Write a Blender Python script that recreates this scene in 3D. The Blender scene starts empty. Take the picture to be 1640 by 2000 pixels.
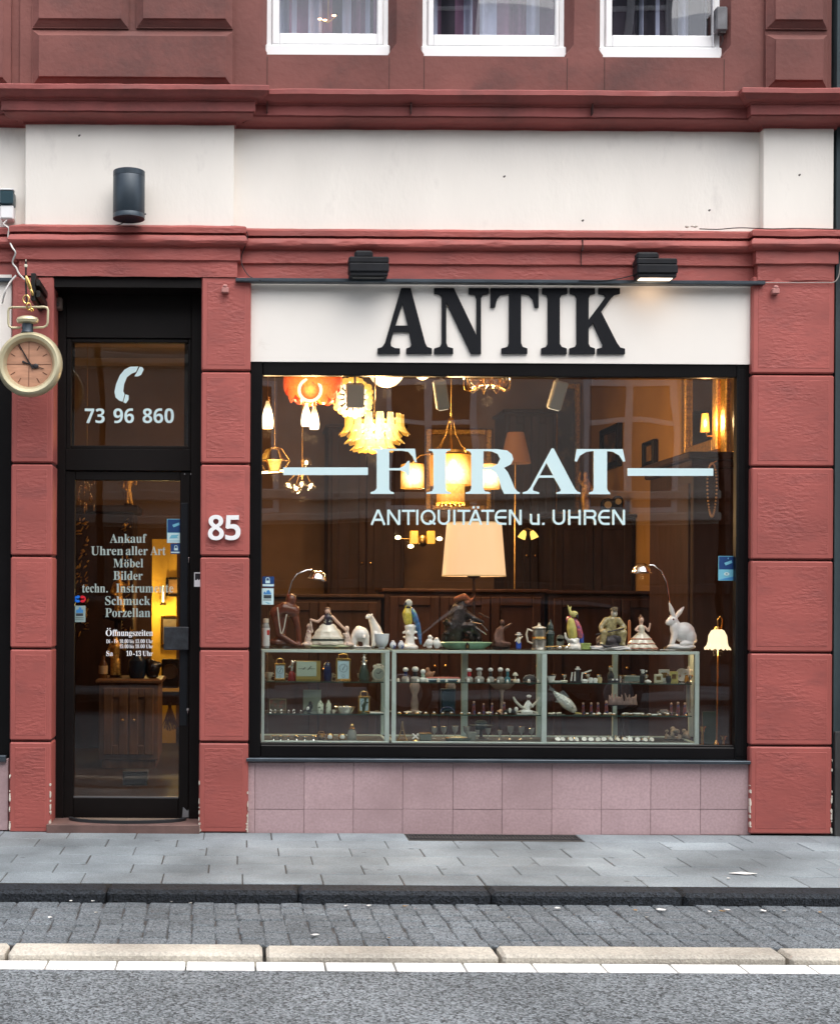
import bpy, bmesh, math, random
from mathutils import Vector, Matrix, Euler, noise
random.seed(11)
S = bpy.context.scene; C = S.collection
R = math.radians

# ------------------------------------------------------------------ camera
D, F, CX, CY, ROLL, ZC = 8.0, 2640.0, 470.0, 1165.0, R(0.33), 1.40
cd = bpy.data.cameras.new('camera'); cam = bpy.data.objects.new('camera', cd); C.objects.link(cam)
cam.location = (0, -D, ZC)
cam.rotation_euler = (Matrix.Rotation(R(90), 4, 'X') @ Matrix.Rotation(ROLL, 4, 'Z')).to_euler()
cd.sensor_fit = 'VERTICAL'; cd.sensor_height = 36; cd.sensor_width = 36
cd.lens = 36 * F / 2000
cd.shift_x = (820 - CX) / 2000; cd.shift_y = -(1000 - CY) / 2000
cd.clip_start = 0.05; cd.clip_end = 400
S.camera = cam

# ------------------------------------------------------------------ sky, sun, exposure
SUN_EL, SUN_AZ = 62, 155          # sun high over the far side of the street, from the right
w = bpy.data.worlds.new('World'); S.world = w; w.use_nodes = True
nt = w.node_tree; nt.nodes.clear()
sky = nt.nodes.new('ShaderNodeTexSky'); sky.sky_type = 'NISHITA'; sky.sun_disc = False
sky.sun_elevation = R(SUN_EL); sky.sun_rotation = R(SUN_AZ); sky.dust_density = 3; sky.ozone_density = 1
hs = nt.nodes.new('ShaderNodeHueSaturation'); hs.inputs['Saturation'].default_value = 0.45
bg = nt.nodes.new('ShaderNodeBackground'); bg.inputs['Strength'].default_value = 0.15
wo = nt.nodes.new('ShaderNodeOutputWorld')
nt.links.new(sky.outputs[0], hs.inputs['Color']); nt.links.new(hs.outputs[0], bg.inputs[0]); nt.links.new(bg.outputs[0], wo.inputs[0])
sd = bpy.data.lights.new('sun', 'SUN'); sd.energy = 0.9; sd.angle = R(80); sd.color = (1, .96, .9)
sun = bpy.data.objects.new('sun', sd); C.objects.link(sun); sun.location = (4, -10, 12)
az = R(SUN_AZ); el = R(SUN_EL)
sun.rotation_euler = Vector((-math.sin(az) * math.cos(el), -math.cos(az) * math.cos(el), -math.sin(el))).to_track_quat('-Z', 'Y').to_euler()
S.view_settings.view_transform = 'Standard'; S.view_settings.look = 'None'; S.view_settings.gamma = 1
S.view_settings.exposure = 1.18
S.render.engine = 'CYCLES'
cy = S.cycles
cy.max_bounces = 7; cy.diffuse_bounces = 3; cy.glossy_bounces = 4; cy.transmission_bounces = 4; cy.transparent_max_bounces = 24
cy.use_denoising = True; cy.caustics_reflective = False; cy.caustics_refractive = False; cy.sample_clamp_indirect = 4
cy.use_adaptive_sampling = True; cy.adaptive_threshold = 0.015

# ------------------------------------------------------------------ pixel <-> world
def P(px, py, Y=0.0):
    dx, dy = px - CX, py - CY
    c, s = math.cos(ROLL), math.sin(ROLL)
    d = (D + Y) / F
    return Vector(((dx * c + dy * s) * d, Y, ZC - (-dx * s + dy * c) * d))
def X(px, Y=0.0, py=1000): return P(px, py, Y).x
def Z(py, Y=0.0, px=820): return P(px, py, Y).z
def sc(Y): return (D + Y) / F

# ------------------------------------------------------------------ materials
MATS = {}
def mat(name, col, rough=.5, metal=0., var=.0, vs=4., bump=0., bs=60., spec=.5, emit=None, es=0., stretch=None, col2=None, c2s=2., c2lo=.5, c2hi=.65, coat=0, alpha=1., detail=4., sub=0, bmask=0.):
    if name in MATS: return MATS[name]
    m = bpy.data.materials.new(name); m.use_nodes = True; MATS[name] = m
    n = m.node_tree.nodes; l = m.node_tree.links; b = n['Principled BSDF']
    b.inputs['Base Color'].default_value = (*col, 1); b.inputs['Roughness'].default_value = rough; b.inputs['Metallic'].default_value = metal
    b.inputs['Specular IOR Level'].default_value = spec; b.inputs['Coat Weight'].default_value = coat
    if sub: b.inputs['Subsurface Weight'].default_value = sub
    if emit: b.inputs['Emission Color'].default_value = (*emit, 1); b.inputs['Emission Strength'].default_value = es
    tc = n.new('ShaderNodeTexCoord'); src = tc.outputs['Object']
    if stretch:
        mp = n.new('ShaderNodeMapping'); mp.inputs['Scale'].default_value = stretch; l.new(src, mp.inputs[0]); src = mp.outputs[0]
    out = None
    if var or col2:
        t = n.new('ShaderNodeTexNoise'); t.inputs['Scale'].default_value = vs; t.inputs['Detail'].default_value = 6; l.new(src, t.inputs['Vector'])
        mx = n.new('ShaderNodeMix'); mx.data_type = 'RGBA'; mx.blend_type = 'MULTIPLY'; mx.inputs[0].default_value = 1
        rp = n.new('ShaderNodeMapRange'); rp.inputs[1].default_value = .3; rp.inputs[2].default_value = .7; rp.inputs[3].default_value = 1 - var; rp.inputs[4].default_value = 1 + var
        l.new(t.outputs[0], rp.inputs[0]); mx.inputs[6].default_value = (*col, 1)
        at = n.new('ShaderNodeAttribute'); at.attribute_name = 'tone'; ad = n.new('ShaderNodeMath'); ad.operation = 'ADD'; ad.inputs[1].default_value = 1; l.new(at.outputs['Fac'], ad.inputs[0])
        mt = n.new('ShaderNodeMath'); mt.operation = 'MULTIPLY'; l.new(rp.outputs[0], mt.inputs[0]); l.new(ad.outputs[0], mt.inputs[1]); l.new(mt.outputs[0], mx.inputs[7]); out = mx.outputs[2]
        if col2:
            t2 = n.new('ShaderNodeTexNoise'); t2.inputs['Scale'].default_value = c2s; t2.inputs['Detail'].default_value = 8; t2.inputs['Roughness'].default_value = .65; l.new(src, t2.inputs['Vector'])
            r2 = n.new('ShaderNodeMapRange'); r2.inputs[1].default_value = c2lo; r2.inputs[2].default_value = c2hi; l.new(t2.outputs[0], r2.inputs[0])
            m2 = n.new('ShaderNodeMix'); m2.data_type = 'RGBA'; l.new(r2.outputs[0], m2.inputs[0]); l.new(out, m2.inputs[6]); m2.inputs[7].default_value = (*col2, 1); out = m2.outputs[2]
        l.new(out, b.inputs['Base Color'])
    if bump:
        t3 = n.new('ShaderNodeTexNoise'); t3.inputs['Scale'].default_value = bs; t3.inputs['Detail'].default_value = detail; l.new(src, t3.inputs['Vector'])
        bp = n.new('ShaderNodeBump'); bp.inputs['Strength'].default_value = bump; bp.inputs['Distance'].default_value = .01; l.new(t3.outputs[0], bp.inputs['Height']); l.new(bp.outputs[0], b.inputs['Normal'])
        if bmask:
            t4 = n.new('ShaderNodeTexNoise'); t4.inputs['Scale'].default_value = bmask; t4.inputs['Detail'].default_value = 3; l.new(tc.outputs['Object'], t4.inputs['Vector'])
            r4 = n.new('ShaderNodeMapRange'); r4.inputs[1].default_value = .38; r4.inputs[2].default_value = .64; r4.inputs[3].default_value = bump * .15; r4.inputs[4].default_value = bump * 1.3; l.new(t4.outputs[0], r4.inputs[0]); l.new(r4.outputs[0], bp.inputs['Strength'])
    return m

def glass(name, tint=(1, 1, 1), refl=.05, rough=0., ripple=0.):
    """window glass: clear sheet that mirrors a little, more at a slant"""
    m = bpy.data.materials.new(name); m.use_nodes = True; MATS[name] = m
    n = m.node_tree.nodes; l = m.node_tree.links; n.clear()
    o = n.new('ShaderNodeOutputMaterial'); t = n.new('ShaderNodeBsdfTransparent'); t.inputs[0].default_value = (*tint, 1)
    g = n.new('ShaderNodeBsdfGlossy'); g.inputs['Roughness'].default_value = rough; g.inputs[0].default_value = (1, 1, 1, 1)
    lw = n.new('ShaderNodeLayerWeight'); lw.inputs[0].default_value = .5
    pw = n.new('ShaderNodeMath'); pw.operation = 'POWER'; pw.inputs[1].default_value = 4; l.new(lw.outputs['Facing'], pw.inputs[0])
    mr = n.new('ShaderNodeMapRange'); mr.inputs[3].default_value = refl; mr.inputs[4].default_value = .9; l.new(pw.outputs[0], mr.inputs[0])
    mx = n.new('ShaderNodeMixShader'); l.new(mr.outputs[0], mx.inputs[0]); l.new(t.outputs[0], mx.inputs[1]); l.new(g.outputs[0], mx.inputs[2]); l.new(mx.outputs[0], o.inputs[0])
    if ripple:
        tc = n.new('ShaderNodeTexCoord'); tn = n.new('ShaderNodeTexNoise'); tn.inputs['Scale'].default_value = 1.3; tn.inputs['Detail'].default_value = 1
        l.new(tc.outputs['Object'], tn.inputs['Vector'])
        bp = n.new('ShaderNodeBump'); bp.inputs['Strength'].default_value = ripple; bp.inputs['Distance'].default_value = .02
        l.new(tn.outputs[0], bp.inputs['Height']); l.new(bp.outputs[0], g.inputs['Normal'])
    return m

RED = mat('red_paint', (.35, .083, .070), .6, var=.16, vs=1.7, bump=.6, bs=24, stretch=(1, 1, 2.4), col2=(.235, .062, .056), c2s=3.6, c2lo=.5, c2hi=.78, detail=8, bmask=4.5)
CORN = mat('red_cornice_paint', (.29, .070, .062), .65, var=.2, vs=2.2, bump=.35, bs=26, col2=(.15, .045, .040), c2s=3.5, c2lo=.5, c2hi=.78, bmask=5)
SAND = mat('red_sandstone', (.178, .066, .056), .85, var=.25, vs=2.0, bump=.35, bs=30, col2=(.075, .042, .04), c2s=1.6, c2lo=.5, c2hi=.75, detail=8)
REDS = mat('red_paint_margin', (.365, .090, .076), .55, var=.10, vs=2.5, bump=.12, bs=30, col2=(.27, .07, .062), c2s=4, c2lo=.52, c2hi=.8)
PLAS = mat('cream_plaster', (.86, .815, .745), .8, var=.06, vs=1.3, bump=.2, bs=26, stretch=(1.6, 1, .7), col2=(.64, .595, .55), c2s=2.6, c2lo=.58, c2hi=.85, bmask=3)
BOARD = mat('white_sign_board', (.86, .82, .76), .6, var=.04, vs=1.4, bump=.08, bs=14, col2=(.62, .56, .5), c2s=3, c2lo=.66, c2hi=.85)
PLIN = mat('mauve_stone', (.43, .30, .312), .5, var=.12, vs=70, bump=.1, bs=120, col2=(.31, .21, .215), c2s=1.9, c2lo=.48, c2hi=.8)
CHIP = mat('chipped_plaster', (.62, .56, .48), .9, var=.2, vs=20, bump=.3, bs=60)
BLACK = mat('black_frame_paint', (.0045, .004, .0045), .35, var=.3, vs=3, spec=.22)
BROWNB = mat('dark_brown_frame', (.005, .0036, .0034), .45, var=.3, vs=3, bump=.05, bs=20, spec=.2)
LETB = mat('black_letters', (.006, .007, .010), .6, spec=.2)
WHITE = mat('white_window_paint', (.84, .84, .84), .4, var=.03, vs=6)
STEP = mat('brown_doorstep', (.13, .075, .065), .75, var=.25, vs=8, bump=.3, bs=50)
ZINC = mat('zinc_strip', (.09, .11, .13), .35, .8, var=.2, vs=5)
GREYBLUE = mat('bluegrey_lamp_metal', (.035, .05, .065), .38, .3, var=.12, vs=6)
SLATE = mat('slate_neighbour_wall', (.055, .08, .09), .8, var=.25, vs=2, bump=.2, bs=20)
WGLASS = glass('shop_window_glass', (.985, .99, .985), .068, 0, .12)
DGLASS = glass('door_glass', (.80, .80, .80), .04, 0, .14)
UGLASS = glass('upper_window_glass', (.98, .98, .98), .05, 0, .15)
CGLASS = glass('case_glass', (.972, .993, .983), .018)
SGLASS = mat('shelf_glass_edge', (.03, .07, .06), .15)
LETW = mat('frosted_white_lettering', (.62, .80, .82), .45, emit=None)
LETW2 = mat('pale_lettering', (.34, .42, .40), .5)
LETW3 = mat('white_lettering', (.85, .87, .9), .5)

# ------------------------------------------------------------------ mesh builder
class B:
    """collects shapes, then links them as ONE mesh object"""
    def __init__(s): s.v = []; s.f = []; s.m = []; s.i = 0; s.tone = None; s.tones = []
    def add(s, vs, fs):
        o = len(s.v); s.v += [Vector(v) for v in vs]; s.f += [tuple(o + k for k in f) for f in fs]; s.m += [s.i] * len(fs); s.tones += [s.tone] * len(fs)
    def box(s, x0, x1, y0, y1, z0, z1, c=0., rot=None, at=None):
        if x0 > x1: x0, x1 = x1, x0
        if y0 > y1: y0, y1 = y1, y0
        if z0 > z1: z0, z1 = z1, z0
        c = min(c, (x1 - x0) * .45, (y1 - y0) * .45, (z1 - z0) * .45)
        xs, ys, zs = (x0, x1), (y0, y1), (z0, z1)
        if c <= 0:
            vs = [(x, y, z) for x in xs for y in ys for z in zs]
            fs = [(0, 1, 3, 2), (4, 6, 7, 5), (0, 4, 5, 1), (2, 3, 7, 6), (0, 2, 6, 4), (1, 5, 7, 3)]
        else:
            vs = []; ix = {}
            for a in (0, 1):
                for b in (0, 1):
                    for d in (0, 1):
                        sx, sy, sz = (1 - 2 * a) * c, (1 - 2 * b) * c, (1 - 2 * d) * c
                        for k in range(3):
                            ix[a, b, d, k] = len(vs)
                            vs.append((xs[a] + (sx if k != 0 else 0), ys[b] + (sy if k != 1 else 0), zs[d] + (sz if k != 2 else 0)))
            fs = []
            for a in (0, 1): fs.append([ix[a, 0, 0, 0], ix[a, 1, 0, 0], ix[a, 1, 1, 0], ix[a, 0, 1, 0]])
            for b in (0, 1): fs.append([ix[0, b, 0, 1], ix[1, b, 0, 1], ix[1, b, 1, 1], ix[0, b, 1, 1]])
            for d in (0, 1): fs.append([ix[0, 0, d, 2], ix[1, 0, d, 2], ix[1, 1, d, 2], ix[0, 1, d, 2]])
            for a in (0, 1):
                for b in (0, 1): fs.append([ix[a, b, 0, 0], ix[a, b, 1, 0], ix[a, b, 1, 1], ix[a, b, 0, 1]])
            for a in (0, 1):
                for d in (0, 1): fs.append([ix[a, 0, d, 0], ix[a, 1, d, 0], ix[a, 1, d, 2], ix[a, 0, d, 2]])
            for b in (0, 1):
                for d in (0, 1): fs.append([ix[0, b, d, 1], ix[1, b, d, 1], ix[1, b, d, 2], ix[0, b, d, 2]])
            for a in (0, 1):
                for b in (0, 1):
                    for d in (0, 1): fs.append([ix[a, b, d, k] for k in range(3)])
        if rot is not None:
            cc = Vector(at) if at is not None else Vector(((x0 + x1) / 2, (y0 + y1) / 2, (z0 + z1) / 2)); M = Euler([R(t) for t in rot]).to_matrix()
            vs = [M @ (Vector(v) - cc) + cc for v in vs]
        s.add(vs, fs)
    def lathe(s, prof, at=(0, 0, 0), seg=20, rot=None, sq=None):
        """profile [(radius, height)] turned about z"""
        at = Vector(at); M = Euler([R(t) for t in rot]).to_matrix() if rot else None
        vs = []; n = len(prof)
        for k in range(seg):
            a = 2 * math.pi * k / seg
            for r, h in prof:
                rr = max(r, 1e-5)
                v = Vector((rr * math.cos(a), rr * math.sin(a) * (sq or 1), h)); vs.append((M @ v if M else v) + at)
        fs = []
        for k in range(seg):
            q = (k + 1) % seg
            for j in range(n - 1): fs.append((k * n + j, q * n + j, q * n + j + 1, k * n + j + 1))
        if prof[0] != prof[-1] and prof[0][0] > 1e-4: fs.append(tuple(k * n for k in range(seg)))
        if prof[0] != prof[-1] and prof[-1][0] > 1e-4: fs.append(tuple(k * n + n - 1 for k in range(seg)))
        s.add(vs, fs)
    def tube(s, pts, r, seg=8, closed=False):
        pts = [Vector(p) for p in pts]; n = len(pts); rs = r if isinstance(r, (list, tuple)) else [r] * n
        vs = []; up = None
        for i, p in enumerate(pts):
            if closed: t = pts[(i + 1) % n] - pts[i - 1]
            else: t = pts[min(i + 1, n - 1)] - pts[max(i - 1, 0)]
            t.normalize()
            if up is None:
                up = Vector((0, 0, 1)) if abs(t.z) < .9 else Vector((0, 1, 0))
            a = (up - t * up.dot(t))
            if a.length < 1e-5: a = t.orthogonal()
            a.normalize(); up = a; b = t.cross(a)
            for k in range(seg):
                q = 2 * math.pi * k / seg; vs.append(p + (a * math.cos(q) + b * math.sin(q)) * rs[i])
        fs = []
        for i in range(n if closed else n - 1):
            j = (i + 1) % n
            for k in range(seg):
                q = (k + 1) % seg; fs.append((i * seg + k, i * seg + q, j * seg + q, j * seg + k))
        if not closed: fs += [tuple(range(seg)), tuple((n - 1) * seg + k for k in range(seg))]
        s.add(vs, fs)
    def ell(s, c, r, rot=None, seg=14, rings=9):
        c = Vector(c); r = (r, r, r) if not isinstance(r, (list, tuple)) else r
        M = Euler([R(t) for t in rot]).to_matrix() if rot else None
        vs = [Vector((0, 0, -r[2]))]; fs = []
        for i in range(1, rings):
            t = -math.pi / 2 + math.pi * i / rings
            for k in range(seg):
                a = 2 * math.pi * k / seg; vs.append(Vector((r[0] * math.cos(t) * math.cos(a), r[1] * math.cos(t) * math.sin(a), r[2] * math.sin(t))))
        vs.append(Vector((0, 0, r[2]))); top = len(vs) - 1
        for k in range(seg):
            q = (k + 1) % seg; fs.append((0, 1 + q, 1 + k))
            for i in range(rings - 2): fs.append((1 + i * seg + k, 1 + i * seg + q, 1 + (i + 1) * seg + q, 1 + (i + 1) * seg + k))
            fs.append((top, 1 + (rings - 2) * seg + k, 1 + (rings - 2) * seg + q))
        s.add([(M @ v if M else v) + c for v in vs], fs)
    def cap(s, a, ra, b, rb):
        """tapered limb with round ends"""
        a = Vector(a); b = Vector(b)
        s.tube([a, b], [ra, rb], 10); s.ell(a, ra, seg=10, rings=7); s.ell(b, rb, seg=10, rings=7)
    def limb(s, pts):
        for (p, r), (q, r2) in zip(pts, pts[1:]): s.cap(p, r, q, r2)
    def prism(s, poly, y0, y1, holes=None):
        """outline in x,z given a thickness in y"""
        n = len(poly); vs = [(x, y0, z) for x, z in poly] + [(x, y1, z) for x, z in poly]
        s.add(vs, [tuple(range(n)), tuple(range(n, 2 * n))] + [(k, (k + 1) % n, n + (k + 1) % n, n + k) for k in range(n)])
    def ribbon(s, pts, w, y0, y1):
        """flat stroke of even width along a line of (x,z) points"""
        n = len(pts); pv = [Vector(p) for p in pts]; vs = []
        for i in range(n):
            ns = []
            for a, c in ((i - 1, i), (i, i + 1)):
                if a < 0 or c >= n: continue
                d = (pv[c] - pv[a]).normalized(); ns.append(Vector((-d.y, d.x)))
            nn = ns[0] if len(ns) == 1 else (ns[0] + ns[1]) / max(.4, 1 + ns[0].dot(ns[1]))
            for q in (1, -1):
                p = pv[i] + nn * (w / 2 * q); vs += [(p.x, y0, p.y), (p.x, y1, p.y)]
        fs = []
        for i in range(n - 1):
            a, c = 4 * i, 4 * i + 4
            fs += [(a, a + 2, c + 2, c), (a + 1, c + 1, c + 3, a + 3), (a, c, c + 1, a + 1), (a + 2, a + 3, c + 3, c + 2)]
        fs += [(0, 1, 3, 2), (4 * n - 4, 4 * n - 2, 4 * n - 1, 4 * n - 3)]
        s.add(vs, fs)
    def sweep(s, path, prof, ends=True):
        """mitred moulding: plan path [(x,y)], profile [(out,z)]; outward is to the right of travel"""
        n = len(path); m = len(prof); vs = []
        for i, p in enumerate(path):
            p = Vector(p); ns = []
            for a, b in ((i - 1, i), (i, i + 1)):
                if a < 0 or b >= n: continue
                d = (Vector(path[b]) - Vector(path[a])).normalized(); ns.append(Vector((d.y, -d.x)))
            nn = ns[0] if len(ns) == 1 else (ns[0] + ns[1]) / (1 + ns[0].dot(ns[1]))
            for o, z in prof: q = p + nn * o; vs.append((q.x, q.y, z))
        fs = [(i * m + j, (i + 1) * m + j, (i + 1) * m + j + 1, i * m + j + 1) for i in range(n - 1) for j in range(m - 1)]
        if ends: fs += [tuple(range(m)), tuple((n - 1) * m + j for j in range(m))]
        s.add(vs, fs)
    def build(s, name, mats, parent=None, o=(0, 0, 0), sca=1., smooth=35, remesh=0, link=True, label=None, recalc=True):
        me = bpy.data.meshes.new(name)
        me.from_pydata([v * sca for v in s.v], [], s.f)
        if not isinstance(mats, (list, tuple)): mats = [mats]
        for m in mats: me.materials.append(m)
        me.polygons.foreach_set('material_index', s.m)
        if s.tones and s.tones[0] is not None:
            at = me.attributes.new('tone', 'FLOAT', 'FACE'); at.data.foreach_set('value', s.tones)
        if recalc:
            bm = bmesh.new(); bm.from_mesh(me); bmesh.ops.recalc_face_normals(bm, faces=bm.faces); bm.to_mesh(me); bm.free()
        ob = bpy.data.objects.new(name, me); C.objects.link(ob)
        if remesh:
            md = ob.modifiers.new('r', 'REMESH'); md.mode = 'VOXEL'; md.voxel_size = remesh * sca; md.use_smooth_shade = True
            ms = ob.modifiers.new('s', 'SMOOTH'); ms.factor = .5; ms.iterations = 3
            dg = bpy.context.evaluated_depsgraph_get(); me2 = bpy.data.meshes.new_from_object(ob.evaluated_get(dg))
            ob.modifiers.clear(); ob.data = me2; bpy.data.meshes.remove(me); me = me2; me.name = name
            if not me.materials: me.materials.append(mats[0])
            me.polygons.foreach_set('use_smooth', [True] * len(me.polygons))
        elif smooth:
            me.polygons.foreach_set('use_smooth', [True] * len(me.polygons)); me.set_sharp_from_angle(angle=R(smooth))
        if parent is not None: ob.parent = parent
        else: ob.location = o
        if label: ob['label'] = label
        return ob

def tag(o, label, cat, group=None, kind=None):
    if label: o['label'] = label
    if cat: o['category'] = cat
    if group: o['group'] = group
    if kind: o['kind'] = kind
    return o
def thing(name, label, cat, o=(0, 0, 0), group=None):
    e = bpy.data.objects.new(name, None); C.objects.link(e); e.location = o; e.empty_display_size = .1
    return tag(e, label, cat, group)
def structure(b, name, m, **k):
    o = b.build(name, m, **k); o['kind'] = 'structure'; return o
def dup(root, loc, label=None, rotz=None):
    r = root.copy(); C.objects.link(r); r.location = loc
    if rotz is not None: r.rotation_euler.z = rotz
    if label: r['label'] = label
    for ch in list(root.children):
        c = ch.copy(); C.objects.link(c); c.parent = r
        for g in list(ch.children):
            d = g.copy(); C.objects.link(d); d.parent = c
    return r
def plamp(parent, loc, power, col=(1, .62, .28), rad=.04):
    """the light a lit bulb gives off"""
    l = bpy.data.lights.new('bulb_light', 'POINT'); l.energy = power * .85; l.color = col; l.shadow_soft_size = rad
    o = bpy.data.objects.new('bulb_light', l); C.objects.link(o); o.parent = parent; o.location = loc
    return o

def outline(polys, name, m, parent, depth, conv, Y):
    """flat filled shape from outlines (first winding rules), given thickness"""
    cu = bpy.data.curves.new(name, 'CURVE'); cu.dimensions = '2D'; cu.fill_mode = 'BOTH'; cu.extrude = depth / 2
    for poly in polys:
        sp = cu.splines.new('POLY'); sp.points.add(len(poly) - 1); sp.use_cyclic_u = True
        for k, (a, b) in enumerate(poly):
            x, z = conv(a, b); sp.points[k].co = (x, z, 0, 1)
    return curve_mesh(cu, name, m, parent, Y)
def curve_mesh(cu, name, m, parent, Y, fix=None):
    t = bpy.data.objects.new(name, cu); C.objects.link(t)
    dg = bpy.context.evaluated_depsgraph_get(); me = bpy.data.meshes.new_from_object(t.evaluated_get(dg))
    C.objects.unlink(t); bpy.data.objects.remove(t)
    if fix: fix(me)
    for v in me.vertices: x, y, z = v.co; v.co = (x, Y - z, y)
    me.materials.clear(); me.materials.append(m); me.name = name
    me.polygons.foreach_set('use_smooth', [False] * len(me.polygons)); me.update()
    ob = bpy.data.objects.new(name, me); C.objects.link(ob)
    if parent is not None: ob.parent = parent
    return ob
def mb(s, up, lo, dig):
    return ''.join(chr(up + ord(c) - 65) if 'A' <= c <= 'Z' else chr(lo + ord(c) - 97) if 'a' <= c <= 'z' else chr(dig + int(c)) if c.isdigit() else c for c in s)
def serif(s): return mb(s, 0x1D400, 0x1D41A, 0x1D7CE)
def sans(s): return mb(s, 0x1D5D4, 0x1D5EE, 0x1D7EC)
def glyphs(body, depth=0., off=0., spacing=1.):
    cu = bpy.data.curves.new('lettering', 'FONT'); cu.body = body; cu.extrude = depth; cu.offset = off; cu.resolution_u = 4; cu.space_character = spacing
    t = bpy.data.objects.new('lettering', cu); C.objects.link(t)
    dg = bpy.context.evaluated_depsgraph_get(); me = bpy.data.meshes.new_from_object(t.evaluated_get(dg))
    C.objects.unlink(t); bpy.data.objects.remove(t); return me
def writing(lines, name, m, parent, Y, depth=.004, org=(0, 0, 0)):
    """lines: (text, px0, px1, baseline py, capital height px) -> one mesh of lettering at depth Y"""
    vs, fs = [], []
    for body, x0, x1, base, cap in lines:
        ref = glyphs('H' if ord(max(body)) < 0x10000 else (chr(0x1D407) if any(0x1D400 <= ord(c) < 0x1D434 or 0x1D7CE <= ord(c) < 0x1D7D8 for c in body) else chr(0x1D5DB)))
        ch = max(v.co.y for v in ref.vertices)
        me = glyphs(body, 1.); xs = [v.co.x for v in me.vertices]; a, b = min(xs), max(xs)
        wx0, wx1 = P(x0, base, Y).x, P(x1, base, Y).x; o = len(vs)
        for v in me.vertices:
            t = (v.co.x - a) / (b - a); px = x0 + (x1 - x0) * t
            p = P(px, base - v.co.y / ch * cap, Y)
            vs.append((p.x - org[0], Y - v.co.z * depth / 2 - org[1], p.z - org[2]))
        fs += [tuple(o + k for k in f.vertices) for f in me.polygons]
    me = bpy.data.meshes.new(name); me.from_pydata(vs, [], fs); me.materials.append(m)
    bm = bmesh.new(); bm.from_mesh(me); bmesh.ops.remove_doubles(bm, verts=bm.verts, dist=1e-6); bmesh.ops.recalc_face_normals(bm, faces=bm.faces); bm.to_mesh(me); bm.free()
    ob = bpy.data.objects.new(name, me); C.objects.link(ob)
    if parent is not None: ob.parent = parent
    return ob

# ================================================================== GROUND
def speckle(name, base, lo, hi, s1, bump, rough=.85, blotch=.18, spots=False):
    m = bpy.data.materials.new(name); m.use_nodes = True; MATS[name] = m
    n = m.node_tree.nodes; l = m.node_tree.links; b = n['Principled BSDF']; b.inputs['Roughness'].default_value = rough; b.inputs['Specular IOR Level'].default_value = .3
    tc = n.new('ShaderNodeTexCoord'); v = n.new('ShaderNodeTexVoronoi'); v.inputs['Scale'].default_value = s1; l.new(tc.outputs['Object'], v.inputs['Vector'])
    rp = n.new('ShaderNodeMapRange'); rp.inputs[1].default_value = 0; rp.inputs[2].default_value = 1; rp.inputs[3].default_value = lo; rp.inputs[4].default_value = hi
    sx = n.new('ShaderNodeSeparateColor'); l.new(v.outputs['Color'], sx.inputs[0]); l.new(sx.outputs[0], rp.inputs[0])
    t = n.new('ShaderNodeTexNoise'); t.inputs['Scale'].default_value = 1.3; t.inputs['Detail'].default_value = 7; l.new(tc.outputs['Object'], t.inputs['Vector'])
    r2 = n.new('ShaderNodeMapRange'); r2.inputs[1].default_value = .3; r2.inputs[2].default_value = .7; r2.inputs[3].default_value = 1 - blotch; r2.inputs[4].default_value = 1 + blotch; l.new(t.outputs[0], r2.inputs[0])
    mu = n.new('ShaderNodeMath'); mu.operation = 'MULTIPLY'; l.new(rp.outputs[0], mu.inputs[0]); l.new(r2.outputs[0], mu.inputs[1])
    if spots: # old trodden-in gum and drips
        v2 = n.new('ShaderNodeTexVoronoi'); v2.inputs['Scale'].default_value = 4.5; l.new(tc.outputs['Object'], v2.inputs['Vector'])
        cm = n.new('ShaderNodeMapRange'); cm.inputs[1].default_value = .06; cm.inputs[2].default_value = .10; cm.inputs[3].default_value = .62; cm.inputs[4].default_value = 1; l.new(v2.outputs['Distance'], cm.inputs[0])
        m9 = n.new('ShaderNodeMath'); m9.operation = 'MULTIPLY'; l.new(mu.outputs[0], m9.inputs[0]); l.new(cm.outputs[0], m9.inputs[1]); mu = m9
    at = n.new('ShaderNodeAttribute'); at.attribute_name = 'tone'; ad = n.new('ShaderNodeMath'); ad.operation = 'ADD'; ad.inputs[1].default_value = 1; l.new(at.outputs['Fac'], ad.inputs[0])
    m3 = n.new('ShaderNodeMath'); m3.operation = 'MULTIPLY'; l.new(mu.outputs[0], m3.inputs[0]); l.new(ad.outputs[0], m3.inputs[1])
    mx = n.new('ShaderNodeMix'); mx.data_type = 'RGBA'; mx.blend_type = 'MULTIPLY'; mx.inputs[0].default_value = 1; mx.inputs[6].default_value = (*base, 1); l.new(m3.outputs[0], mx.inputs[7]); l.new(mx.outputs[2], b.inputs['Base Color'])
    bp = n.new('ShaderNodeBump'); bp.inputs['Strength'].default_value = bump; bp.inputs['Distance'].default_value = .004; l.new(v.outputs['Distance'], bp.inputs['Height']); l.new(bp.outputs[0], b.inputs['Normal'])
    return m
ASPH = speckle('asphalt', (.120, .134, .144), .22, 2.15, 115, .9, blotch=.32)
SLAB = speckle('pavement_slab', (.205, .235, .252), .8, 1.2, 240, .3, blotch=.45, spots=True)
PAVE = speckle('strip_paver', (.125, .142, .155), .45, 1.75, 160, .8, blotch=.25)
BASALT = speckle('basalt_kerb', (.011, .0135, .017), .3, 2.6, 120, 1., rough=.75)
GRANITE = speckle('pale_granite', (.50, .465, .40), .82, 1.16, 120, .6, blotch=.4)
GUTTER = speckle('white_gutter_tile', (.86, .85, .82), .85, 1.1, 160, .2, blotch=.2)
JOINT = mat('joint_sand', (.05, .045, .04), .95, var=.4, vs=40)
MOSSJ = mat('strip_joint', (.062, .060, .060), .95, var=.4, vs=30)

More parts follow.
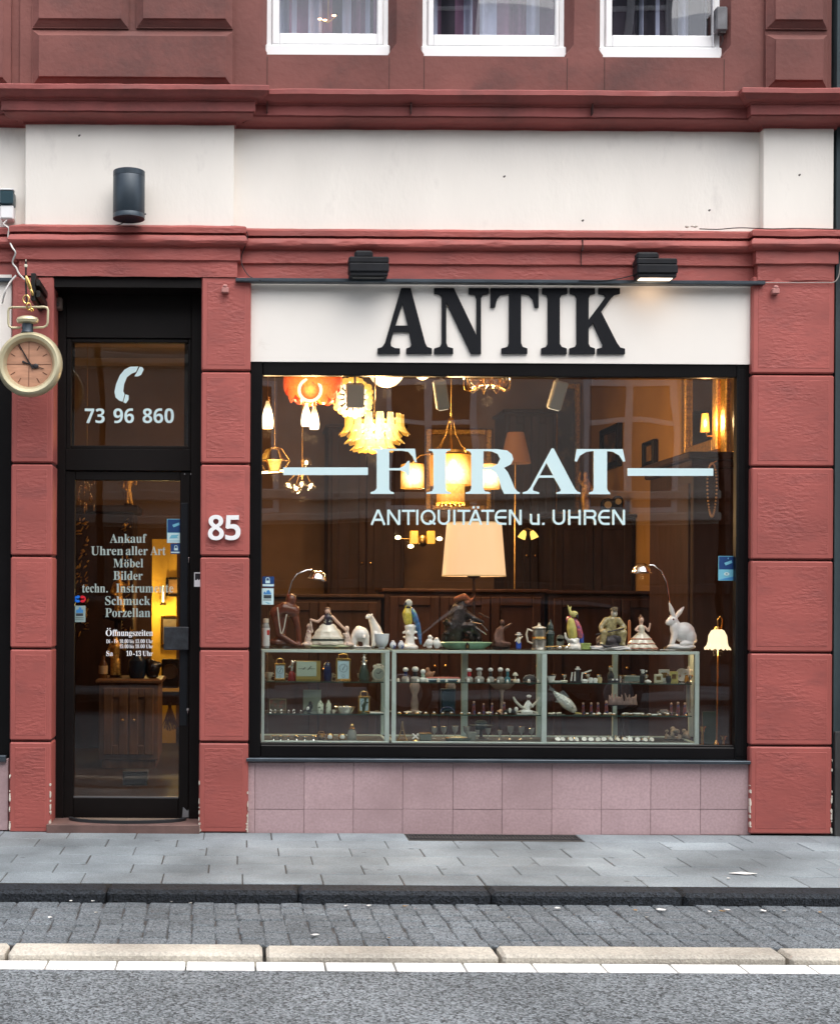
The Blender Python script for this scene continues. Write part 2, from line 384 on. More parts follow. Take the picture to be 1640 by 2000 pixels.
def yof(py, z): return F * (ZC - z) / ((py - CY)) - D          # ground depth of a picture row
KH = .056
yk = yof(1740, 0); zs = -KH                                     # kerb front edge; strip level
yg0 = yof(1846, zs); yg1 = yof(1865, zs)                        # granite row back / front
zr = zs - .030
yt1 = yof(1896, zr)                                             # white tiles front
GX0, GX1 = -60, 60
b = B(); b.add([(-150, -60, zr - .02), (150, -60, zr - .02), (150, 150, zr - .02), (-150, 150, zr - .02)], [(0, 1, 2, 3)]); structure(b, 'ground', JOINT)
b = B(); b.box(GX0, GX1, -10.4, yt1, zr - .15, zr); structure(b, 'road', ASPH)
b = B(); b.box(-6, 7, yk + .16, 6.2, -.3, -.004); structure(b, 'pavement_bed', JOINT)
# pavement slabs, running bond
b = B(); rows = 6; d0 = yk + .165; dep = (0.02 - d0) / rows; ln = .395; rr = random.Random(3)
for r_ in range(rows):
    y0 = d0 + r_ * dep; off = (r_ % 2) * ln / 2 + .03 * math.sin(r_ * 2.1) + .02
    for k in range(-14, 17):
        x0 = k * ln + off
        if r_ == rows - 1 and X(795) - .02 < x0 + .2 < X(1128): continue
        t = rr.uniform(-.09, .09)
        if x0 > 2.3 and rr.random() < .45 and r_ > 1: t += .22
        b.tone = t; h = rr.uniform(-.0015, .0015)
        b.box(x0, x0 + ln - rr.uniform(.003, .007), y0, y0 + dep - rr.uniform(.003, .006), -.04, h, .003)
for (xa, xb, n_) in ((X(1128), X(1128) + .3, 1),): b.tone = .05; b.box(xa, xb - .02, d0 + 5 * dep, .015, -.04, 0, .003)
structure(b, 'pavement', SLAB)
# cellar grate by the wall
g = thing('cellar_grate', 'dark iron cellar grate let into the pavement under the shop window', 'grate', (X(962), -.08, 0))
b = B(); xa, xb = X(797) - X(962), X(1126) - X(962)
b.box(xa, xb, -.075, -.065, -.03, .002); b.box(xa, xb, .045, .055, -.03, .002); b.box(xa, xa + .01, -.065, .045, -.03, .002); b.box(xb - .01, xb, -.065, .045, -.03, .002)
b.build('frame', mat('grate_iron', (.05, .05, .052), .6, .4, var=.2), g)
b = B()
for k in range(48): x = xa + .02 + k * (xb - xa - .04) / 47; b.box(x - .003, x + .003, -.065, .045, -.025, 0)
b.build('bars', MATS['grate_iron'], g)
# kerb
b = B(); xs = [X(p, yk, 1750) for p in (-900, -545, -170, 207, 583, 960, 1335, 1712, 2090, 2460)]
b.tone = 0
for x0, x1 in zip(xs, xs[1:]): b.tone = rr.uniform(-.1, .25); b.box(x0 + .003, x1 - .003, yk, yk + .158, -.3, rr.uniform(-.003, .001), .018)
structure(b, 'kerb', BASALT)
# paver strip
b = B(); b.box(-6, 7, yg0 + .002, yk - .002, -.3, zs - .009); structure(b, 'strip_bed', MOSSJ)
b = B(); n_ = 4; dy = (yk - yg0 - .01) / 7
for c_ in range(-58, 68):
    x0 = c_ * .1037 + .012; ph = rr.uniform(-.012, .012)
    for k in range(7):
        ya, yb = yg0 + .004 + k * dy + ph + rr.uniform(-.006, .006), yg0 + .004 + (k + 1) * dy + ph - .006
        ya = max(ya, yg0 + .004); yb = min(yb, yk - .004)
        if k == 6: yb = yk - .004
        b.tone = rr.uniform(-.13, .13) + .12 * noise.noise(Vector((x0 * 1.3, ya * 2, 3))); j = -.038 * (ya - yg0) + rr.uniform(-.006, .006)
        b.box(x0 + j, x0 + j + .1015 + rr.uniform(-.003, .003), ya, yb + .002, zs - .05, zs + rr.uniform(-.003, .002), .006, rot=(rr.uniform(-1, 1), rr.uniform(-1.2, 1.2), rr.uniform(-2, 2)))
structure(b, 'paver_strip', PAVE)
# pale granite row
b = B(); xs = [X(p, yg1, 1865) for p in (-950, -470, 12, 517, 978, 1540, 2050, 2540)]
for x0, x1 in zip(xs, xs[1:]): b.tone = rr.uniform(-.1, .06); b.box(x0 + .008, x1 - .008, yg1 + rr.uniform(0, .006), yg0, -.3, zs + rr.uniform(.002, .008), .013)
structure(b, 'granite_edging', GRANITE)
b = B(); x = X(87, yt1, 1885) - 20 * .2795
for k in range(50): b.tone = rr.uniform(-.06, .06); b.box(x + .004, x + .2755, yt1 + .002, yg1 - .006, -.3, zr + .004, .003); x += .2795
structure(b, 'gutter_tiles', GUTTER)
# far kerb and pavement behind the camera (mirrored faintly by the glass)
b = B(); b.box(GX0, GX1, -13.2, -10.4, -.3, zr + .1, .02); structure(b, 'far_pavement', SLAB)
# litter
lr = random.Random(9)
LEAFM = [mat('litter_paper', (.75, .73, .70), .9), mat('dry_leaf', (.32, .2, .09), .9), mat('grey_leaf', (.38, .36, .33), .9)]
LIT = [(1265, 484 / 2 + 1460, 60, 'paper', 0), (1208, 1713, 10, 'paper', 0), (1290 - 0, 1773.5, 20, 'leaf', 0)]
def scrap(px, py, wpx, z, m, label, name='leaf', cat='leaf'):
    y = yof(py, z); s_ = sc(y) ; x = X(px, y, py); wd = wpx * s_; b = B(); big = wpx > 40; dp = wd * (.55 if big else lr.uniform(.5, .9)); n_ = 4 if big else 7
    pts = [(wd / 2 * math.cos(2 * math.pi * k / n_) * lr.uniform(.7, 1), dp / 2 * math.sin(2 * math.pi * k / n_) * lr.uniform(.7, 1), .004 + lr.uniform(0, .004)) for k in range(n_)]
    b.add([(0, 0, .006)] + pts + [(p[0], p[1], p[2] - .0015) for p in pts] + [(0, 0, .001)], [(0, 1 + k, 1 + (k + 1) % n_) for k in range(n_)] + [(2 * n_ + 1, 1 + n_ + (k + 1) % n_, 1 + n_ + k) for k in range(n_)] + [(1 + k, 1 + n_ + k, 1 + n_ + (k + 1) % n_, 1 + (k + 1) % n_) for k in range(n_)])
    o = b.build(name, m, o=(x, y, z + .001)); return tag(o, label, cat)
o = scrap(1452, 1702, 62, 0, LEAFM[0], 'white scrap of paper lying on the pavement near the right end', 'paper_scrap', 'paper')
o = scrap(1422, 1712, 10, 0, LEAFM[0], 'small white crumb of paper beside the larger scrap on the pavement', 'paper_scrap', 'paper')
for px, py, wp, k in ((182, 1763, 8, 0), (139, 1763, 7, 0), (98, 1796, 10, 0), (188, 1786, 9, 2), (372, 1766, 8, 2), (615, 1827, 20, 0), (675, 1770, 9, 0), (720, 1769, 12, 0), (790, 1770, 14, 1), (1064, 1773, 9, 2), (1088, 1772, 14, 0), (1290, 1774, 22, 0), (1420, 1773, 14, 0), (1410, 1776, 16, 1), (1490, 1775, 16, 0), (1385, 1777, 8, 0), (1530, 1775, 10, 2), (1240, 1775, 9, 1), (993, 1791, 9, 2), (1262, 1789, 8, 2), (760, 1832, 7, 1), (335, 1764, 6, 2), (1600, 1777, 9, 1)):
    o = scrap(px, py, wp, zs + .004, LEAFM[k], 'bits of dry leaf and paper lying on the paver strip along the dark kerb'); o['group'] = 'leaf litter along the kerb'

# ================================================================== THE SHOP HOUSE
HO = thing('shop_house', 'red sandstone house with cream bands and an antique shop on the ground floor', 'building')
XE = X(1624)                                    # right end of the house
XL = -4.6
# upper wall with three window openings
Yw = .06
zt = ZC + 3.9
wins = [(522, 760, 107, 546, 736, 66), (828, 1106, 110, 846, 1083, 69), (1177, 1412, 112, 1194, 1390, 70)]
zcor_top = Z(176, -.19)
def seg(b, x0, x1, z0, z1, y0=Yw, y1=.5, c=0): b.box(x0, x1, y0, y1, z0, z1, c)
b = B(); zc0 = zcor_top - .05
ops = [(X(a, Yw, 60), X(c, Yw, 60), Z(d, Yw, (a + c) / 2)) for a, c, d, *_ in wins]
px_ = XL
for a, c, d in ops:
    seg(b, px_, a - .045, zc0, zt); px_ = c + .045
    seg(b, a - .045, c + .045, zc0, d)
seg(b, px_, XE, zc0, zt)
# chamfered jambs with stops
for a, c, d in ops:
    for sx, e in ((1, a), (-1, c)):
        x_out = e - sx * .045; zst = d + .03
        b.add([(x_out, Yw, zst + .045), (x_out, Yw, zt), (e, Yw + .07, zt), (e, Yw + .07, zst), (e, Yw, d), (x_out, Yw, d), (e, .5, d), (e, .5, zt), (e, Yw + .0, zst - .02)],
              [(0, 1, 2, 3), (3, 2, 7, 6), (0, 3, 8), (0, 8, 4, 5), (8, 3, 6, 4)])
b.build('upper_wall', SAND, HO)
# thin stone joints: raised band between the windows
for p in (522, 760, 828, 1107, 1180, 1413): x = X(p, Yw, 145); b = B(); b.box(x - .002, x + .002, Yw - .0015, Yw + .01, zcor_top, Z(112, Yw)); b.build('stone_joint', mat('stone_joint_line', (.07, .035, .03), .9), HO)
# pilaster strips upstairs with cushioned blocks
def cushion(b, p0, p1, q0, q1, Y0, t=.05, m=.04):
    xm = (p0 + p1) / 2; x0, x1 = X(p0, Y0, (q0 + q1) / 2), X(p1, Y0, (q0 + q1) / 2); z1, z0 = Z(q0, Y0, xm), Z(q1, Y0, xm)
    g = .012
    b.box(x0, x1, Y0 + t - .012, Y0 + t + .05, z0, z1)
    vs = [(x, Y0 + t - .012, z) for x, z in ((x0 + .004, z0 + .004), (x1 - .004, z0 + .004), (x1 - .004, z1 - .004), (x0 + .004, z1 - .004))]
    vs += [(x, Y0 + .008, z) for x, z in ((x0 + m, z0 + m), (x1 - m, z0 + m), (x1 - m, z1 - m), (x0 + m, z1 - m))]
    b.add(vs, [(0, 1, 5, 4), (1, 2, 6, 5), (2, 3, 7, 6), (3, 0, 4, 7)])
    b.box(x0 + m, x1 - m, Y0, Y0 + .03, z0 + m, z1 - m, .004)
for q0, q1 in ((X(40, .05, 100), X(458, .05, 100)), (X(1492, .05, 100), XE - .001)): b = B(); b.box(q0, q1, .045, .2, zcor_top - .02, zt - .002); b.build('pilaster_strip', SAND, HO)
for (p0, p1, q0, q1) in ((62, 455, 55, 164), (62, 251, -60, 50), (266, 455, -60, 50), (-360, 20, -60, 164), (1500, 1621, 62, 170), (1500, 1621, -60, 52)):
    b = B(); cushion(b, p0, p1, q0, q1, -.005); b.build('cushion_block', SAND, HO)
# cream wall band and piers
zA = Z(252, Yw); zB = Z(446, Yw)
b = B(); b.box(XL, XE, Yw, .5, zB - .08, zcor_top - .045); b.build('cream_wall', PLAS, HO)
pier = [(X(50, 0, 350), X(457, 0, 350)), (X(1490, 0, 350), X(1627, 0, 350))]
XR = pier[1][1]
for a, c in pier: b = B(); b.box(a, c, 0, Yw + .02, zB - .06, zcor_top - .05, .003); b.build('cream_pier', PLAS, HO)
# small nail holes
for p, q, yy in ((984, 345, Yw), (1560, 342, 0), (1137, 431, Yw), (155, 265, 0), (940, 222, 0), (1384, 411, Yw)):
    b = B(); c_ = P(p, q, yy); b.ell((c_.x, yy, c_.z), (.006, .002, .006)); b.ell((c_.x + .005, yy, c_.z + .003), (.004, .002, .005)); b.build('nail_hole', mat('nail_hole', (.12, .10, .09), .9), HO)
# upper cornice, broken forward over the piers
a0, c0 = pier[0]; a1, c1 = pier[1]
path = [(XL, Yw), (a0, Yw), (a0, 0), (c0, 0), (c0, Yw), (a1, Yw), (a1, 0), (c1, 0), (c1, .4)]
def zf(py, out): return Z(py, Yw - out)
def prof_from(pts): return [(o_, zf(q, o_)) for o_, q in pts]
UP = prof_from([(-.02, 254), (.012, 254), (.012, 249), (.02, 246), (.045, 242), (.09, 236), (.112, 230), (.114, 226.5), (.124, 226.5), (.124, 207.5), (.134, 206), (.136, 203), (.145, 201.5), (.165, 197), (.182, 190), (.194, 185.5), (.203, 184.5), (.203, 176)]) + [(.197, zf(176, .197) + .004), (-.05, zf(176, .197) + .035)]
def rough_sweep(b, path, prof, seed, amp=.0042, step=.055):
    """moulding cut into short lengths so that its arrises wander a little, as painted stone does"""
    pp = []
    for p, q in zip(path, path[1:]):
        L_ = math.hypot(q[0] - p[0], q[1] - p[1]); n = max(1, int(L_ / step))
        pp += [(p[0] + (q[0] - p[0]) * k / n, p[1] + (q[1] - p[1]) * k / n) for k in range(n)]
    pp.append(path[-1]); b.sweep(pp, prof)
    for i, v in enumerate(b.v):
        k = noise.noise_vector(Vector((v.x * 7 + seed, v.z * 11, v.y * 5))); k2 = noise.noise(Vector((v.x * 23, v.z * 40, seed)))
        v.y += k.x * amp + (amp * 1.3 * max(0, k2 - .25) * 3 if v.y < 0 else 0); v.z += k.y * amp * .8
b = B(); rough_sweep(b, path, UP, 1.3); b.build('cornice', CORN, HO, smooth=28)
LO = prof_from([(-.02, 548), (.006, 548), (.006, 518.5), (.012, 517), (.022, 515), (.022, 490), (.03, 489), (.045, 486.5), (.058, 482), (.064, 477), (.06, 471), (.05, 467.5), (.03, 466.5), (.03, 463), (.056, 462), (.058, 452)]) + [(.05, zf(452, .05) + .006), (-.05, zf(445, 0) + .01)]
pl_l, pl_r = X(40, 0, 500), X(462, 0, 500)
pathl = [(XL, Yw), (pl_l, Yw), (pl_l, 0), (pl_r, 0), (pl_r, Yw), (X(1480, 0, 500), Yw), (X(1480, 0, 500), 0), (XR, 0), (XR, .4)]
b = B(); rough_sweep(b, pathl, LO, 5.1); b.build('cornice', RED, HO, smooth=28)
# cornice joints (open seams between stones)
SEAM = mat('seam_dark', (.05, .018, .016), .9)
for p in (803, 1157, 522):
    x = X(p, -.1, 215); b = B(); b.box(x - .0025, x + .0025, -.105, .0, Z(226, -.05), Z(206, -.05)); b.build('seam', SEAM, HO); b = B(); b.box(x - .0025, x + .0025, -.138, .0, Z(183, -.13), Z(178, -.13)); b.build('seam', SEAM, HO)
for p in (1137,): x = X(p, 0, 500); b = B(); b.box(x - .003, x + .003, Yw - .0665, .03, Z(488, 0), Z(466, 0)); b.build('seam', SEAM, HO); b = B(); b.box(x - .002, x + .002, Yw - .024, .03, Z(515, 0), Z(489, 0))
b.build('seam', SEAM, HO)

# rusticated pilasters of the shop front
def pilaster(p0, p1, joints, yb, name='pilaster', seed=1):
    pm = (p0 + p1) / 2; x0, x1 = X(p0, 0), X(p1, 0); rr = random.Random(seed)
    b = B(); zz = [Z(q, 0, pm) for q in joints]; zb = Z(yb, 0, pm); zt_ = Z(547, 0, pm) + .02
    ed = [zt_] + zz + [zb]
    for k in range(len(ed) - 1):
        t, bo = ed[k] - (.006 if k else 0), ed[k + 1] + (.006 if k < len(ed) - 2 else 0)
        yj = rr.uniform(-.0005, .002); b.i = 3; b.tone = rr.uniform(-.11, .07); b.box(x0, x1, yj, .3, bo, t, .008)
        b.i = 0; b.box(x0 + .032, x1 - .032, yj - .0016, yj + .01, bo + .03, t - .03, .002)
        if k < len(ed) - 2: b.i = 1; b.box(x0 + .006, x1 - .006, .022, .29, bo - .012, bo)
    # knocked corners near the ground show old plaster
    b.i = 2
    for k in range(26):
        side = rr.choice((0, 1)); h = zb + abs(rr.gauss(0, .16)) + .004
        if h > zb + .5: continue
        wd, hh = rr.uniform(.003, .014) * (1.5 if h < zb + .06 else 1), rr.uniform(.008, .045)
        xx = x0 - .0015 if side == 0 else x1 + .0015
        sg = 1 if side == 0 else -1; n_ = 8
        pts = [(xx + sg * (wd * (.5 + .5 * math.cos(2 * math.pi * q / n_)) * rr.uniform(.6, 1)), h + hh / 2 * math.sin(2 * math.pi * q / n_) * rr.uniform(.6, 1)) for q in range(n_)]
        pts = [(x, max(z, zb + .001)) for x, z in pts]
        b.prism(pts, -.0022 - rr.uniform(0, .001), .02)
    return b.build(name, [RED, mat('pilaster_joint', (.08, .022, .02), .9), CHIP, REDS], HO, smooth=30)
pilaster(22, 103, (727, 905, 1086, 1267, 1448), 1626, seed=4)
pilaster(392, 488, (725, 906, 1087, 1268, 1450), 1626, seed=5)
pilaster(1467, 1627, (731, 912, 1094, 1275, 1457), 1629, seed=8)
# next bay of the same house at the left edge
xw1 = X(21, .05)
b = B(); b.box(XL, xw1, .045, .3, Z(705, .05), Z(548, .05) + .02); b.build('sign_field', BOARD, HO)
b = B(); b.box(XL, xw1, .07, .13, Z(1487, .07), Z(705, .05)); b.build('next_window_frame', BLACK, HO)
b = B(); b.box(XL, xw1, .035, .3, 0, Z(1487, .03), .004); b.build('plinth', PLIN, HO)
b = B(); b.box(XL, X(16, .03), .01, .06, Z(1492, .03), Z(1480, .03), .003); b.build('window_sill', ZINC, HO)

# plinth of tiles under the shop window
b = B(); xs = [484, 498, 594, 690, 786, 884, 980, 1077, 1174, 1270, 1367, 1466]; rr = random.Random(2); gap = .0011
for r_, (q0, q1) in enumerate(((1489, 1581), (1581, 1631))):
    for p0, p1 in zip(xs, xs[1:]):
        pm = (p0 + p1) / 2; b.tone = rr.uniform(-.10, .07)
        j = rr.uniform(-.0012, .0012)
        b.box(X(p0, .03, 1560) + gap, X(p1, .03, 1560) - gap, .03 + j, .2, Z(q1, .03, pm) + gap, Z(q0, .03, pm) - gap, .0015)
b.build('plinth', PLIN, HO)
b = B(); b.box(X(484, .03), X(1467, .03), .036, .19, Z(1630, .03), Z(1489, .03)); b.build('plinth_joint', mat('plinth_joint', (.34, .26, .26), .9), HO)
# wall behind the plinth
b = B(); b.box(X(484), X(1467), .2, .3, -.2, Z(1487, .1)); b.build('base_wall', PLIN, HO)
# strip of conduit along the top of the sign
b = B(); b.box(X(460, 0, 550), X(1490, 0, 550), -.035, .03, Z(554, 0), Z(547, 0), .004); b.box(X(-300), X(24), .01, .05, Z(553, 0), Z(546, 0), .004)
b.build('conduit', ZINC, HO)

# sign
SG = thing('shop_sign', 'white sign board with large black ANTIK lettering above the display window', 'sign', (0, 0, 0))
b = B(); b.box(X(488.5, .04, 630), X(1466, .04, 630), .04, .3, Z(708, .04), Z(553, .04)); b.build('sign_board', BOARD, SG)
cs = lambda a, q: (lambda p: (p.x, p.z))(P(480 + a / 1.64, 540 + q / 1.64, .034))
AN = [[(497, 38), (527, 38), (574, 215), (580, 226), (595, 231), (595, 248), (514, 248), (514, 231), (526, 227), (530, 218), (522, 178), (472, 178), (463, 214), (465, 224), (477, 230), (493, 231), (493, 248), (422, 248), (422, 231), (436, 227), (446, 212)], [(501, 88), (479, 158), (519, 158)],
      [(603, 38), (665, 38), (738, 190), (738, 72), (733, 60), (713, 56), (713, 38), (777, 38), (777, 56), (758, 60), (752, 72), (752, 248), (720, 248), (641, 84), (641, 214), (646, 226), (663, 231), (663, 248), (603, 248), (603, 231), (621, 226), (627, 214), (627, 66), (619, 58), (603, 56)],
      [(783, 38), (936, 38), (936, 100), (924, 100), (918, 74), (905, 60), (880, 56), (880, 214), (885, 226), (900, 231), (900, 248), (818, 248), (818, 231), (837, 226), (842, 214), (842, 56), (815, 60), (803, 74), (797, 100), (783, 100)],
      [(948, 38), (1028, 38), (1028, 56), (1010, 60), (1004, 70), (1004, 216), (1010, 226), (1026, 231), (1026, 249), (945, 249), (945, 231), (960, 226), (966, 216), (966, 70), (962, 60), (948, 56)],
      [(1037, 38), (1116, 38), (1116, 56), (1101, 60), (1096, 70), (1096, 140), (1150, 68), (1147, 60), (1128, 56), (1128, 38), (1196, 38), (1196, 56), (1180, 60), (1168, 70), (1136, 114), (1187, 214), (1197, 228), (1212, 232), (1212, 249), (1124, 249), (1124, 232), (1140, 228), (1141, 218), (1110, 150), (1096, 168), (1096, 216), (1101, 226), (1116, 231), (1116, 249), (1035, 249), (1035, 231), (1053, 226), (1058, 216), (1058, 70), (1053, 60), (1037, 56)]]
outline(AN, 'lettering', LETB, SG, .016, cs, .033)

# ------------------------------------------------------------------ shop window
SW = bpy.data.objects.new('shop_window', None); C.objects.link(SW); SW.parent = HO
def frame_rect(b, x0, x1, z0, z1, ix0, ix1, iz0, iz1, y0, y1, c=.004):
    b.box(x0, ix0, y0, y1, z0, z1, c); b.box(ix1, x1, y0, y1, z0, z1, c)
    b.box(ix0, ix1, y0 + .001, y1, z0, iz0, c); b.box(ix0, ix1, y0 + .001, y1, iz1, z1, c)
Yf = .05; Yg = .10
fx = [X(487, Yf), X(1466, Yf), Z(1482, Yf, 975), Z(708, Yf, 975)]; ix = [X(511.5, Yf), X(1437.5, Yf), Z(1457.5, Yf, 975), Z(735, Yf, 975)]
b = B(); frame_rect(b, fx[0], fx[1], fx[2], fx[3], ix[0], ix[1], ix[2], ix[3], Yf, .112, .006)
b.box(X(1440, Yf), X(1452, Yf), Yf - .006, Yf + .01, ix[2] - .05, ix[3] + .05, .002)
fr_ = b.build('frame', BLACK, SW)
b = B(); b.box(ix[0], ix[1], Yf + .012, Yf + .05, ix[2] - .002, ix[2] + .012, .004); b.build('glazing_bead', BLACK, SW)
b = B(); b.box(X(484, 0), X(1467, 0), -.012, .08, Z(1489, 0), Z(1482.5, 0), .003); b.build('sill', ZINC, SW)
b = B(); b.box(ix[0] - .01, ix[1] + .01, Yg, Yg + .008, ix[2] - .01, ix[3] + .01); b.build('pane', WGLASS, SW)
YL = Yg - .003
cf = lambda a, q: (lambda p: (p.x, p.z))(P(700 + a / 3.037, 860 + q / 3.037, YL))
FI = [[(72, 318), (72, 308), (95, 300), (108, 285), (108, 75), (102, 62), (80, 58), (80, 50), (335, 50), (345, 130), (333, 130), (320, 95), (295, 68), (260, 62), (182, 62), (182, 165), (240, 165), (270, 152), (292, 122), (303, 122), (303, 212), (292, 212), (275, 188), (245, 178), (182, 178), (182, 290), (190, 303), (210, 309), (210, 318)],
      [(402, 318), (402, 309), (435, 302), (444, 285), (444, 78), (436, 65), (415, 60), (415, 52), (545, 52), (545, 60), (525, 64), (517, 78), (517, 285), (525, 302), (547, 309), (547, 318)],
      [(635, 318), (635, 309), (660, 302), (668, 285), (668, 80), (660, 66), (638, 60), (638, 52), (820, 52), (880, 60), (908, 82), (917, 112), (902, 143), (862, 163), (885, 190), (905, 235), (925, 285), (940, 302), (955, 309), (955, 318), (862, 318), (845, 280), (830, 225), (810, 190), (780, 173), (740, 171), (740, 285), (748, 302), (780, 309), (780, 318)], [(740, 64), (790, 66), (825, 82), (838, 110), (825, 140), (790, 157), (740, 160)],
      [(972, 318), (972, 309), (1000, 300), (1018, 280), (1144, 48), (1156, 48), (1280, 285), (1295, 303), (1315, 310), (1315, 318), (1172, 318), (1172, 309), (1195, 303), (1198, 292), (1158, 222), (1068, 222), (1034, 282), (1033, 298), (1070, 309), (1070, 318)], [(1113, 134), (1152, 208), (1074, 208)],
      [(1292, 52), (1565, 52), (1580, 125), (1568, 128), (1545, 90), (1505, 68), (1472, 64), (1472, 285), (1478, 302), (1490, 310), (1490, 320), (1365, 320), (1365, 310), (1388, 302), (1393, 285), (1393, 64), (1350, 68), (1310, 92), (1293, 128), (1280, 122)],
      [(-446, 161), (56, 161), (56, 206), (-446, 206)], [(1593, 165), (2101, 167), (2101, 211), (1593, 211)]]
o = outline(FI, 'lettering', LETW, SW, .003, cf, YL - .001)
def arc(cx, cy, rx, ry, a0, a1, n=8): return [(cx + rx * math.cos(R(a0 + (a1 - a0) * i / n)), cy + ry * math.sin(R(a0 + (a1 - a0) * i / n))) for i in range(n + 1)]
e_ = lambda x, xr: [[(xr, 112)] + arc(x + 62, 192, 62, 80, 270, 90, 12) + [(xr, 272)], [(x, 192), (xr, 192)]]
n_l = lambda x, x2: [[(x, 285), (x, 98)], [(x + 4, 100), (x2 - 4, 283)], [(x2, 285), (x2, 98)]]
u_l = lambda x, x2: [[(x, 98), (x, 215)] + arc((x + x2) / 2, 215, (x2 - x) / 2, 57, 180, 0, 10)[1:] + [(x2, 98)]]
L1 = [[(66, 285), (146, 100)], [(150, 100), (226, 285)], [(104, 222), (202, 222)]] + n_l(272, 407) + [[(440, 112), (602, 112)], [(519, 112), (519, 285)], [(629, 98), (629, 285)], arc(762, 191, 78, 81, -90, 270, 28), [(778, 236), (852, 276)]] + u_l(893, 1018) + [[(1085, 98), (1085, 285)], [(1122, 112), (1280, 112)], [(1199, 112), (1199, 285)], [(1268, 285), (1344, 100)], [(1348, 100), (1416, 285)], [(1300, 222), (1395, 222)], [(1307, 69), (1336, 69)], [(1360, 69), (1389, 69)], [(1416, 112), (1575, 112)], [(1495, 112), (1495, 285)]]
L2 = e_(-14, 117) + n_l(160, 290) + [[(419, 150), (419, 235), (424, 258), (440, 271), (512, 271)], [(512, 150), (512, 285)], [(555, 272), (586, 272)]] + u_l(698, 826) + [[(890, 98), (890, 285)], [(1018, 98), (1018, 285)], [(890, 192), (1018, 192)], [(1082, 285), (1082, 112), (1170, 112)] + arc(1170, 152, 40, 40, -90, 90, 8)[1:] + [(1082, 192)], [(1160, 192), (1190, 204), (1206, 232), (1208, 285)]] + e_(1258, 1386) + n_l(1432, 1562)
b = B(); sw_ = 27 / 6.308 * sc(YL)
for ox, strokes in ((715, L1), (970, L2)):
    for i, st in enumerate(strokes):
        pts = [(lambda p: (p.x, p.z))(P(ox + a / 6.308, 980 + q / 6.308, YL)) for a, q in st]; b.ribbon(pts, sw_, YL - .0022 - .0003 * (i % 5), YL + .001)
b.build('lettering', LETW, SW, smooth=0)

# ------------------------------------------------------------------ door and transom
Yd = .2
b = B(); x0, x1 = X(102, Yd), X(393, Yd)
ztop = Z(547, 0) + .02
b.box(x0 - .03, X(128, Yd), Yd, Yd + .08, .03, ztop, .003); b.box(X(372, Yd), x1 + .03, Yd, Yd + .08, .03, ztop, .003)
b.box(X(128, Yd), X(372, Yd), Yd, Yd + .08, Z(660, Yd, 250), ztop, .003); b.box(X(128, Yd), X(372, Yd), Yd, Yd + .08, Z(919, Yd, 250), Z(877, Yd, 250), .003)
b.box(X(128, Yd), X(142, Yd), Yd + .064, Yd + .08, .04, ztop - .02); b.box(X(358, Yd), X(372, Yd), Yd + .064, Yd + .08, .04, ztop - .02)
b.build('door_frame', BROWNB, HO)
b = B(); b.box(X(104, .05), X(392, .05), .02, Yd, ztop - .07, ztop, .002); b.build('lintel', BROWNB, HO)
TW = bpy.data.objects.new('transom_window', None); C.objects.link(TW); TW.parent = HO
b = B(); frame_rect(b, X(128, Yd), X(372, Yd), Z(877, Yd, 250), Z(660, Yd, 250), X(138, Yd), X(366, Yd), Z(870, Yd, 250), Z(668, Yd, 250), Yd + .012, Yd + .06); b.build('frame', BROWNB, TW)
b = B(); b.box(X(136, Yd), X(368, Yd), Yd + .04, Yd + .046, Z(872, Yd, 250), Z(666, Yd, 250)); b.build('pane', DGLASS, TW)
cp = lambda a, q: (lambda p: (p.x, p.z))(P(a / 3.28, 540 + q / 3.28, Yd + .037))
PH = [[(836, 578), (888, 577), (872, 612), (845, 622), (815, 645), (797, 690), (791, 735), (800, 755), (787, 802), (765, 795), (742, 775), (735, 740), (745, 690), (770, 632), (800, 596)], [(896, 578), (914, 582), (922, 596), (906, 630), (885, 640), (862, 640), (880, 612)], [(806, 755), (826, 762), (825, 790), (808, 813), (792, 806)]]
outline(PH, 'phone_symbol', LETW, TW, .002, cp, Yd + .036)
writing([(sans("73"), 166, 205, 826, 28), (sans("96"), 222, 262, 826, 28), (sans("860"), 279, 340, 826, 28)], 'lettering', LETW, TW, Yd + .037, .002)
DR = bpy.data.objects.new('door', None); C.objects.link(DR); DR.parent = HO
Yl = Yd + .012; Yp = Yd + .04
b = B(); frame_rect(b, X(128, Yl), X(371.8, Yl), Z(1602, Yl, 250), Z(919, Yl, 250) - .004, X(147, Yl), X(352, Yl), Z(1558, Yl, 250), Z(938, Yl, 250), Yl, Yl + .05); b.build('leaf', BROWNB, DR)
b = B(); b.box(X(145, Yp), X(354, Yp), Yp, Yp + .006, Z(1560, Yp, 250), Z(936, Yp, 250)); b.build('pane', DGLASS, DR)
b = B(); b.box(X(147, Yl), X(352, Yl), Yl + .004, Yl + .03, Z(1558, Yl, 250), Z(1556, Yl, 250)); b.build('glazing_bead', mat('dull_alu', (.25, .25, .26), .4, .8), DR)
b = B(); b.box(X(353, Yl), X(368, Yl), Yl - .004, Yl + .01, Z(1420, Yl), Z(985, Yl), .003); b.build('lock_plate', mat('dark_plate', (.012, .014, .018), .35, .4), DR)
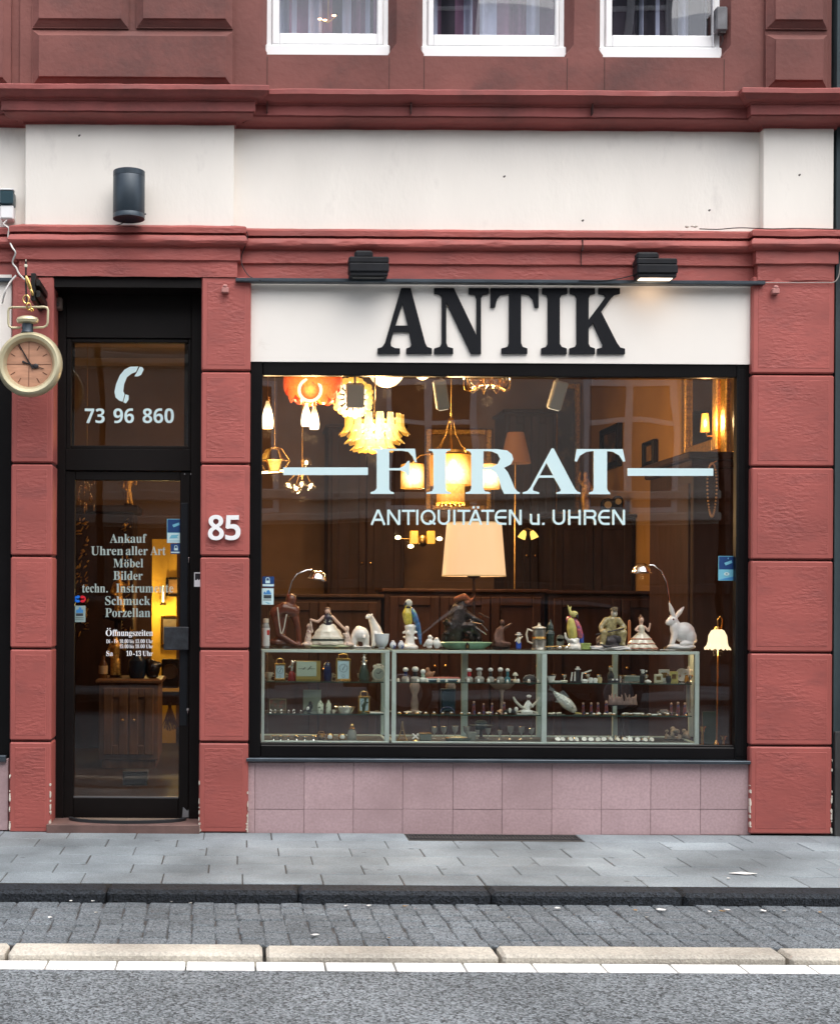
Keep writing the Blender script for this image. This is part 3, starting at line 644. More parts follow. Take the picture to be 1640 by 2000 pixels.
b = B(); c_ = P(369, 1090, Yl); b.cap((c_.x, Yl - .012, c_.z), .004, (c_.x, Yl - .012, c_.z - .025), .003); b.build('key', mat('bright_steel', (.6, .6, .6), .25, 1.), DR); b = B(); c_ = P(367, 1386, Yl); b.lathe([(.008, 0), (.009, .006), (.006, .01), (0, .011)], (c_.x, Yl - .004, c_.z), 14, (90, 0, 0)); b.cap((c_.x, Yl - .016, c_.z), .003, (c_.x, Yl - .016, c_.z - .02), .0025); b.build('key_cylinder', mat('bright_steel', (.6, .6, .6), .25, 1.), DR)
b = B(); b.box(X(322, Yl), X(371, Yl), Yl - .035, Yl - .012, Z(1272, Yl), Z(1227, Yl), .004); b.box(X(340, Yl), X(354, Yl), Yl - .014, Yl + .004, Z(1262, Yl), Z(1238, Yl)); b.build('push_plate', mat('black_push_plate', (.02, .024, .03), .5, var=.4, vs=30, bump=.3, bs=40), DR)
b = B(); c_ = [P(p, q, Yl) for p, q in ((356, 1596), (358, 1576), (366, 1584), (371, 1578), (372, 1596))]; b.prism([(v.x, v.z) for v in c_], Yl - .004, Yl + .002); b.build('kick_plate', mat('scuffed_plate', (.3, .31, .33), .4, .6), DR)
for p in (361, 373): b = B(); c_ = P(p, 926, Yd); b.lathe([(.004, 0), (.004, .003), (0, .004)], (c_.x, Yd, c_.z), 10, (90, 0, 0)); b.build('screw', MATS['dull_alu'], DR)
OE = 1.0
writing([(serif("Ankauf"), 215, 287, 1060, 17), (serif("Uhren"), 178, 241, 1084, 17), (serif("aller"), 246, 289, 1084, 17), (serif("Art"), 294, 324, 1084, 17), (serif("M"), 222, 241, 1108, 16.5), (serif("o"), 243, 252, 1108, 16.5), (serif("bel"), 253.5, 280, 1108, 16.5), (serif("Bilder"), 222, 279, 1132.5, 17), (serif("techn"), 161, 206, 1157, 17), (".", 208, 211, 1157, 17), (serif("Instrumente"), 227, 339, 1157, 17), (serif("Schmuck"), 206, 294, 1181.5, 17), (serif("Porzellan"), 206, 294, 1205, 17), ("..", 244, 251.5, 1095.5, 17)], 'lettering', LETW2, DR, Yp - .002, .002)
writing([(serif("O"), 207, 219, 1242, 12), ("..", 209.5, 216.5, 1228.5, 12), (serif("ffnungszeiten"), 220, 299, 1242, 12), (serif("Di - Fr"), 208, 231, 1256, 7), (serif("10"), 234, 241, 1256, 7), (".", 242, 243, 1256, 7), (serif("00 bis 13"), 244, 272, 1256, 7), (".", 273, 274, 1256, 7), (serif("00 Uhr"), 275, 299, 1256, 7),
         (serif("15"), 234, 241, 1266, 7), (".", 242, 243, 1266, 7), (serif("00 bis 18"), 244, 272, 1266, 7), (".", 273, 274, 1266, 7), (serif("00 Uhr"), 275, 299, 1266, 7), (serif("Sa"), 208, 221, 1281, 9.5), (serif("10"), 247, 258, 1281, 9.5), ("-", 260, 264, 1281, 9.5), (serif("13"), 265, 276, 1281, 9.5), (serif("Uhr"), 279, 299, 1281, 9.5)], 'lettering', LETW3, DR, Yp - .002, .002)
# doorstep
b = B(); b.box(X(91, -.03, 1618), X(390, -.03, 1618), -.03, .34, -.1, Z(1611, -.03, 250), .004); b.build('doorstep', STEP, HO)
zst = Z(1611, -.03, 250)
# half-round rubber mat on the step
cx_ = X(247, .05, 1604)
b = B(); rx = X(362, .12) - X(247, .12); n_ = 24
outer = [(rx * math.cos(math.pi + math.pi * k / n_), .15 * math.sin(math.pi + math.pi * k / n_)) for k in range(n_ + 1)]
inner = [(rx * .93 * math.cos(math.pi + math.pi * k / n_), .125 * math.sin(math.pi + math.pi * k / n_)) for k in range(n_ + 1)]
vs = [(x, y, h) for h in (0, .016) for x, y in outer] + [(x, y, h) for h in (0, .016) for x, y in inner]; N = n_ + 1
b.add(vs, [(k, k + 1, N + k + 1, N + k) for k in range(n_)] + [(2 * N + k, 2 * N + k + 1, 3 * N + k + 1, 3 * N + k) for k in range(n_)] + [(N + k, N + k + 1, 3 * N + k + 1, 3 * N + k) for k in range(n_)])
MT = thing('door_mat', 'half-round brown door mat with black rubber rim on the brown doorstep', 'door mat', (cx_, .15, zst + .001))
b.build('rim', mat('black_rubber', (.015, .017, .02), .5), MT)
b = B(); vs = [(x, y, h) for h in (.001, .010) for x, y in inner]; b.add(vs, [tuple(range(N)), tuple(range(N, 2 * N))] + [(k, (k + 1) % N, N + (k + 1) % N, N + k) for k in range(N)]); b.build('pile', mat('mat_pile', (.16, .12, .09), .95, var=.3, vs=80, bump=.6, bs=300), MT)

# ------------------------------------------------------------------ upper windows
for (a, c, d, ga, gc, gd), (x0, x1, z0) in zip(wins, ops):
    Ww = bpy.data.objects.new('window', None); C.objects.link(Ww); Ww.parent = HO
    Yu = .13; b = B(); gx0, gx1, gz = X(ga, Yu, 40), X(gc, Yu, 40), Z(gd, Yu, (ga + gc) / 2)
    sx0, sx1, sz = x0 + .03, x1 - .03, z0 + .085
    b.box(x0 - .01, x1 + .01, Yu - .02, Yu + .04, z0 - .004, sz - .003, .006); b.box(x0 - .01, sx0 - .001, Yu, Yu + .05, sz - .003, zt - .1, .004); b.box(sx1 + .001, x1 + .01, Yu, Yu + .05, sz - .003, zt - .1, .004)
    b.box(x0 - .01, x1 + .01, Yu, Yu + .05, zt - .1, zt); b.build('frame', WHITE, Ww)
    b = B(); b.box(sx0, gx0, Yu - .012, Yu + .03, sz, zt - .1, .006); b.box(gx1, sx1, Yu - .012, Yu + .03, sz, zt - .1, .006); b.box(gx0, gx1, Yu - .011, Yu + .03, sz, gz, .006); b.build('sash', WHITE, Ww)
    b = B(); b.box(gx0 - .005, gx1 + .005, Yu + .008, Yu + .013, gz - .005, zt - .1); b.build('pane', UGLASS, Ww)
# room behind them
b = B(); b.box(X(480, .5), XE - .1, 2.6, 2.7, Z(180), zt + .4); b.box(X(480, .5), XE - .1, .5, 2.6, Z(172), Z(170)); b.build('upper_room', mat('dim_room', (.12, .10, .09), .9), HO)
b = B(); b.box(XL, XE, .06, 3, zt, zt + .05); b.box(XL, XE, .06, .5, zt + .05, zt + 5); b.build('upper_wall', SAND, HO)
CUR = [mat('mauve_curtain', (.20, .10, .17), .9, var=.3, vs=3), mat('dark_curtain', (.035, .025, .04), .9), mat('net_curtain', (.42, .45, .60), .9, var=.15)]
for wi, (name, labs) in enumerate((('first', 'purple and grey striped curtain behind the upper window with the small mirrored glow'), ('mid', 'grey and mauve striped curtain behind the middle upper window'), ('last', 'grey blue curtain behind the upper window with the grey box on its frame'))):
    a, c, d, ga, gc, gd = wins[wi]; Yc = .34
    x0, x1 = X(ga - 14, Yc, 40), X(gc + 14, Yc, 40); z0 = Z(gd + 14, Yc); n_ = 150; b = B(); rr = random.Random(wi + 5); ph = 0
    vs = []; mi = []; cur = 0; left = 0
    for k in range(n_ + 1):
        t = k / n_; ph += .34 + .18 * math.sin(t * 19 + wi); x = x0 + (x1 - x0) * t; y = Yc + .022 * math.sin(ph) + .01 * math.sin(ph * .37 + wi)
        vs += [(x, y, z0), (x, y + .01 * math.sin(k * .2), zt)]
        if left <= 0: cur = rr.choice((0, 1, 2, 2, 0)) if wi < 2 else rr.choice((1, 2, 2, 1)); left = rr.randint(4, 14)
        left -= 1; mi.append(cur)
    m_ = len(vs); vs2 = [(x, y + .003, z) for x, y, z in vs]
    for k in range(n_): b.i = mi[k]; b.add([vs[2 * k], vs[2 * k + 1], vs[2 * k + 3], vs[2 * k + 2], vs2[2 * k], vs2[2 * k + 1], vs2[2 * k + 3], vs2[2 * k + 2]], [(0, 1, 2, 3), (4, 5, 6, 7)])
    o = b.build('curtain', CUR, None, o=(0, 0, 0), smooth=80); tag(o, labs, 'curtain', 'curtains in the upper windows')
# glowing bulbs added to stand for a chandelier mirrored in the first upper window
GLOWO = mat('mirrored_lamp_glow', (1, .6, .3), .5, emit=(1, .42, .16), es=9)
UL = thing('mirrored_lamp', 'small brass lamp with glowing orange bulbs added for a mirrored chandelier in the upper left window', 'lamp', P(641, 38, .27))
b = B(); b.tube([(-.045, 0, -.006), (0, 0, -.02), (.04, 0, .012)], .004, 6); b.tube([(0, 0, -.02), (0, 0, .9)], .003, 6); b.build('arm', mat('old_brass', (.35, .22, .08), .35, 1., var=.3, vs=20), UL)
for dx, dz in ((-.05, 0.002), (-.02, -.004), (.036, .024)):
    b = B(); b.ell((dx, 0, dz), (.013, .006, .005)); b.build('bulb', GLOWO, UL)
# grey box on the right-hand upper window
DB = thing('detector_box', 'small grey weathered box fixed to the right upper window frame with a hanging wire', 'box', P(1406, 40, .08))
s_ = sc(.08)
b = B(); b.box(-11 * s_, 11 * s_, -.03, .03, -23 * s_, 24 * s_, .008); b.build('housing', mat('grey_box', (.13, .13, .14), .6, var=.3, vs=15), DB)
b = B(); b.box(-3 * s_, 9 * s_, -.02, .02, -27 * s_, -23 * s_, .002); b.build('gland', mat('dark_gland', (.03, .02, .02), .6), DB)
b = B(); b.tube([(3 * s_, 0, -27 * s_), (5 * s_, 0, -38 * s_), (1 * s_, .01, -48 * s_)], .003, 6); b.build('wire', MATS['dark_gland'], DB)

# ================================================================== neighbour at the right edge
NB = thing('neighbouring_house', 'dark slate grey house wall with downpipe at the right edge of the picture', 'building', (XR + .03, .12, 0))
b = B(); b.box(.0, 4.5, -.09, .5, 0, 9); b.build('wall', SLATE, NB)
b = B(); b.box(.0, 4.5, -.12, -.0905, -.05, .62, .005); b.build('plinth', mat('dark_plinth', (.05, .05, .05), .8, var=.2), NB)
b = B(); b.tube([(.10, -.16, 0), (.10, -.16, 8.5)], .042, 14); b.build('downpipe', mat('downpipe_zinc', (.07, .095, .11), .5, .5, var=.2, vs=3), NB)
b = B(); b.box(XE - .02, XR + .1, .1, .3, -.1, zt); b.build('end_reveal', mat('reveal_shade', (.03, .025, .025), .9), HO)  # dark fill between the houses, the shade of the gap put into its colour

# ================================================================== THE OTHER SIDE OF THE STREET (seen only as reflections in the panes)
def street_house(x0, x1, h, wallc, basec, label, seed, w0):
    Yh = -13.3; rr = random.Random(seed); t = thing('street_house', label, 'building', ((x0 + x1) / 2, Yh, 0)); cx = (x0 + x1) / 2
    b = B(); b.box(x0 - cx, x1 - cx, -6, 0, 2.55, h)
    for zz in (2.6, 2.95, 5.2, 5.45, 8.7): b.box(x0 - cx, x1 - cx, 0, .14, zz, zz + .14, .02)
    b.box(x0 - cx, x1 - cx, 0, .4, h - .5, h, .05)
    wm = mat('street_wall_%d' % seed, wallc, .85, var=.12, vs=2); b.build('wall', wm, t)
    b = B(); b.box(x0 - cx, x1 - cx, -6, 0, -.1, 2.55); b.box(x0 - cx, x1 - cx, 0, .1, 1.5, 1.66, .02)
    k = x0 - cx + .4
    while k < x1 - cx - .5: b.box(k, k + .35, 0, .08, 0, 1.5, .02); b.box(k + .1, k + .3, 0, .08, 1.66, 2.55, .02); k += 1.62
    b.build('ground_floor', mat('street_base_%d' % seed, basec, .85, var=.2, vs=3), t)
    n = int((x1 - x0) / 3.15)
    for f in range(3):
        for i in range(n):
            wx = w0 + i * 3.15 - cx
            if wx - .8 < x0 - cx or wx + .8 > x1 - cx: continue
            zb = 2.75 + f * 3.3
            b = B(); frame_rect(b, wx - .72, wx + .72, zb, zb + 2.1, wx - .63, wx + .63, zb + .08, zb + 2.0, 0, .06); b.box(wx - .06, wx + .06, 0, .062, zb + .08, zb + 2.0); b.box(wx - .63, wx + .63, 0, .05, zb + 1.42, zb + 1.49)
            fr = b.build('window', WHITE, t); b = B(); b.box(wx - .63, wx + .63, .005, .02, zb + .08, zb + 2.0); b.build('pane', mat('street_pane', (.05, .06, .07), .05, spec=.9), fr)
    return t
street_house(-2.2, 7.6, 9.4, (.64, .58, .50), (.12, .085, .065), 'tan stuccoed house across the street, mirrored in the display window', 1, -.15)
street_house(-12, -2.3, 9.2, (.42, .38, .33), (.12, .10, .09), 'pale stuccoed house across the street, opposite the left end of the shop', 2, -10.4)
street_house(7.7, 18, 9.6, (.30, .17, .13), (.08, .06, .05), 'red brick house across the street, opposite the right end of the shop', 3, 9.3)

# ================================================================== THE SHOP ROOM
RX0, RX1, RYB, RZ0, RZ1 = -1.75, 3.36, 5.0, .16, 3.64
WOODF = mat('floor_boards', (.035, .018, .010), .5, var=.3, vs=3, stretch=(8, 1, 1))
OCHRE = mat('ochre_wall', (.50, .27, .085), .8, var=.1, vs=2)
BRWALL = mat('brown_wall', (.20, .115, .07), .85, var=.2, vs=2)
# dark cars parked along the far kerb (mirrored in the lower half of the panes)
def parked_car(label, cx, m, flip):
    t = thing('parked_car', label, 'car', (cx, -9.5, zr), 'dark cars parked across the street'); f = -1 if flip else 1
    side = [(-2.1, .35), (-2.15, .62), (-2.05, .82), (-1.25, .95), (-.65, 1.40), (-.3, 1.47), (.85, 1.46), (1.35, 1.38), (1.95, .98), (2.12, .9), (2.15, .55), (2.1, .32)]
    b = B(); n_ = len(side); vs = []
    for y, sh, top in ((-.84, 1, 0), (-.80, 1, 1), (.80, 1, 1), (.84, 1, 0)):
        for x, z in side: vs.append((x * f, y * (.82 if z > 1.1 else 1), z if top or z < 1.1 else z - .05))
    b.add(vs, [(i * n_ + k, i * n_ + (k + 1) % n_, (i + 1) * n_ + (k + 1) % n_, (i + 1) * n_ + k) for i in range(3) for k in range(n_)] + [tuple(range(n_)), tuple(3 * n_ + k for k in range(n_))]); b.build('body', m, t, smooth=25)
    for sy in (-1, 1):
        for poly in ([(-1.05, 1.0), (-.6, 1.33), (-.2, 1.38), (-.2, 1.0)], [(-.12, 1.0), (-.12, 1.38), (.78, 1.37), (.95, 1.0)], [(1.02, 1.0), (.9, 1.35), (1.2, 1.3), (1.55, 1.0)]):
            b = B(); b.prism([(x * f, z) for x, z in poly], sy * .70 if sy > 0 else -.86, sy * .86 if sy > 0 else -.70); b.build('side_window', mat('car_glass', (.02, .025, .03), .04, spec=.9), t)
        for x in (-1.35, 1.3): b = B(); b.lathe([(0, -.1), (.30, -.1), (.32, -.06), (.32, .06), (.30, .1), (0, .1)], (x * f, sy * .76, .32), 28, (90, 0, 0)); wl = b.build('wheel', mat('tyre', (.012, .012, .012), .8), t); b = B(); b.lathe([(0, -.115), (.19, -.11), (.2, -.1), (.2, .1), (.19, .11), (0, .115)], (x * f, sy * .76, .32), 24, (90, 0, 0)); b.build('rim', mat('car_rim', (.3, .3, .32), .3, .9), wl)
    return t
parked_car('dark brown car parked across the street, mirrored in the display window', 3.4, mat('car_brown', (.03, .016, .012), .15, coat=1), False)
parked_car('black car parked across the street, mirrored in the door', -1.7, mat('car_black', (.008, .008, .010), .15, coat=1), True)
parked_car('dark grey car parked across the street at the right', 8.6, mat('car_grey', (.03, .03, .034), .15, coat=1), False)
CEIL = mat('ceiling_paint', (.34, .235, .15), .85, var=.06)
b = B(); b.box(RX0, RX1, .3, RYB, RZ0 - .1, RZ0); structure(b, 'shop_floor', WOODF)
b = B(); b.box(RX0, RX1, .3, RYB, RZ1, RZ1 + .1)
for k in range(5): b.box(RX0, RX1, .9 + k * .95, 1.05 + k * .95, RZ1 - .08, RZ1 - .004)
structure(b, 'shop_ceiling', CEIL)
b = B(); b.box(RX1, RX1 + .1, .3, RYB, RZ0, RZ1); structure(b, 'wall_right', OCHRE)
b = B(); b.box(RX0 - .1, RX0, .3, RYB, RZ0, RZ1); structure(b, 'wall_left', BRWALL)
b = B(); b.box(RX0, RX1, RYB, RYB + .1, RZ0, RZ1); structure(b, 'wall_back', BRWALL)
# front wall inside, around the openings
b = B(); b.box(RX0, X(100, .3), .3, .34, RZ0, RZ1); b.box(X(385, .3), X(492, .3), .3, .34, RZ0, RZ1); b.box(X(492, .3), X(1466, .3), .3, .34, 2.82, RZ1); b.box(X(1466, .3), RX1, .3, .34, RZ0, RZ1); b.box(X(100, .3), X(385, .3), .3, .34, 3.25, RZ1); b.box(X(492, .3), X(1466, .3), .3, .34, RZ0, .40)
structure(b, 'wall_front', BRWALL)
b = B(); b.box(X(500, .2), X(1460, .2), .115, .30, .36, Z(1458, .16)); structure(b, 'display_floor', mat('display_board', (.03, .028, .035), .6))

# ---- shared materials of the goods
BRASS = mat('brass', (.72, .47, .16), .25, 1., var=.2, vs=20)
OLDB = mat('old_brass', (.35, .22, .08), .35, 1., var=.3, vs=20)
GILT = mat('gilt_wood', (.62, .36, .09), .35, .8, var=.45, vs=60, bump=.6, bs=120)
CHROME = mat('chrome', (.82, .82, .82), .07, 1.)
SILVER = mat('silver', (.78, .77, .74), .2, 1., var=.1)
DWOOD = mat('dark_wood', (.030, .014, .010), .6, spec=.2, var=.35, vs=3, stretch=(6, 6, 1))
RWOOD = mat('red_brown_wood', (.034, .014, .011), .6, spec=.2, var=.3, vs=3, stretch=(6, 6, 1))
MWOOD = mat('mid_wood', (.22, .105, .045), .4, var=.3, vs=4, stretch=(6, 6, 1))
GREYM = mat('grey_spot_metal', (.42, .43, .40), .5, .1)
PORC = mat('white_porcelain', (.82, .81, .75), .1, coat=.9, var=.04)
def glow(name, col, es, base=None): return mat(name, base or tuple(.25 * c for c in col), .3, emit=col, es=es)
def glowg(name, cold, hot, lo, hi, c, rad):
    """lamp glass lit by the bulb behind it: brightest next to the bulb at c, fainter with distance from it"""
    m = mat(name, tuple(.25 * v for v in cold), .25, emit=hot, es=hi); n = m.node_tree.nodes; l = m.node_tree.links; b = n['Principled BSDF']
    tc = n.new('ShaderNodeTexCoord'); d = n.new('ShaderNodeVectorMath'); d.operation = 'DISTANCE'; d.inputs[1].default_value = c; l.new(tc.outputs['Object'], d.inputs[0])
    r = n.new('ShaderNodeMapRange'); r.interpolation_type = 'SMOOTHSTEP'; r.inputs[1].default_value = 0; r.inputs[2].default_value = rad; r.inputs[3].default_value = 1; r.inputs[4].default_value = 0; l.new(d.outputs['Value'], r.inputs[0])
    t = n.new('ShaderNodeTexNoise'); t.inputs['Scale'].default_value = 55; t.inputs['Detail'].default_value = 3; l.new(tc.outputs['Object'], t.inputs['Vector'])
    k = n.new('ShaderNodeMapRange'); k.inputs[1].default_value = .3; k.inputs[2].default_value = .7; k.inputs[3].default_value = .72; k.inputs[4].default_value = 1.2; l.new(t.outputs[0], k.inputs[0])
    s = n.new('ShaderNodeMapRange'); s.inputs[3].default_value = lo; s.inputs[4].default_value = hi; l.new(r.outputs[0], s.inputs[0])
    mu = n.new('ShaderNodeMath'); mu.operation = 'MULTIPLY'; l.new(s.outputs[0], mu.inputs[0]); l.new(k.outputs[0], mu.inputs[1]); l.new(mu.outputs[0], b.inputs['Emission Strength'])
    x = n.new('ShaderNodeMix'); x.data_type = 'RGBA'; l.new(r.outputs[0], x.inputs[0]); x.inputs[6].default_value = (*cold, 1); x.inputs[7].default_value = (*hot, 1); l.new(x.outputs[2], b.inputs['Emission Color'])
    return m
G_WHITE = glow('glow_white_glass', (1, .80, .46), 1.0)
G_YEL = glow('glow_yellow_glass', (1, .56, .115), .55)
G_HOT = glow('glow_bulb', (1, .80, .42), 3.2)
G_ORG = glow('glow_orange_glass', (1, .105, .010), .40, (.3, .03, .003))
G_ORG2 = glow('glow_orange_pale_glass', (1, .22, .025), .55, (.3, .08, .01))
G_DRUM = glow('glow_drum', (1, .68, .25), 1.1)
G_FRINGE = glow('glow_fringe', (1, .47, .08), .42)
G_SHADE = glow('glow_lamp_shade', (1, .60, .31), .45, (.34, .23, .14))
G_DIM = glow('glow_dim_shade', (1, .48, .06), .5)
CLEAR = glass('clear_glass_bulb', (.96, .9, .8), .08)
def L(px, py, Y): return P(px, py, Y)

class K:
    """one thing built in local picture-sized units: x right, y away, z up from (px,py)"""
    def __init__(s, name, label, cat, px, py, Y, group=None, z=None, push=0):
        s.o = P(px, py, Y); s.s = sc(Y)
        if z is not None: s.o.z = z
        s.e = thing(name, label, cat, s.o, group); s.last = None
    def part(s, name, b, m, parent=None, remesh=0, smooth=35, label=None):
        o = b.build(name, m, parent or s.e, sca=s.s, remesh=remesh, smooth=smooth)
        if label: o['label'] = label
        return o
    def light(s, loc, power, rad=.03, col=(1, .62, .28)): return plamp(s.e, [c * s.s for c in loc], power, col, rad)
def solo(name, label, cat, px, py, Y, b, m, group=None, z=None, remesh=0, smooth=35):
    o_ = P(px, py, Y)
    if z is not None: o_.z = z
    return tag(b.build(name, m, None, o=o_, sca=sc(Y), remesh=remesh, smooth=smooth), label, cat, group)
def rod(k, dz0, r=1.): # hanging rod from height dz0 to the ceiling
    top = (RZ1 - .09 - k.o.z) / k.s; b = B(); b.tube([(0, 0, dz0), (0, 0, top)], r, 8); b.lathe([(0, top), (8, top), (9, top - 4), (3, top - 10), (0, top - 11)], seg=14); k.part('rod', b, OLDB)

# ---------------------------------------------------------------- lamps hanging from the ceiling
k = K('disc_chandelier', 'chandelier of orange and red glass discs hanging top left in the window', 'chandelier', 611, 752, .95); rod(k, 20, 1.3)
b = B(); b.lathe([(0, 30), (40, 28), (44, 24), (44, 20), (0, 20)], seg=24); k.part('frame', b, CHROME)
rr = random.Random(5)
for tier, (rad, zc_, n) in enumerate(((54, 6, 11), (44, -14, 9), (24, -20, 5))):
    for i in range(n):
        a = 2 * math.pi * (i + .35 * tier) / n - .2; r_ = rr.uniform(17, 22) if tier < 2 else 18
        cc = (rad * math.cos(a), rad * math.sin(a), zc_ + rr.uniform(-3, 3)); b = B()
        b.lathe([(0, -1.2), (r_ * .4, -3), (r_ * .75, -2.5), (r_, 0), (r_ * .75, 2.5), (r_ * .4, 3), (0, 1.2)], cc, 20, (90, 0, math.degrees(a) + 90))
        k.part('glass_disc', b, glowg('glow_disc', (1, .07, .004), (1, .30, .035), .3, 1.3, (-.02, -.12, -.07), .26))
b = B(); b.lathe([(0, -1), (8, -3), (16, -3), (23, 0), (16, 3), (8, 3), (0, 1)], (-8, -50, -18), 24, (90, 0, 0)); d_ = k.part('glass_disc', b, glowg('glow_front_disc', (1, .10, .008), (1, .45, .07), .3, 1.3, (-.027, -.17, -.06), .085))
b = B(); b.lathe([(20, -2), (24, 0), (20, 2), (18, 0), (20, -2)], (-8, -54, -18), 24, (90, 0, 0)); k.part('rim', b, G_WHITE, d_)
b = B(); b.ell((0, 0, 6), 9); k.part('bulb', b, G_HOT); k.light((0, 0, -34), 14, .05)
TUL = [(0, 0), (3.2, -.5), (4, -6), (7.5, -16), (10.5, -30), (12, -42), (11.5, -50), (10, -54), (9.6, -54), (10.8, -49), (10.8, -42), (0, -12)]
for px, py, Y, lab, f in ((523, 783, .8, 'white glowing glass pendant lamp hanging alone at the left edge of the window', 1.), (598, 787, 1.0, 'white glowing glass pendant lamp left of the pair under the orange discs', .84), (614, 793, .92, 'white glowing glass pendant lamp right of the pair under the orange discs', .84)):
    k = K('pendant_lamp', lab, 'pendant lamp', px, py, Y, 'white glass pendants'); rod(k, 4, .7)
    b = B(); b.lathe([(0, 8), (3, 8), (4, 0), (0, -1)], seg=12); k.part('socket', b, OLDB)
    b = B(); b.lathe([(r_ * f, z_ * f) for r_, z_ in TUL[1:]], seg=24); k.part('glass_shade', b, glowg('glow_pendant', (1, .62, .24), (1, .90, .66), .45, 2.2, (0, 0, -.115), .125)); k.light((0, 0, -64), 3, .03)
k = K('flower_lamp', 'round lamp of many glowing yellowish glass petals around a grey spotlight', 'chandelier', 689, 776, 1.05); rod(k, 30, 1.3)
rr = random.Random(8); b = B()
for i in range(22):
    a = 2 * math.pi * i / 22; r0 = rr.uniform(32, 37); b.ell((r0 * math.cos(a), rr.uniform(-8, 8), r0 * math.sin(a)), (rr.uniform(7, 9), 4, rr.uniform(6, 8)), (0, -math.degrees(a), 0), 10, 7)
k.part('petal_ring', b, glowg('glow_flower', (1, .50, .07), (1, .88, .50), .6, 2.6, (0, -.03, -.05), .17))
b = B()
for i in range(14):
    a = 2 * math.pi * i / 14; r0 = 24; b.ell((r0 * math.cos(a), -4, r0 * math.sin(a)), (7, 3, 4), (0, -math.degrees(a), 0), 10, 7)
k.part('inner_ring', b, G_WHITE); b = B(); b.ell((0, 6, 0), 16); k.part('bulb', b, G_HOT); k.light((0, -14, -50), 14, .05)
for px, r_, Y, lab in ((755, 36, 1.5, 'large glowing white glass globe cut off by the top of the window'), (825, 17, 1.6, 'small glowing white glass globe at the top of the window')):
    k = K('globe_lamp', lab, 'pendant lamp', px, 757 - r_ if r_ > 30 else 742 - r_, Y); rod(k, r_)
    b = B(); b.ell((0, 0, 0), r_, seg=28, rings=16); k.part('globe', b, glowg('glow_globe', (1, .74, .38), (1, .9, .68), .6, 1.8, (0, -.1, -.08), .16)); k.light((0, 0, -r_ - 12), 5, .04)
# tiers of flared glass petals
k = K('petal_chandelier', 'tiered chandelier of glowing amber glass petals left of centre in the window', 'chandelier', 731, 845, 1.35); rod(k, 30, 1.4)
for rad, zt_, hh, n in ((52, 34, 36, 15), (42, 14, 32, 13), (30, -6, 26, 10), (16, -18, 18, 6)):
    b = B()
    for i in range(n):
        a = 2 * math.pi * (i + .5 * (rad % 3)) / n; ca, sa = math.cos(a), math.sin(a); vs = []; m_ = 6; wv = 7
        pr = [(0, 0), (.5, -.3), (1, -.62), (5, -.84), (12, -1)]
        for j, (out, hz) in enumerate(pr):
            for q in range(m_ + 1):
                u = (q / m_ - .5) * 2; wdt = wv * (1 + .12 * j); dep = (1 - u * u) * 5.5
                tip = -3.5 * (1 - abs(u)) if j == 4 else 0
                ra = rad + out + dep; x, y, z = ra, u * wdt, zt_ + hz * hh + tip
                vs.append((x * ca - y * sa, x * sa + y * ca, z))
        fs = [(j * (m_ + 1) + q, j * (m_ + 1) + q + 1, (j + 1) * (m_ + 1) + q + 1, (j + 1) * (m_ + 1) + q) for j in range(4) for q in range(m_)]
        b.add(vs, fs)
    o = k.part('petal_tier', b, glowg('glow_petal', (1, .50, .07), (1, .80, .30), .30, 2.1, (0, -.14, .02), .26), smooth=60); md = o.modifiers.new('thick', 'SOLIDIFY'); md.thickness = .004
b = B()
for i in range(7): a = 2 * math.pi * i / 7; b.ell((27 * math.cos(a), 27 * math.sin(a), 8), (5, 5, 8))
k.part('bulb', b, G_HOT); k.light((0, 0, -44), 16, .06); k.light((0, -72, 0), 5, .05)
# small crystal chandelier
k = K('crystal_chandelier', 'small brass and glass chandelier with looping arms at the top of the window', 'chandelier', 952, 745, 1.3); rod(k, 10)
rr = random.Random(3)
for i in range(9):
    a = 2 * math.pi * i / 9 + .2; ca, sa = math.cos(a), math.sin(a); b = B(); R_ = 46 + 4 * (i % 2)
    b.tube([(r_ * ca, r_ * sa, z_) for r_, z_ in ((4, 16), (12, 2), (24, -12), (36, -19), (44, -15), (R_, -4), (R_, 4))], 1.1, 7); ar = k.part('arm', b, BRASS)
    b = B(); b.lathe([(.5, -14), (10, -10), (16, 0), (14.5, 6), (14, 6), (15, 0), (9, -9)], (R_ * .55 * ca, R_ * .55 * sa, -2), 14); k.part('glass_bowl', b, CLEAR, ar)
    b = B(); b.ell((R_ * ca, R_ * sa, 8), (2, 2, 4)); k.part('bulb', b, G_DIM if i % 2 else G_HOT, ar)
k.light((0, 0, -40), 2.5, .04)
# large brass chandelier with three glowing drums
k = K('drum_chandelier', 'large brass chandelier with chains and glowing fringed drum shades behind the window lettering', 'chandelier', 880, 920, 2.1); rod(k, 98, 1.2)
b = B(); b.lathe([(0, 104), (5, 103), (8, 97), (7, 93), (0, 92)], seg=16); b.lathe([(0, 114), (3, 113), (3, 108), (0, 107)], seg=12); k.part('cap', b, BRASS)
for i in range(6):
    a = 2 * math.pi * i / 6 + .3; b = B(); b.tube([(6 * math.cos(a), 6 * math.sin(a), 96), (11 * math.cos(a), 11 * math.sin(a), 72), (24 * math.cos(a), 24 * math.sin(a), 48), (40 * math.cos(a), 40 * math.sin(a), 36)], .9, 6); k.part('chain', b, BRASS)
b = B(); b.lathe([(40, 38), (42, 38), (42, 33), (40, 33), (40, 38)], seg=32); k.part('ring', b, BRASS)
b = B(); b.lathe([(24, 30), (41, 30), (43, 24), (42, 8), (41, -28), (40, -28), (41, 8), (40, 26), (24, 28)], seg=30); k.part('glass_drum', b, glowg('glow_main_drum', (1, .42, .06), (1, .82, .45), .3, 2.4, (0, -.12, -.03), .17))
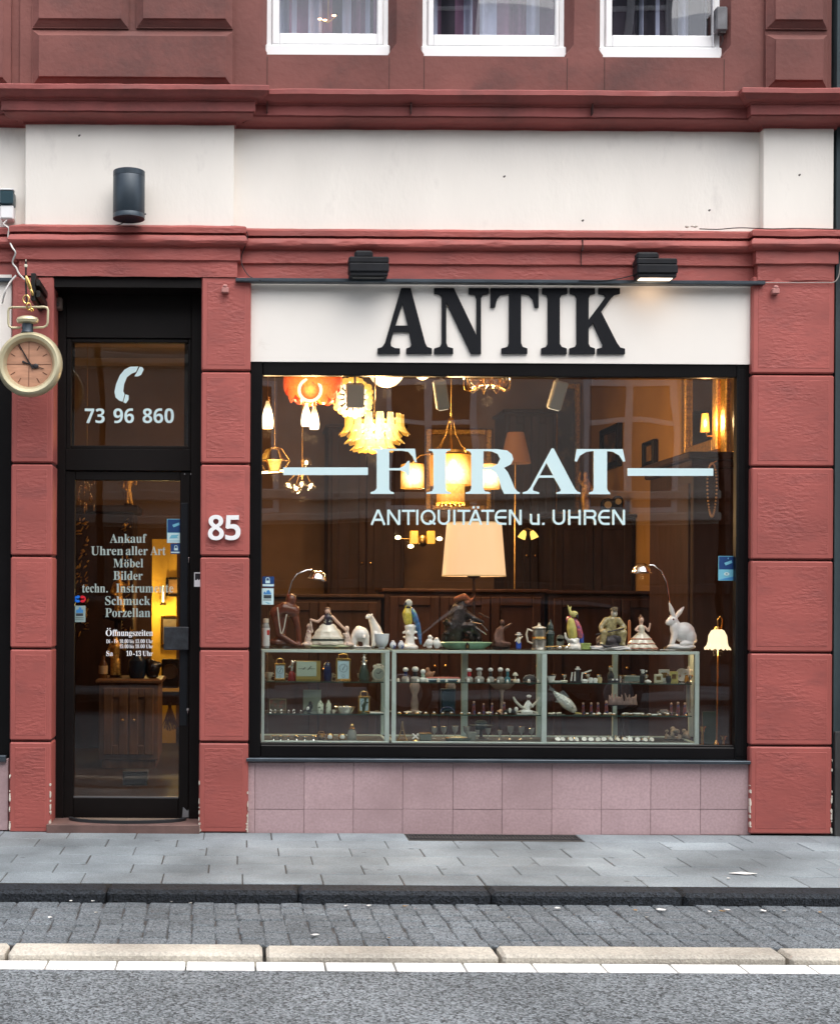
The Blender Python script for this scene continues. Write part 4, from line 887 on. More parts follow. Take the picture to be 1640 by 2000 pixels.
b = B(); b.lathe([(27, -20), (27.5, -62), (26.5, -62), (26, -20)], seg=26); dr_ = k.part('fringe_drum', b, glowg('glow_fringe_drum', (1, .40, .05), (1, .62, .16), .26, 1.0, (0, -.08, -.08), .2))
b = B()
for i in range(18): a = 2 * math.pi * i / 18; b.ell((27 * math.cos(a), 27 * math.sin(a), -66 + (i % 2) * 2), 2, seg=8, rings=6)
k.part('bead', b, G_FRINGE, dr_)
for sx in (-1, 1):
    b = B(); b.lathe([(8, 16), (22, 13), (23, 10), (23, -34), (22, -34), (22, 8)], (sx * 74, 6, 0), 24); o = k.part('side_drum', b, glowg('glow_side_drum%d' % sx, (1, .45, .07), (1, .85, .5), .3, 2.2, (sx * .283, -.05, -.045), .13))
    b = B(); b.tube([(sx * 40, 0, 34), (sx * 60, 3, 30), (sx * 74, 6, 16)], 1.2, 6); k.part('arm', b, BRASS, o)
b = B(); b.ell((0, 0, 0), (14, 14, 20)); k.part('bulb', b, G_HOT); k.light((0, 0, -84), 16, .06); k.light((0, -60, 10), 8, .05)
# lantern at the left edge
k = K('brass_lantern', 'angular brass lantern with yellow glowing panels at the left edge of the window', 'lantern', 536, 900, 1.7); rod(k, 24, .9)
b = B()
for i in range(6):
    a = math.pi * i / 3; a2 = math.pi * (i + 1) / 3
    for r0, z0, r1, z1 in ((14, 24, 30, 0), (30, 0, 16, -22)): b.tube([(r0 * math.cos(a), r0 * math.sin(a), z0), (r1 * math.cos(a), r1 * math.sin(a), z1)], 1.1, 6)
    for r0, z0 in ((14, 24), (30, 0), (16, -22)): b.tube([(r0 * math.cos(a), r0 * math.sin(a), z0), (r0 * math.cos(a2), r0 * math.sin(a2), z0)], 1.1, 6)
k.part('frame', b, OLDB)
for i in (2, 3, 4):
    a = math.pi * i / 3; a2 = math.pi * (i + 1) / 3; b = B(); c1 = lambda r_, q, z_: (r_ * math.cos(q) * .97, r_ * math.sin(q) * .97, z_)
    if i != 4: b.add([c1(14, a, 23), c1(14, a2, 23), c1(29, a2, 1), c1(29, a, 1)], [(0, 1, 2, 3)])
    else: b.add([c1(29, a, -1), c1(29, a2, -1), c1(16, a2, -21), c1(16, a, -21)], [(0, 1, 2, 3)])
    o = k.part('glass_panel', b, glowg('glow_lantern', (1, .40, .04), (1, .6, .14), .1, .9, (0, -.05, -.03), .14), smooth=0); o.modifiers.new('thick', 'SOLIDIFY').thickness = .003
b = B(); b.tube([(-30, -4, -24), (28, -4, -19)], 2.2, 8); k.part('light_bar', b, G_HOT); k.light((0, -10, -36), 3)
# cluster of glass balls
k = K('ball_lamp', 'cluster lamp of clear glass balls with small bulbs left of the first big letter', 'chandelier', 590, 930, 1.9); rod(k, 30, .9)
b = B(); b.ell((0, 0, 30), (4, 4, 6)); b.tube([(0, 0, 34), (0, 0, -6)], 1.4, 8); k.part('stem', b, OLDB)
for dx, dy, dz in ((-26, 0, -18), (-12, -12, -25), (16, -4, -20), (8, -4, 26), (0, 14, -14)):
    b = B(); b.ell((dx, dy, dz), 11, seg=18, rings=12); o = k.part('glass_ball', b, CLEAR); b = B(); b.ell((dx, dy, dz), (3.4, 3.4, 4.6)); k.part('bulb', b, G_HOT, o)
    b = B(); b.tube([(0, 0, -2), (dx * .5, dy * .5, 4), (dx, dy, dz + 8)], .9, 6); k.part('arm', b, OLDB, o)
k.light((0, -10, -46), 4)
# spots on a ceiling rail just behind the glass
b = B(); o_ = P(880, 700, .5); x0, x1 = X(660, .5) - o_.x, X(1120, .5) - o_.x
b.box(x0, x1, -.02, .02, 0, .03, .003); RL = tag(b.build('spot_rail', GREYM, None, o=(o_.x, .5, 2.95)), 'grey rail carrying three spotlights just behind the top of the window', 'rail')
for px, py, w_, h_, tilt, lab in ((693, 772, 17, 23, 0, 'grey spotlight in front of the round flower lamp'), (861, 771, 12, 29, -10, 'slim tilted grey spotlight near the middle of the window top'), (1088, 772, 13, 28, 14, 'tilted grey spotlight right of the middle of the window top')):
    k = K('spotlight', lab, 'spotlight', px, py, .45, 'spotlights behind the window'); top = (2.965 - k.o.z) / k.s
    b = B(); b.box(-w_, w_, -w_, w_, -h_, h_, 3, rot=(12, tilt, 0), at=(0, 0, 0)); hd = k.part('head', b, GREYM)
    b = B(); b.box(-w_ + 3, w_ - 3, -w_ + 3, w_ - 3, -h_ - .8, -h_ + 2, 1, rot=(12, tilt, 0), at=(0, 0, 0)); k.part('lens', b, glow('glow_lens', (1, .85, .6), .7), hd)
    b = B(); b.tube([(0, 0, h_ * .7), (0, 4, top)], 2.4, 8); k.part('stem', b, GREYM)
# far small lights
for px, py, lab in ((645, 892, 'small glowing bulb of a wall light left of the amber petals, the left one'), (687, 890, 'small glowing bulb of a wall light just below the amber petals')):
    k = K('wall_light', lab, 'wall lamp', px, py, RYB - .12, 'bulbs on the back wall'); b = B(); b.ell((0, 0, 0), (8, 8, 6)); k.part('bulb', b, glow('glow_far_bulb', (1, .58, .10), .9)); b = B(); b.lathe([(0, -14), (6, -13), (5, -6), (0, -5)], seg=10); b.tube([(0, 0, -10), (0, 18, -10)], 2, 6); k.part('holder', b, OLDB)
k = K('twin_shade_lamp', 'wall lamp with two square yellow shades and three round bulbs left of the big lampshade', 'wall lamp', 822, 1052, 3.6)
for dx in (-14, 19): b = B(); b.box(dx - 7.5, dx + 7.5, -7, 7, -10, 15, 1); k.part('shade', b, glow('glow_square_shade', (1, .47, .05), .5))
b = B(); b.box(-14, 20, 3, 6, -2, 1); b.tube([(0, 5, 0), (0, 40, 0)], 3, 6); b.ell((3, 0, -4), (10, 8, 12)); k.part('arm', b, OLDB)
for dx, dz in ((-45, 2), (36, 0), (-20, -15)): b = B(); b.ell((dx, 0, dz), (6, 6, 4)); k.part('bulb', b, G_HOT)
b = B(); b.tube([(-45, 2, 0), (36, 2, -1)], 1, 6); k.part('bar', b, OLDB)
k.light((0, -20, 30), 3, .05)
k = K('twin_bulb_lamp', 'wall lamp with two tilted glowing cups right of the big lampshade', 'wall lamp', 1031, 1046, 3.6)
for dx, an in ((-10, 24), (10, -24)):
    b = B(); b.lathe([(3, 8), (6, 2), (8, -8), (7, -8), (4, 2)], (dx, 0, 2), 14, (0, an, 0)); k.part('cup', b, glow('glow_cup', (1, .6, .12), .9))
b = B(); b.tube([(-10, 0, 10), (0, 6, 14), (10, 0, 10)], 1.6, 6); b.tube([(0, 6, 14), (0, 30, 14)], 2, 6); k.part('arm', b, OLDB)
k = K('wall_sconce', 'small tapered lamp with an orange glow on the right wall above the dark cabinet', 'wall lamp', 1376, 826, 1.5)
b = B(); b.lathe([(6.5, 18), (9, -18), (8.4, -18), (6, 18)], seg=20); k.part('shade', b, glow('glow_sconce', (1, .42, .06), .55)); b = B(); b.tube([(0, 0, -14), (4, 0, -26), (70, 0, -26)], 1.4, 6); k.part('arm', b, BRASS); k.light((-4, -14, 0), 5)

# ---------------------------------------------------------------- furniture at the back
def cupboard(label, p0, p1, ptop, Y, dep, m, doors=2, name='cupboard', group=None, zb=None):
    x0, x1 = X(p0, Y), X(p1, Y); zt_ = Z(ptop, Y, (p0 + p1) / 2); zb = RZ0 if zb is None else zb; cx = (x0 + x1) / 2
    t = thing(name, label, 'cupboard', (cx, Y + dep / 2, zb), group); w_ = (x1 - x0) / 2; h_ = zt_ - zb
    b = B(); b.box(-w_, w_, -dep / 2, dep / 2, .06, h_ - .03, .006); b.box(-w_ + .02, w_ - .02, -dep / 2 + .02, dep / 2, 0, .06); b.build('body', m, t)
    b = B(); b.box(-w_ - .025, w_ + .025, -dep / 2 - .025, dep / 2, h_ - .03, h_, .008); b.build('top', m, t)
    for i in range(doors):
        a, c = -w_ + .03 + i * (2 * w_ - .06) / doors, -w_ + .03 + (i + 1) * (2 * w_ - .06) / doors
        b = B(); q = .07; b.box(a + .004, c - .004, -dep / 2 - .012, -dep / 2, .1, h_ - .06, .004)
        frame_rect(b, a + .004, c - .004, .1, h_ - .06, a + q, c - q, .1 + q, h_ - .06 - q, -dep / 2 - .03, -dep / 2 - .012, .006); d_ = b.build('door', m, t)
        b = B(); b.ell((c - .04 if i % 2 == 0 else a + .04, -dep / 2 - .045, h_ * .55), .014); b.build('knob', BRASS, d_)
    return t
cupboard('dark brown panelled cupboard behind the left display case', 500, 745, 1160, 2.3, .5, DWOOD)
cupboard('wide red brown panelled cupboard behind the middle of the display cases', 752, 1065, 1150, 2.3, .5, RWOOD, 3)
cupboard('red brown panelled cupboard behind the right display case', 1072, 1352, 1154, 2.3, .5, RWOOD, 2)
cupboard('tall dark dresser under the small pictures at the back right', 1075, 1240, 1004, 3.5, .45, DWOOD, 2, 'dresser')
cupboard('tall black brown wardrobe at the back between the lamps', 985, 1085, 800, 4.3, .5, DWOOD, 2, 'wardrobe')
cupboard('tall dark wardrobe at the back left behind the amber lamps', 640, 790, 830, 4.4, .5, RWOOD, 2, 'wardrobe')
# corner cabinet with cornice at the right
t = thing('clock_cabinet', 'tall dark cabinet with a stepped cornice against the right wall', 'cabinet', (3.18, 1.5, RZ0)); h_ = 2.38 - RZ0
b = B(); b.box(-.16, .17, -.45, .5, 0, h_ - .1, .006); b.build('body', DWOOD, t)
b = B(); b.box(-.19, .17, -.49, .54, h_ - .1, h_ - .05, .01); b.box(-.22, .17, -.53, .58, h_ - .05, h_, .012); b.build('cornice', DWOOD, t)
b = B(); b.box(-.175, -.16, -.40, .45, .1, h_ - .2, .005); b.build('door', RWOOD, t)
k = K('bead_necklace', 'long string of pale wooden beads hanging beside the dark cabinet', 'necklace', 1390, 905, .9)
b = B()
for i in range(44):
    a = 2 * math.pi * i / 44; b.ell((9 * math.sin(a) * (1 + .2 * math.cos(a)), 0, -52 + 52 * math.cos(a)), 2.1, seg=8, rings=6)
k.part('beads', b, mat('pale_beads', (.5, .28, .1), .4)); b = B(); b.tube([(0, 0, 0), (12, 8, 6)], 1, 6); k.part('hook', b, BRASS)
def picture(label, y0, y1, z0, z1, fm, im, wall='right', fw=.06, x0=0, x1=0, Yb=None, cat='picture', name='picture'):
    if wall == 'right':
        o_ = (RX1 - .001, (y0 + y1) / 2, (z0 + z1) / 2); t = thing(name, label, cat, o_); w_, h_ = (y1 - y0) / 2, (z1 - z0) / 2
        b = B(); b.box(-.05, 0, -w_, -w_ + fw, -h_, h_, .01); b.box(-.05, 0, w_ - fw, w_, -h_, h_, .01); b.box(-.049, 0, -w_ + fw, w_ - fw, -h_, -h_ + fw, .01); b.box(-.049, 0, -w_ + fw, w_ - fw, h_ - fw, h_, .01); b.build('frame', fm, t)
        b = B(); b.box(-.02, -.001, -w_ + fw, w_ - fw, -h_ + fw, h_ - fw); b.build('canvas', im, t)
    else:
        o_ = ((x0 + x1) / 2, Yb - .001, (z0 + z1) / 2); t = thing(name, label, cat, o_); w_, h_ = (x1 - x0) / 2, (z1 - z0) / 2
        b = B(); frame_rect(b, -w_, w_, -h_, h_, -w_ + fw, w_ - fw, -h_ + fw, h_ - fw, -.05, 0, .01); b.build('frame', fm, t)
        b = B(); b.box(-w_ + fw, w_ - fw, -.02, -.001, -h_ + fw, h_ - fw); b.build('canvas', im, t)
    return t
PIC1 = mat('dark_oil_painting', (.07, .04, .02), .4, var=.3, vs=6, col2=(.35, .18, .05), c2s=5, c2lo=.5, c2hi=.7)
PIC2 = mat('brown_print', (.28, .15, .05), .5, var=.3, vs=8)
MIRR = mat('dim_mirror', (.5, .45, .4), .06, 1.)
EBON = mat('black_lacquer', (.012, .009, .008), .25)
def ry(px): return (RX1) * F / (px - CX) - D
picture('dark framed oil painting on the ochre right wall', ry(1214), ry(1178), ZC + (1165 - 912) * sc(4.2), ZC + (1165 - 828) * sc(4.2), EBON, PIC1)
picture('small dark framed picture on the ochre right wall next to the gilt mirror', ry(1284), ry(1262), ZC + (1165 - 905) * sc(3.0), ZC + (1165 - 855) * sc(3.0), EBON, PIC2, fw=.04)
picture('tall gilt framed mirror high on the right wall above the dark cabinet', ry(1410), ry(1340), 2.44, 3.3, GILT, MIRR, fw=.09, cat='mirror', name='mirror')
picture('gilt framed picture on the right wall nearest the window', .42, ry(1418), 2.3, 3.3, GILT, PIC1, fw=.1)
picture('slim tall gilt frame standing out on the back wall right of the wardrobe', 0, 0, ZC + 160 * sc(4.95), ZC + 420 * sc(4.95), GILT, PIC1, 'back', .05, X(1078, 4.95), X(1132, 4.95), RYB)
picture('wide brown painting high on the back wall behind the drum chandelier', 0, 0, ZC + 170 * sc(4.95), ZC + 330 * sc(4.95), GILT, PIC2, 'back', .06, X(830, 4.95), X(960, 4.95), RYB)
# statue and small clocks on the dresser
zd = Z(1004, 3.5, 1160)
k = K('gilded_statue', 'small gilded standing statue behind the last letter of the shop lettering', 'statue', 1142, 1003, 3.7, z=zd)
b = B(); b.limb([((0, 0, 6), 5), ((-3, 0, 34), 7), ((2, 0, 58), 9), ((0, 0, 74), 4)]); b.ell((0, 0, 80), (5, 5, 6)); b.limb([((8, 0, 62), 3.5), ((15, -3, 48), 3), ((6, -6, 40), 2.5)]); b.limb([((-7, 0, 62), 3.5), ((-13, -2, 70), 3), ((-10, 0, 84), 2.5)]); b.limb([((2, 0, 30), 6), ((6, -2, 6), 4)])
k.part('figure', b, GILT, remesh=1.3); b = B(); b.box(-12, 12, -10, 10, 0, 6, 1.5); k.part('base', b, EBON)
for px, hh, ww, lab in ((1185, 30, 12, 'dark mantel clock with a rounded top on the tall dresser, left one'), (1205, 40, 10, 'dark tall mantel clock on the tall dresser, right one')):
    k = K('mantel_clock', lab, 'clock', px, 1003, 3.65, z=zd); b = B(); b.box(-ww, ww, -6, 6, 0, hh * .7, 1.5); b.lathe([(ww, -6), (ww, 6)], (0, 0, hh * .7), 20, (90, 0, 0)); k.part('case', b, EBON)
    b = B(); b.lathe([(0, 0), (ww * .6, 0), (ww * .6, 1.5), (0, 1.5)], (0, -5.6, hh * .66), 18, (90, 0, 0)); k.part('dial', b, mat('aged_dial', (.5, .42, .28), .5))
k = K('brown_lampshade', 'unlit brown fabric shade, faint glow put into its colour, of a standing lamp at the back of the shop', 'lamp', 1006, 905, 3.0)
b = B(); b.lathe([(16, 60), (30, 0), (29, 0), (15, 60)], seg=24); k.part('shade', b, mat('brown_fabric_glow', (.22, .10, .05), .8, emit=(1, .35, .1), es=.03)); b = B(); zz = (RZ0 - k.o.z) / k.s; b.tube([(0, 0, 20), (0, 0, zz)], 2, 8); b.lathe([(0, zz + 6), (22, zz + 2), (24, zz), (0, zz)], seg=20); k.part('stand', b, OLDB)  # fabric given a faint glow of its own, no bulb inside

# ---------------------------------------------------------------- behind the door
YEL = mat('yellow_wall', (.70, .42, .05), .8)
t = thing('yellow_lit_partition', 'partition coloured for a back room lit yellow, seen through the right part of the door', 'partition', (X(322, 3.4), 3.4, RZ0))
b = B(); b.box(X(298, 3.4) - X(322, 3.4), X(346, 3.4) - X(322, 3.4), 0, .06, 0, 1.72); b.build('panel', YEL, t)  # yellow light of the back room put into the panel colour
k = K('strip_lamp', 'glowing upright lamp on the yellow partition seen through the door', 'lamp', 319, 1160, 3.25); b = B(); b.tube([(0, 0, -16), (0, 0, 16)], [2, 1.4], 10); k.part('tube', b, G_HOT); b = B(); b.lathe([(0, -22), (7, -22), (3, -16), (0, -16)], seg=12); b.box(-1, 1, 0, 12, -20, -17); k.part('base', b, BRASS); k.light((0, -14, -24), 7, .03, (1, .7, .25))
picture('thin dark framed print on the yellow partition beside the glowing lamp', 0, 0, Z(1168, 3.36), Z(1130, 3.36), EBON, PIC2, 'back', .02, X(325, 3.36), X(352, 3.36), 3.4)
picture('gilt framed round portrait on the yellow partition lower down', 0, 0, Z(1262, 3.36), Z(1205, 3.36), BRASS, mat('grey_portrait', (.12, .09, .06), .6, var=.4, vs=9), 'back', .018, X(316, 3.36), X(350, 3.36), 3.4)
cd_ = cupboard('plain brown wooden cupboard standing behind the door glass', 196, 312, 1327, 1.7, .5, mat('warm_wood', (.17, .085, .04), .5, var=.25, vs=4, stretch=(6, 6, 1)), 2)
zc_ = Z(1327, 1.7, 250)
def onc(px): return dict(z=zc_ + .001)
k = K('blue_jar', 'dark blue rounded jar on the cupboard behind the door', 'jar', 268, 1327, 1.85, **onc(0)); b = B(); b.lathe([(0, 0), (14, 0), (19, 14), (18, 34), (10, 44), (9, 48), (0, 48)], seg=22); k.part('body', b, mat('dark_blue_glaze', (.01, .02, .04), .2)); b = B(); b.ell((0, 0, 50), (6, 6, 4)); k.part('lid', b, MATS['dark_blue_glaze'])
k = K('dark_helmet', 'black knobbly helmet shaped object at the right end of the cupboard behind the door', 'ornament', 298, 1327, 1.85, **onc(0)); b = B(); b.ell((0, 0, 18), (15, 14, 18)); b.ell((10, 0, 26), (9, 8, 7)); b.ell((-8, 0, 32), (7, 7, 8)); b.ell((0, 0, 4), (12, 12, 5)); k.part('body', b, EBON, remesh=1.6)
rr = random.Random(21)
def gilt_figure(label, px, hh, Y, zb):
    k = K('gilt_figure', label, 'figurine', px, 1300, Y, z=zb); f = hh / 100
    b = B(); b.limb([((-4 * f, 0, 4 * f), 7 * f), ((-2 * f, 0, 40 * f), 9 * f), ((0, 0, 66 * f), 11 * f), ((0, 0, 82 * f), 5 * f)]); b.ell((0, 0, 92 * f), (6 * f, 6 * f, 8 * f)); b.limb([((10 * f, 0, 70 * f), 4 * f), ((20 * f, -4 * f, 60 * f), 3.5 * f), ((22 * f, -6 * f, 80 * f), 3 * f)]); b.limb([((-10 * f, 0, 70 * f), 4 * f), ((-17 * f, -3 * f, 50 * f), 3.4 * f), ((-8 * f, -8 * f, 44 * f), 3 * f)]); b.limb([((2 * f, 0, 36 * f), 8 * f), ((8 * f, -3 * f, 4 * f), 5 * f)])
    k.part('figure', b, GILT, remesh=max(1., 1.6 * f)); b = B(); b.lathe([(0, 0), (14 * f, 0), (12 * f, 3 * f), (13 * f, 6 * f), (0, 6 * f)], seg=18); k.part('base', b, DWOOD); return k
gilt_figure('tall gilded figure on the cupboard behind the door, under the opening hours', 226, 92, 1.9, zc_)
k = K('liquor_bottle', 'small amber bottle with a pale label at the left of the cupboard behind the door', 'bottle', 202, 1327, 1.85, **onc(0)); b = B(); b.lathe([(0, 0), (8, 0), (8.5, 26), (4, 34), (3.4, 44), (0, 44)], seg=16); k.part('body', b, mat('amber_glass', (.10, .04, .01), .1)); b = B(); b.lathe([(8.6, 8), (8.8, 8), (8.9, 24), (8.6, 24)], seg=16); k.part('paper_label', b, mat('aged_label', (.5, .36, .2), .7))
# column and larger gilded group behind, wardrobe side, gold glints
t = thing('tall_display_cabinet', 'tall dark cabinet with gilded carvings deep behind the door', 'cabinet', (X(205, 3.0), 3.2, RZ0)); wz = Z(1005, 3.0) - RZ0; wx = (X(262, 3.0) - X(148, 3.0)) / 2
b = B(); b.box(-wx, wx, -.2, .2, 0, wz, .01); b.build('body', DWOOD, t); b = B(); b.box(-wx - .04, wx + .04, -.24, .2, wz, wz + .06, .012); b.build('cornice', DWOOD, t)
b = B()
for i in range(110): b.ell((rr.choice((-1, 1)) * wx * rr.uniform(.55, .95), -.205, rr.uniform(.9, wz - .05)), (rr.uniform(.003, .009), .012, rr.uniform(.008, .03)), (0, rr.uniform(0, 90), 0), 8, 6)
b.build('carving', GILT, t)
gilt_figure('gilded group figure on a stand behind the word list on the door', 232, 86, 2.4, Z(1200, 2.4, 232))
zb2 = Z(1200, 2.4, 232); t = thing('plant_stand', 'dark turned wooden stand carrying a gilded figure behind the door', 'stand', (X(232, 2.4), 2.4, RZ0)); hh = zb2 - RZ0 - .001
b = B(); b.lathe([(0, hh), (.12, hh), (.12, hh - .03), (.03, hh - .05), (.025, hh * .6), (.045, hh * .5), (.025, hh * .4), (.03, .08), (.13, .02), (.13, 0), (0, 0)], seg=20); b.build('column', DWOOD, t)
b = B(); b.box(.0, .12, -.12, .12, hh - .032, hh - .03); b.build('edge', DWOOD, t)
gilt_figure('small gilded cherub high on the dark cabinet cornice behind the door', 250, 70, 3.05, RZ0 + wz + .061)
k = K('horn_speaker', 'square black speaker with a round cone on a small table behind the door', 'speaker', 333, 1343, 2.6); b = B(); b.box(-17, 17, -12, 12, 0, 56, 2); k.part('cabinet', b, EBON); b = B(); b.lathe([(14, 2), (15, 3), (14, 4), (12, 2), (4, -4), (0, -4)], (0, -12, 32), 22, (90, 0, 0)); k.part('cone', b, mat('speaker_cone', (.05, .03, .02), .4))
zsp = k.o.z; t = thing('side_table', 'small side table with yellow edge and dark apron carrying the black speaker', 'table', (k.o.x, 2.6, RZ0)); hh = zsp - RZ0 - .001
b = B(); b.box(-.10, .12, -.12, .12, hh - .025, hh, .003); b.build('top', YEL, t); b = B(); b.box(-.1, .11, -.1, .1, hh - .13, hh - .025); b.build('apron', RWOOD, t)
for sx, sy in ((-.08, -.09), (.1, -.09), (-.08, .09), (.1, .09)): b = B(); b.tube([(sx, sy, hh - .12), (sx * 1.05, sy * 1.05, 0)], [.014, .009], 8); b.build('leg', RWOOD, t)
k = K('twig_broom', 'brown twig broom hanging under the side table behind the door', 'broom', 332, 1380, 2.45); b = B(); rr = random.Random(4)
for i in range(46): a = rr.uniform(-1, 1); b.tube([(a * 2, rr.uniform(-2, 2), 0), (a * 9 + rr.uniform(-2, 2), rr.uniform(-4, 4), -24), (a * 17 + rr.uniform(-3, 3), rr.uniform(-5, 5), -48 + abs(a) * 8)], [.8, .7, .4], 5)
k.part('bristles', b, mat('broom_twigs', (.12, .05, .02), .8)); b = B(); b.lathe([(3, -2), (4, 4), (2, 8), (0, 8)], seg=12); k.part('binding', b, DWOOD)
k = K('floor_box', 'small dark grey box on the shop floor behind the bottom of the door glass', 'box', 265, 1560, .9, z=RZ0); b = B(); b.box(-24, 24, -16, 16, 0, 24, 2); k.part('body', b, mat('dark_grey_card', (.06, .065, .07), .7)); b = B(); b.box(-25, 25, -17, 17, 24, 28, 1.5); k.part('lid', b, MATS['dark_grey_card'])
k = K('crystal_drops', 'string of glinting brass and crystal drops hanging top left behind the door glass', 'chandelier', 170, 960, 1.2)
b = B(); rr = random.Random(6); top = (RZ1 - .09 - k.o.z) / k.s; b.tube([(0, 0, 0), (0, 0, top)], .8, 6); k.part('rod', b, OLDB)
b = B()
for i in range(26): b.ell((rr.uniform(-16, 16), rr.uniform(-8, 8), rr.uniform(-45, 22)), (1.6, 1.6, rr.uniform(3, 8)), seg=7, rings=5)
k.part('drops', b, mat('amber_crystal', (.8, .45, .15), .08, .9))

# ================================================================== DISPLAY CASES
ALU = mat('pale_green_aluminium', (.50, .60, .54), .35, .15, var=.08, vs=10)
YC0, YC1 = .225, .63
zT = Z(1268.5, YC0, 940); zF = Z(1454, YC0, 940); zS1 = Z(1331, .36, 940); zS2 = Z(1393.5, .36, 940)
def case(label, p0, p1, posts, back):
    x0, x1 = X(p0, YC0, 1360), X(p1, YC0, 1360); cx = (x0 + x1) / 2; w_ = (x1 - x0) / 2; h_ = zT - zF; u = sc(YC0); dp = YC1 - YC0
    t = thing('display_case', label, 'display case', (cx, YC0, zF), 'glass display cases'); e = .002
    b = B(); b.box(-w_, w_, 0, .024, h_ - 8 * u, h_ - .006, e); b.box(-w_, w_, dp - .02, dp, h_ - .02, h_ - .006, e); b.box(-w_, -w_ + .02, .024, dp - .02, h_ - .02, h_ - .006, e); b.box(w_ - .02, w_, .024, dp - .02, h_ - .02, h_ - .006, e); b.build('top_rail', ALU, t)
    b = B(); b.box(-w_, w_, 0, .02, 0, 5 * u, e); b.box(-w_, w_, dp - .02, dp, 0, .016, e); b.box(-w_, -w_ + .02, .02, dp - .02, 0, .016, e); b.box(w_ - .02, w_, .02, dp - .02, 0, .016, e); b.build('bottom_rail', ALU, t)
    for p, wd in posts: x = X(p, YC0, 1360) - cx; b = B(); b.box(max(-w_, x - wd * u / 2), min(w_, x + wd * u / 2), .001, .022, 5 * u, h_ - 8 * u, e); b.build('post', ALU, t)
    for p, wd in back: x = X(p, YC1, 1360) - cx; b = B(); b.box(x - wd * u / 2, x + wd * u / 2, dp - .024, dp, .016, h_ - .02, e); b.build('post', ALU, t)
    b = B(); b.box(-w_ + .022, w_ - .022, .008, .011, 5 * u, h_ - 8 * u); b.build('front_pane', CGLASS, t)
    b = B(); b.box(-w_, w_, 0, dp, h_ - .0055, h_); b.build('top_pane', CGLASS, t)
    b = B(); b.box(-w_ + .02, w_ - .02, .02, dp - .02, .001, .008); b.build('base_board', mat('case_base', (.03, .028, .026), .6), t)
    for z in (zS1, zS2):
        b = B(); b.box(-w_ + .03, w_ - .03, .05, dp - .06, z - zF - .006, z - zF); s_ = b.build('shelf', CGLASS, t)
        b = B(); b.box(-w_ + .03, w_ - .03, .046, .0498, z - zF - .0065, z - zF - .0005); b.build('edge', SGLASS, s_)
        b = B()
        for x in (-w_ + .03, w_ - .05): b.box(x, x + .02, dp - .06, dp - .024, z - zF - .012, z - zF - .0065)
        b.build('bracket', ALU, s_)
    return t
case('left glass display case with carriage clocks on its upper shelf, pale metal frame', 510.5, 760.5, ((513.5, 6), (756, 9)), ((748, 10),))
case('long right glass display case with small bottles and white rabbit, pale metal frame', 765, 1365, ((769, 9), (1062.5, 10), (1361, 9)), ((906, 13), (1051, 10), (1199, 10), (1347, 9)))

def goods(name, label, cat, px, lvl, Y=.42, group=None):
    z = {0: zF + .0085, 1: zS1 + .0005, 2: zS2 + .0005, 3: zT + .0005}[lvl]
    return K(name, label, cat, px, 1300, Y, group, z=z)
SKIN = mat('painted_china_skin', (.62, .42, .32), .25); HAIRM = mat('brown_china_hair', (.10, .05, .03), .35)
CREAM = mat('cream_china', (.70, .66, .52), .12, coat=.8, var=.08, vs=30, col2=(.38, .20, .16), c2s=60, c2lo=.6, c2hi=.66); DGRN = mat('dark_green_glaze', (.03, .05, .04), .25)
BRONZE = mat('dark_bronze', (.035, .028, .026), .28, .6, var=.6, vs=30, col2=(.12, .13, .14), c2s=40, c2lo=.58, c2hi=.66, bump=.6, bs=60); BRZ2 = mat('red_brown_bronze', (.22, .07, .03), .35, .3, var=.4, vs=25)
CHINA_BLUE = mat('blue_white_china', (.70, .73, .76), .15, col2=(.08, .14, .36), c2s=45, c2lo=.5, c2hi=.56, var=.03)
IVORY = mat('ivory', (.62, .60, .50), .35, var=.1, vs=20)
DIALW = mat('pale_blue_clock_dial', (.50, .66, .72), .4); DIALC = mat('pale_green_clock_dial', (.42, .50, .40), .45)
INK = mat('clock_ink', (.02, .02, .025), .5)

# ---------------------------------------------------------------- on top of the cases
k = goods('bottle', 'white bottle with red patch on its label at the left end of the case top', 'bottle', 519, 3, .36)
b = B(); b.lathe([(0, 0), (7, 0), (7.3, 2), (7.3, 40), (6, 46), (4.5, 48), (0, 48)], seg=20); k.part('body', b, mat('cloudy_glass', (.30, .33, .32), .2)); b = B(); b.lathe([(5.4, 48.2), (5.8, 48.2), (5.8, 56), (0, 57)], seg=18); k.part('cap', b, CREAM); b = B(); b.lathe([(7.45, 3), (7.6, 3), (7.6, 38), (7.45, 38)], seg=20); lb = k.part('paper_label', b, mat('white_label', (.68, .72, .70), .6)); b = B(); b.box(1, 7, -7.4, -5, 24, 34, 1); k.part('red_patch', b, mat('label_red', (.6, .04, .03), .5), lb)
k = goods('wooden_sculpture', 'dark polished wooden sculpture of a bowed kneeling figure with a pale cord', 'sculpture', 560, 3, .44)
b = B(); b.limb([((-22, 0, 66), 13), ((-4, -2, 74), 15), ((12, 0, 70), 14)]); b.ell((8, 0, 92), (11, 11, 13)); b.limb([((-24, -2, 66), 9), ((-16, -6, 24), 6.5), ((12, -8, 8), 5), ((30, -8, 2.5), 2.6)]); b.limb([((14, 0, 66), 9), ((22, -2, 36), 6), ((25, -3, 6), 5)]); b.ell((-16, 4, 9), (22, 14, 9)); b.ell((8, 4, 6), (20, 12, 6)); b.limb([((-6, 4, 70), 14), ((-10, 6, 30), 10), ((-14, 4, 10), 12)])
k.part('figure', b, mat('polished_red_wood', (.12, .035, .018), .22, var=.3, vs=12, coat=.3), remesh=1.6)
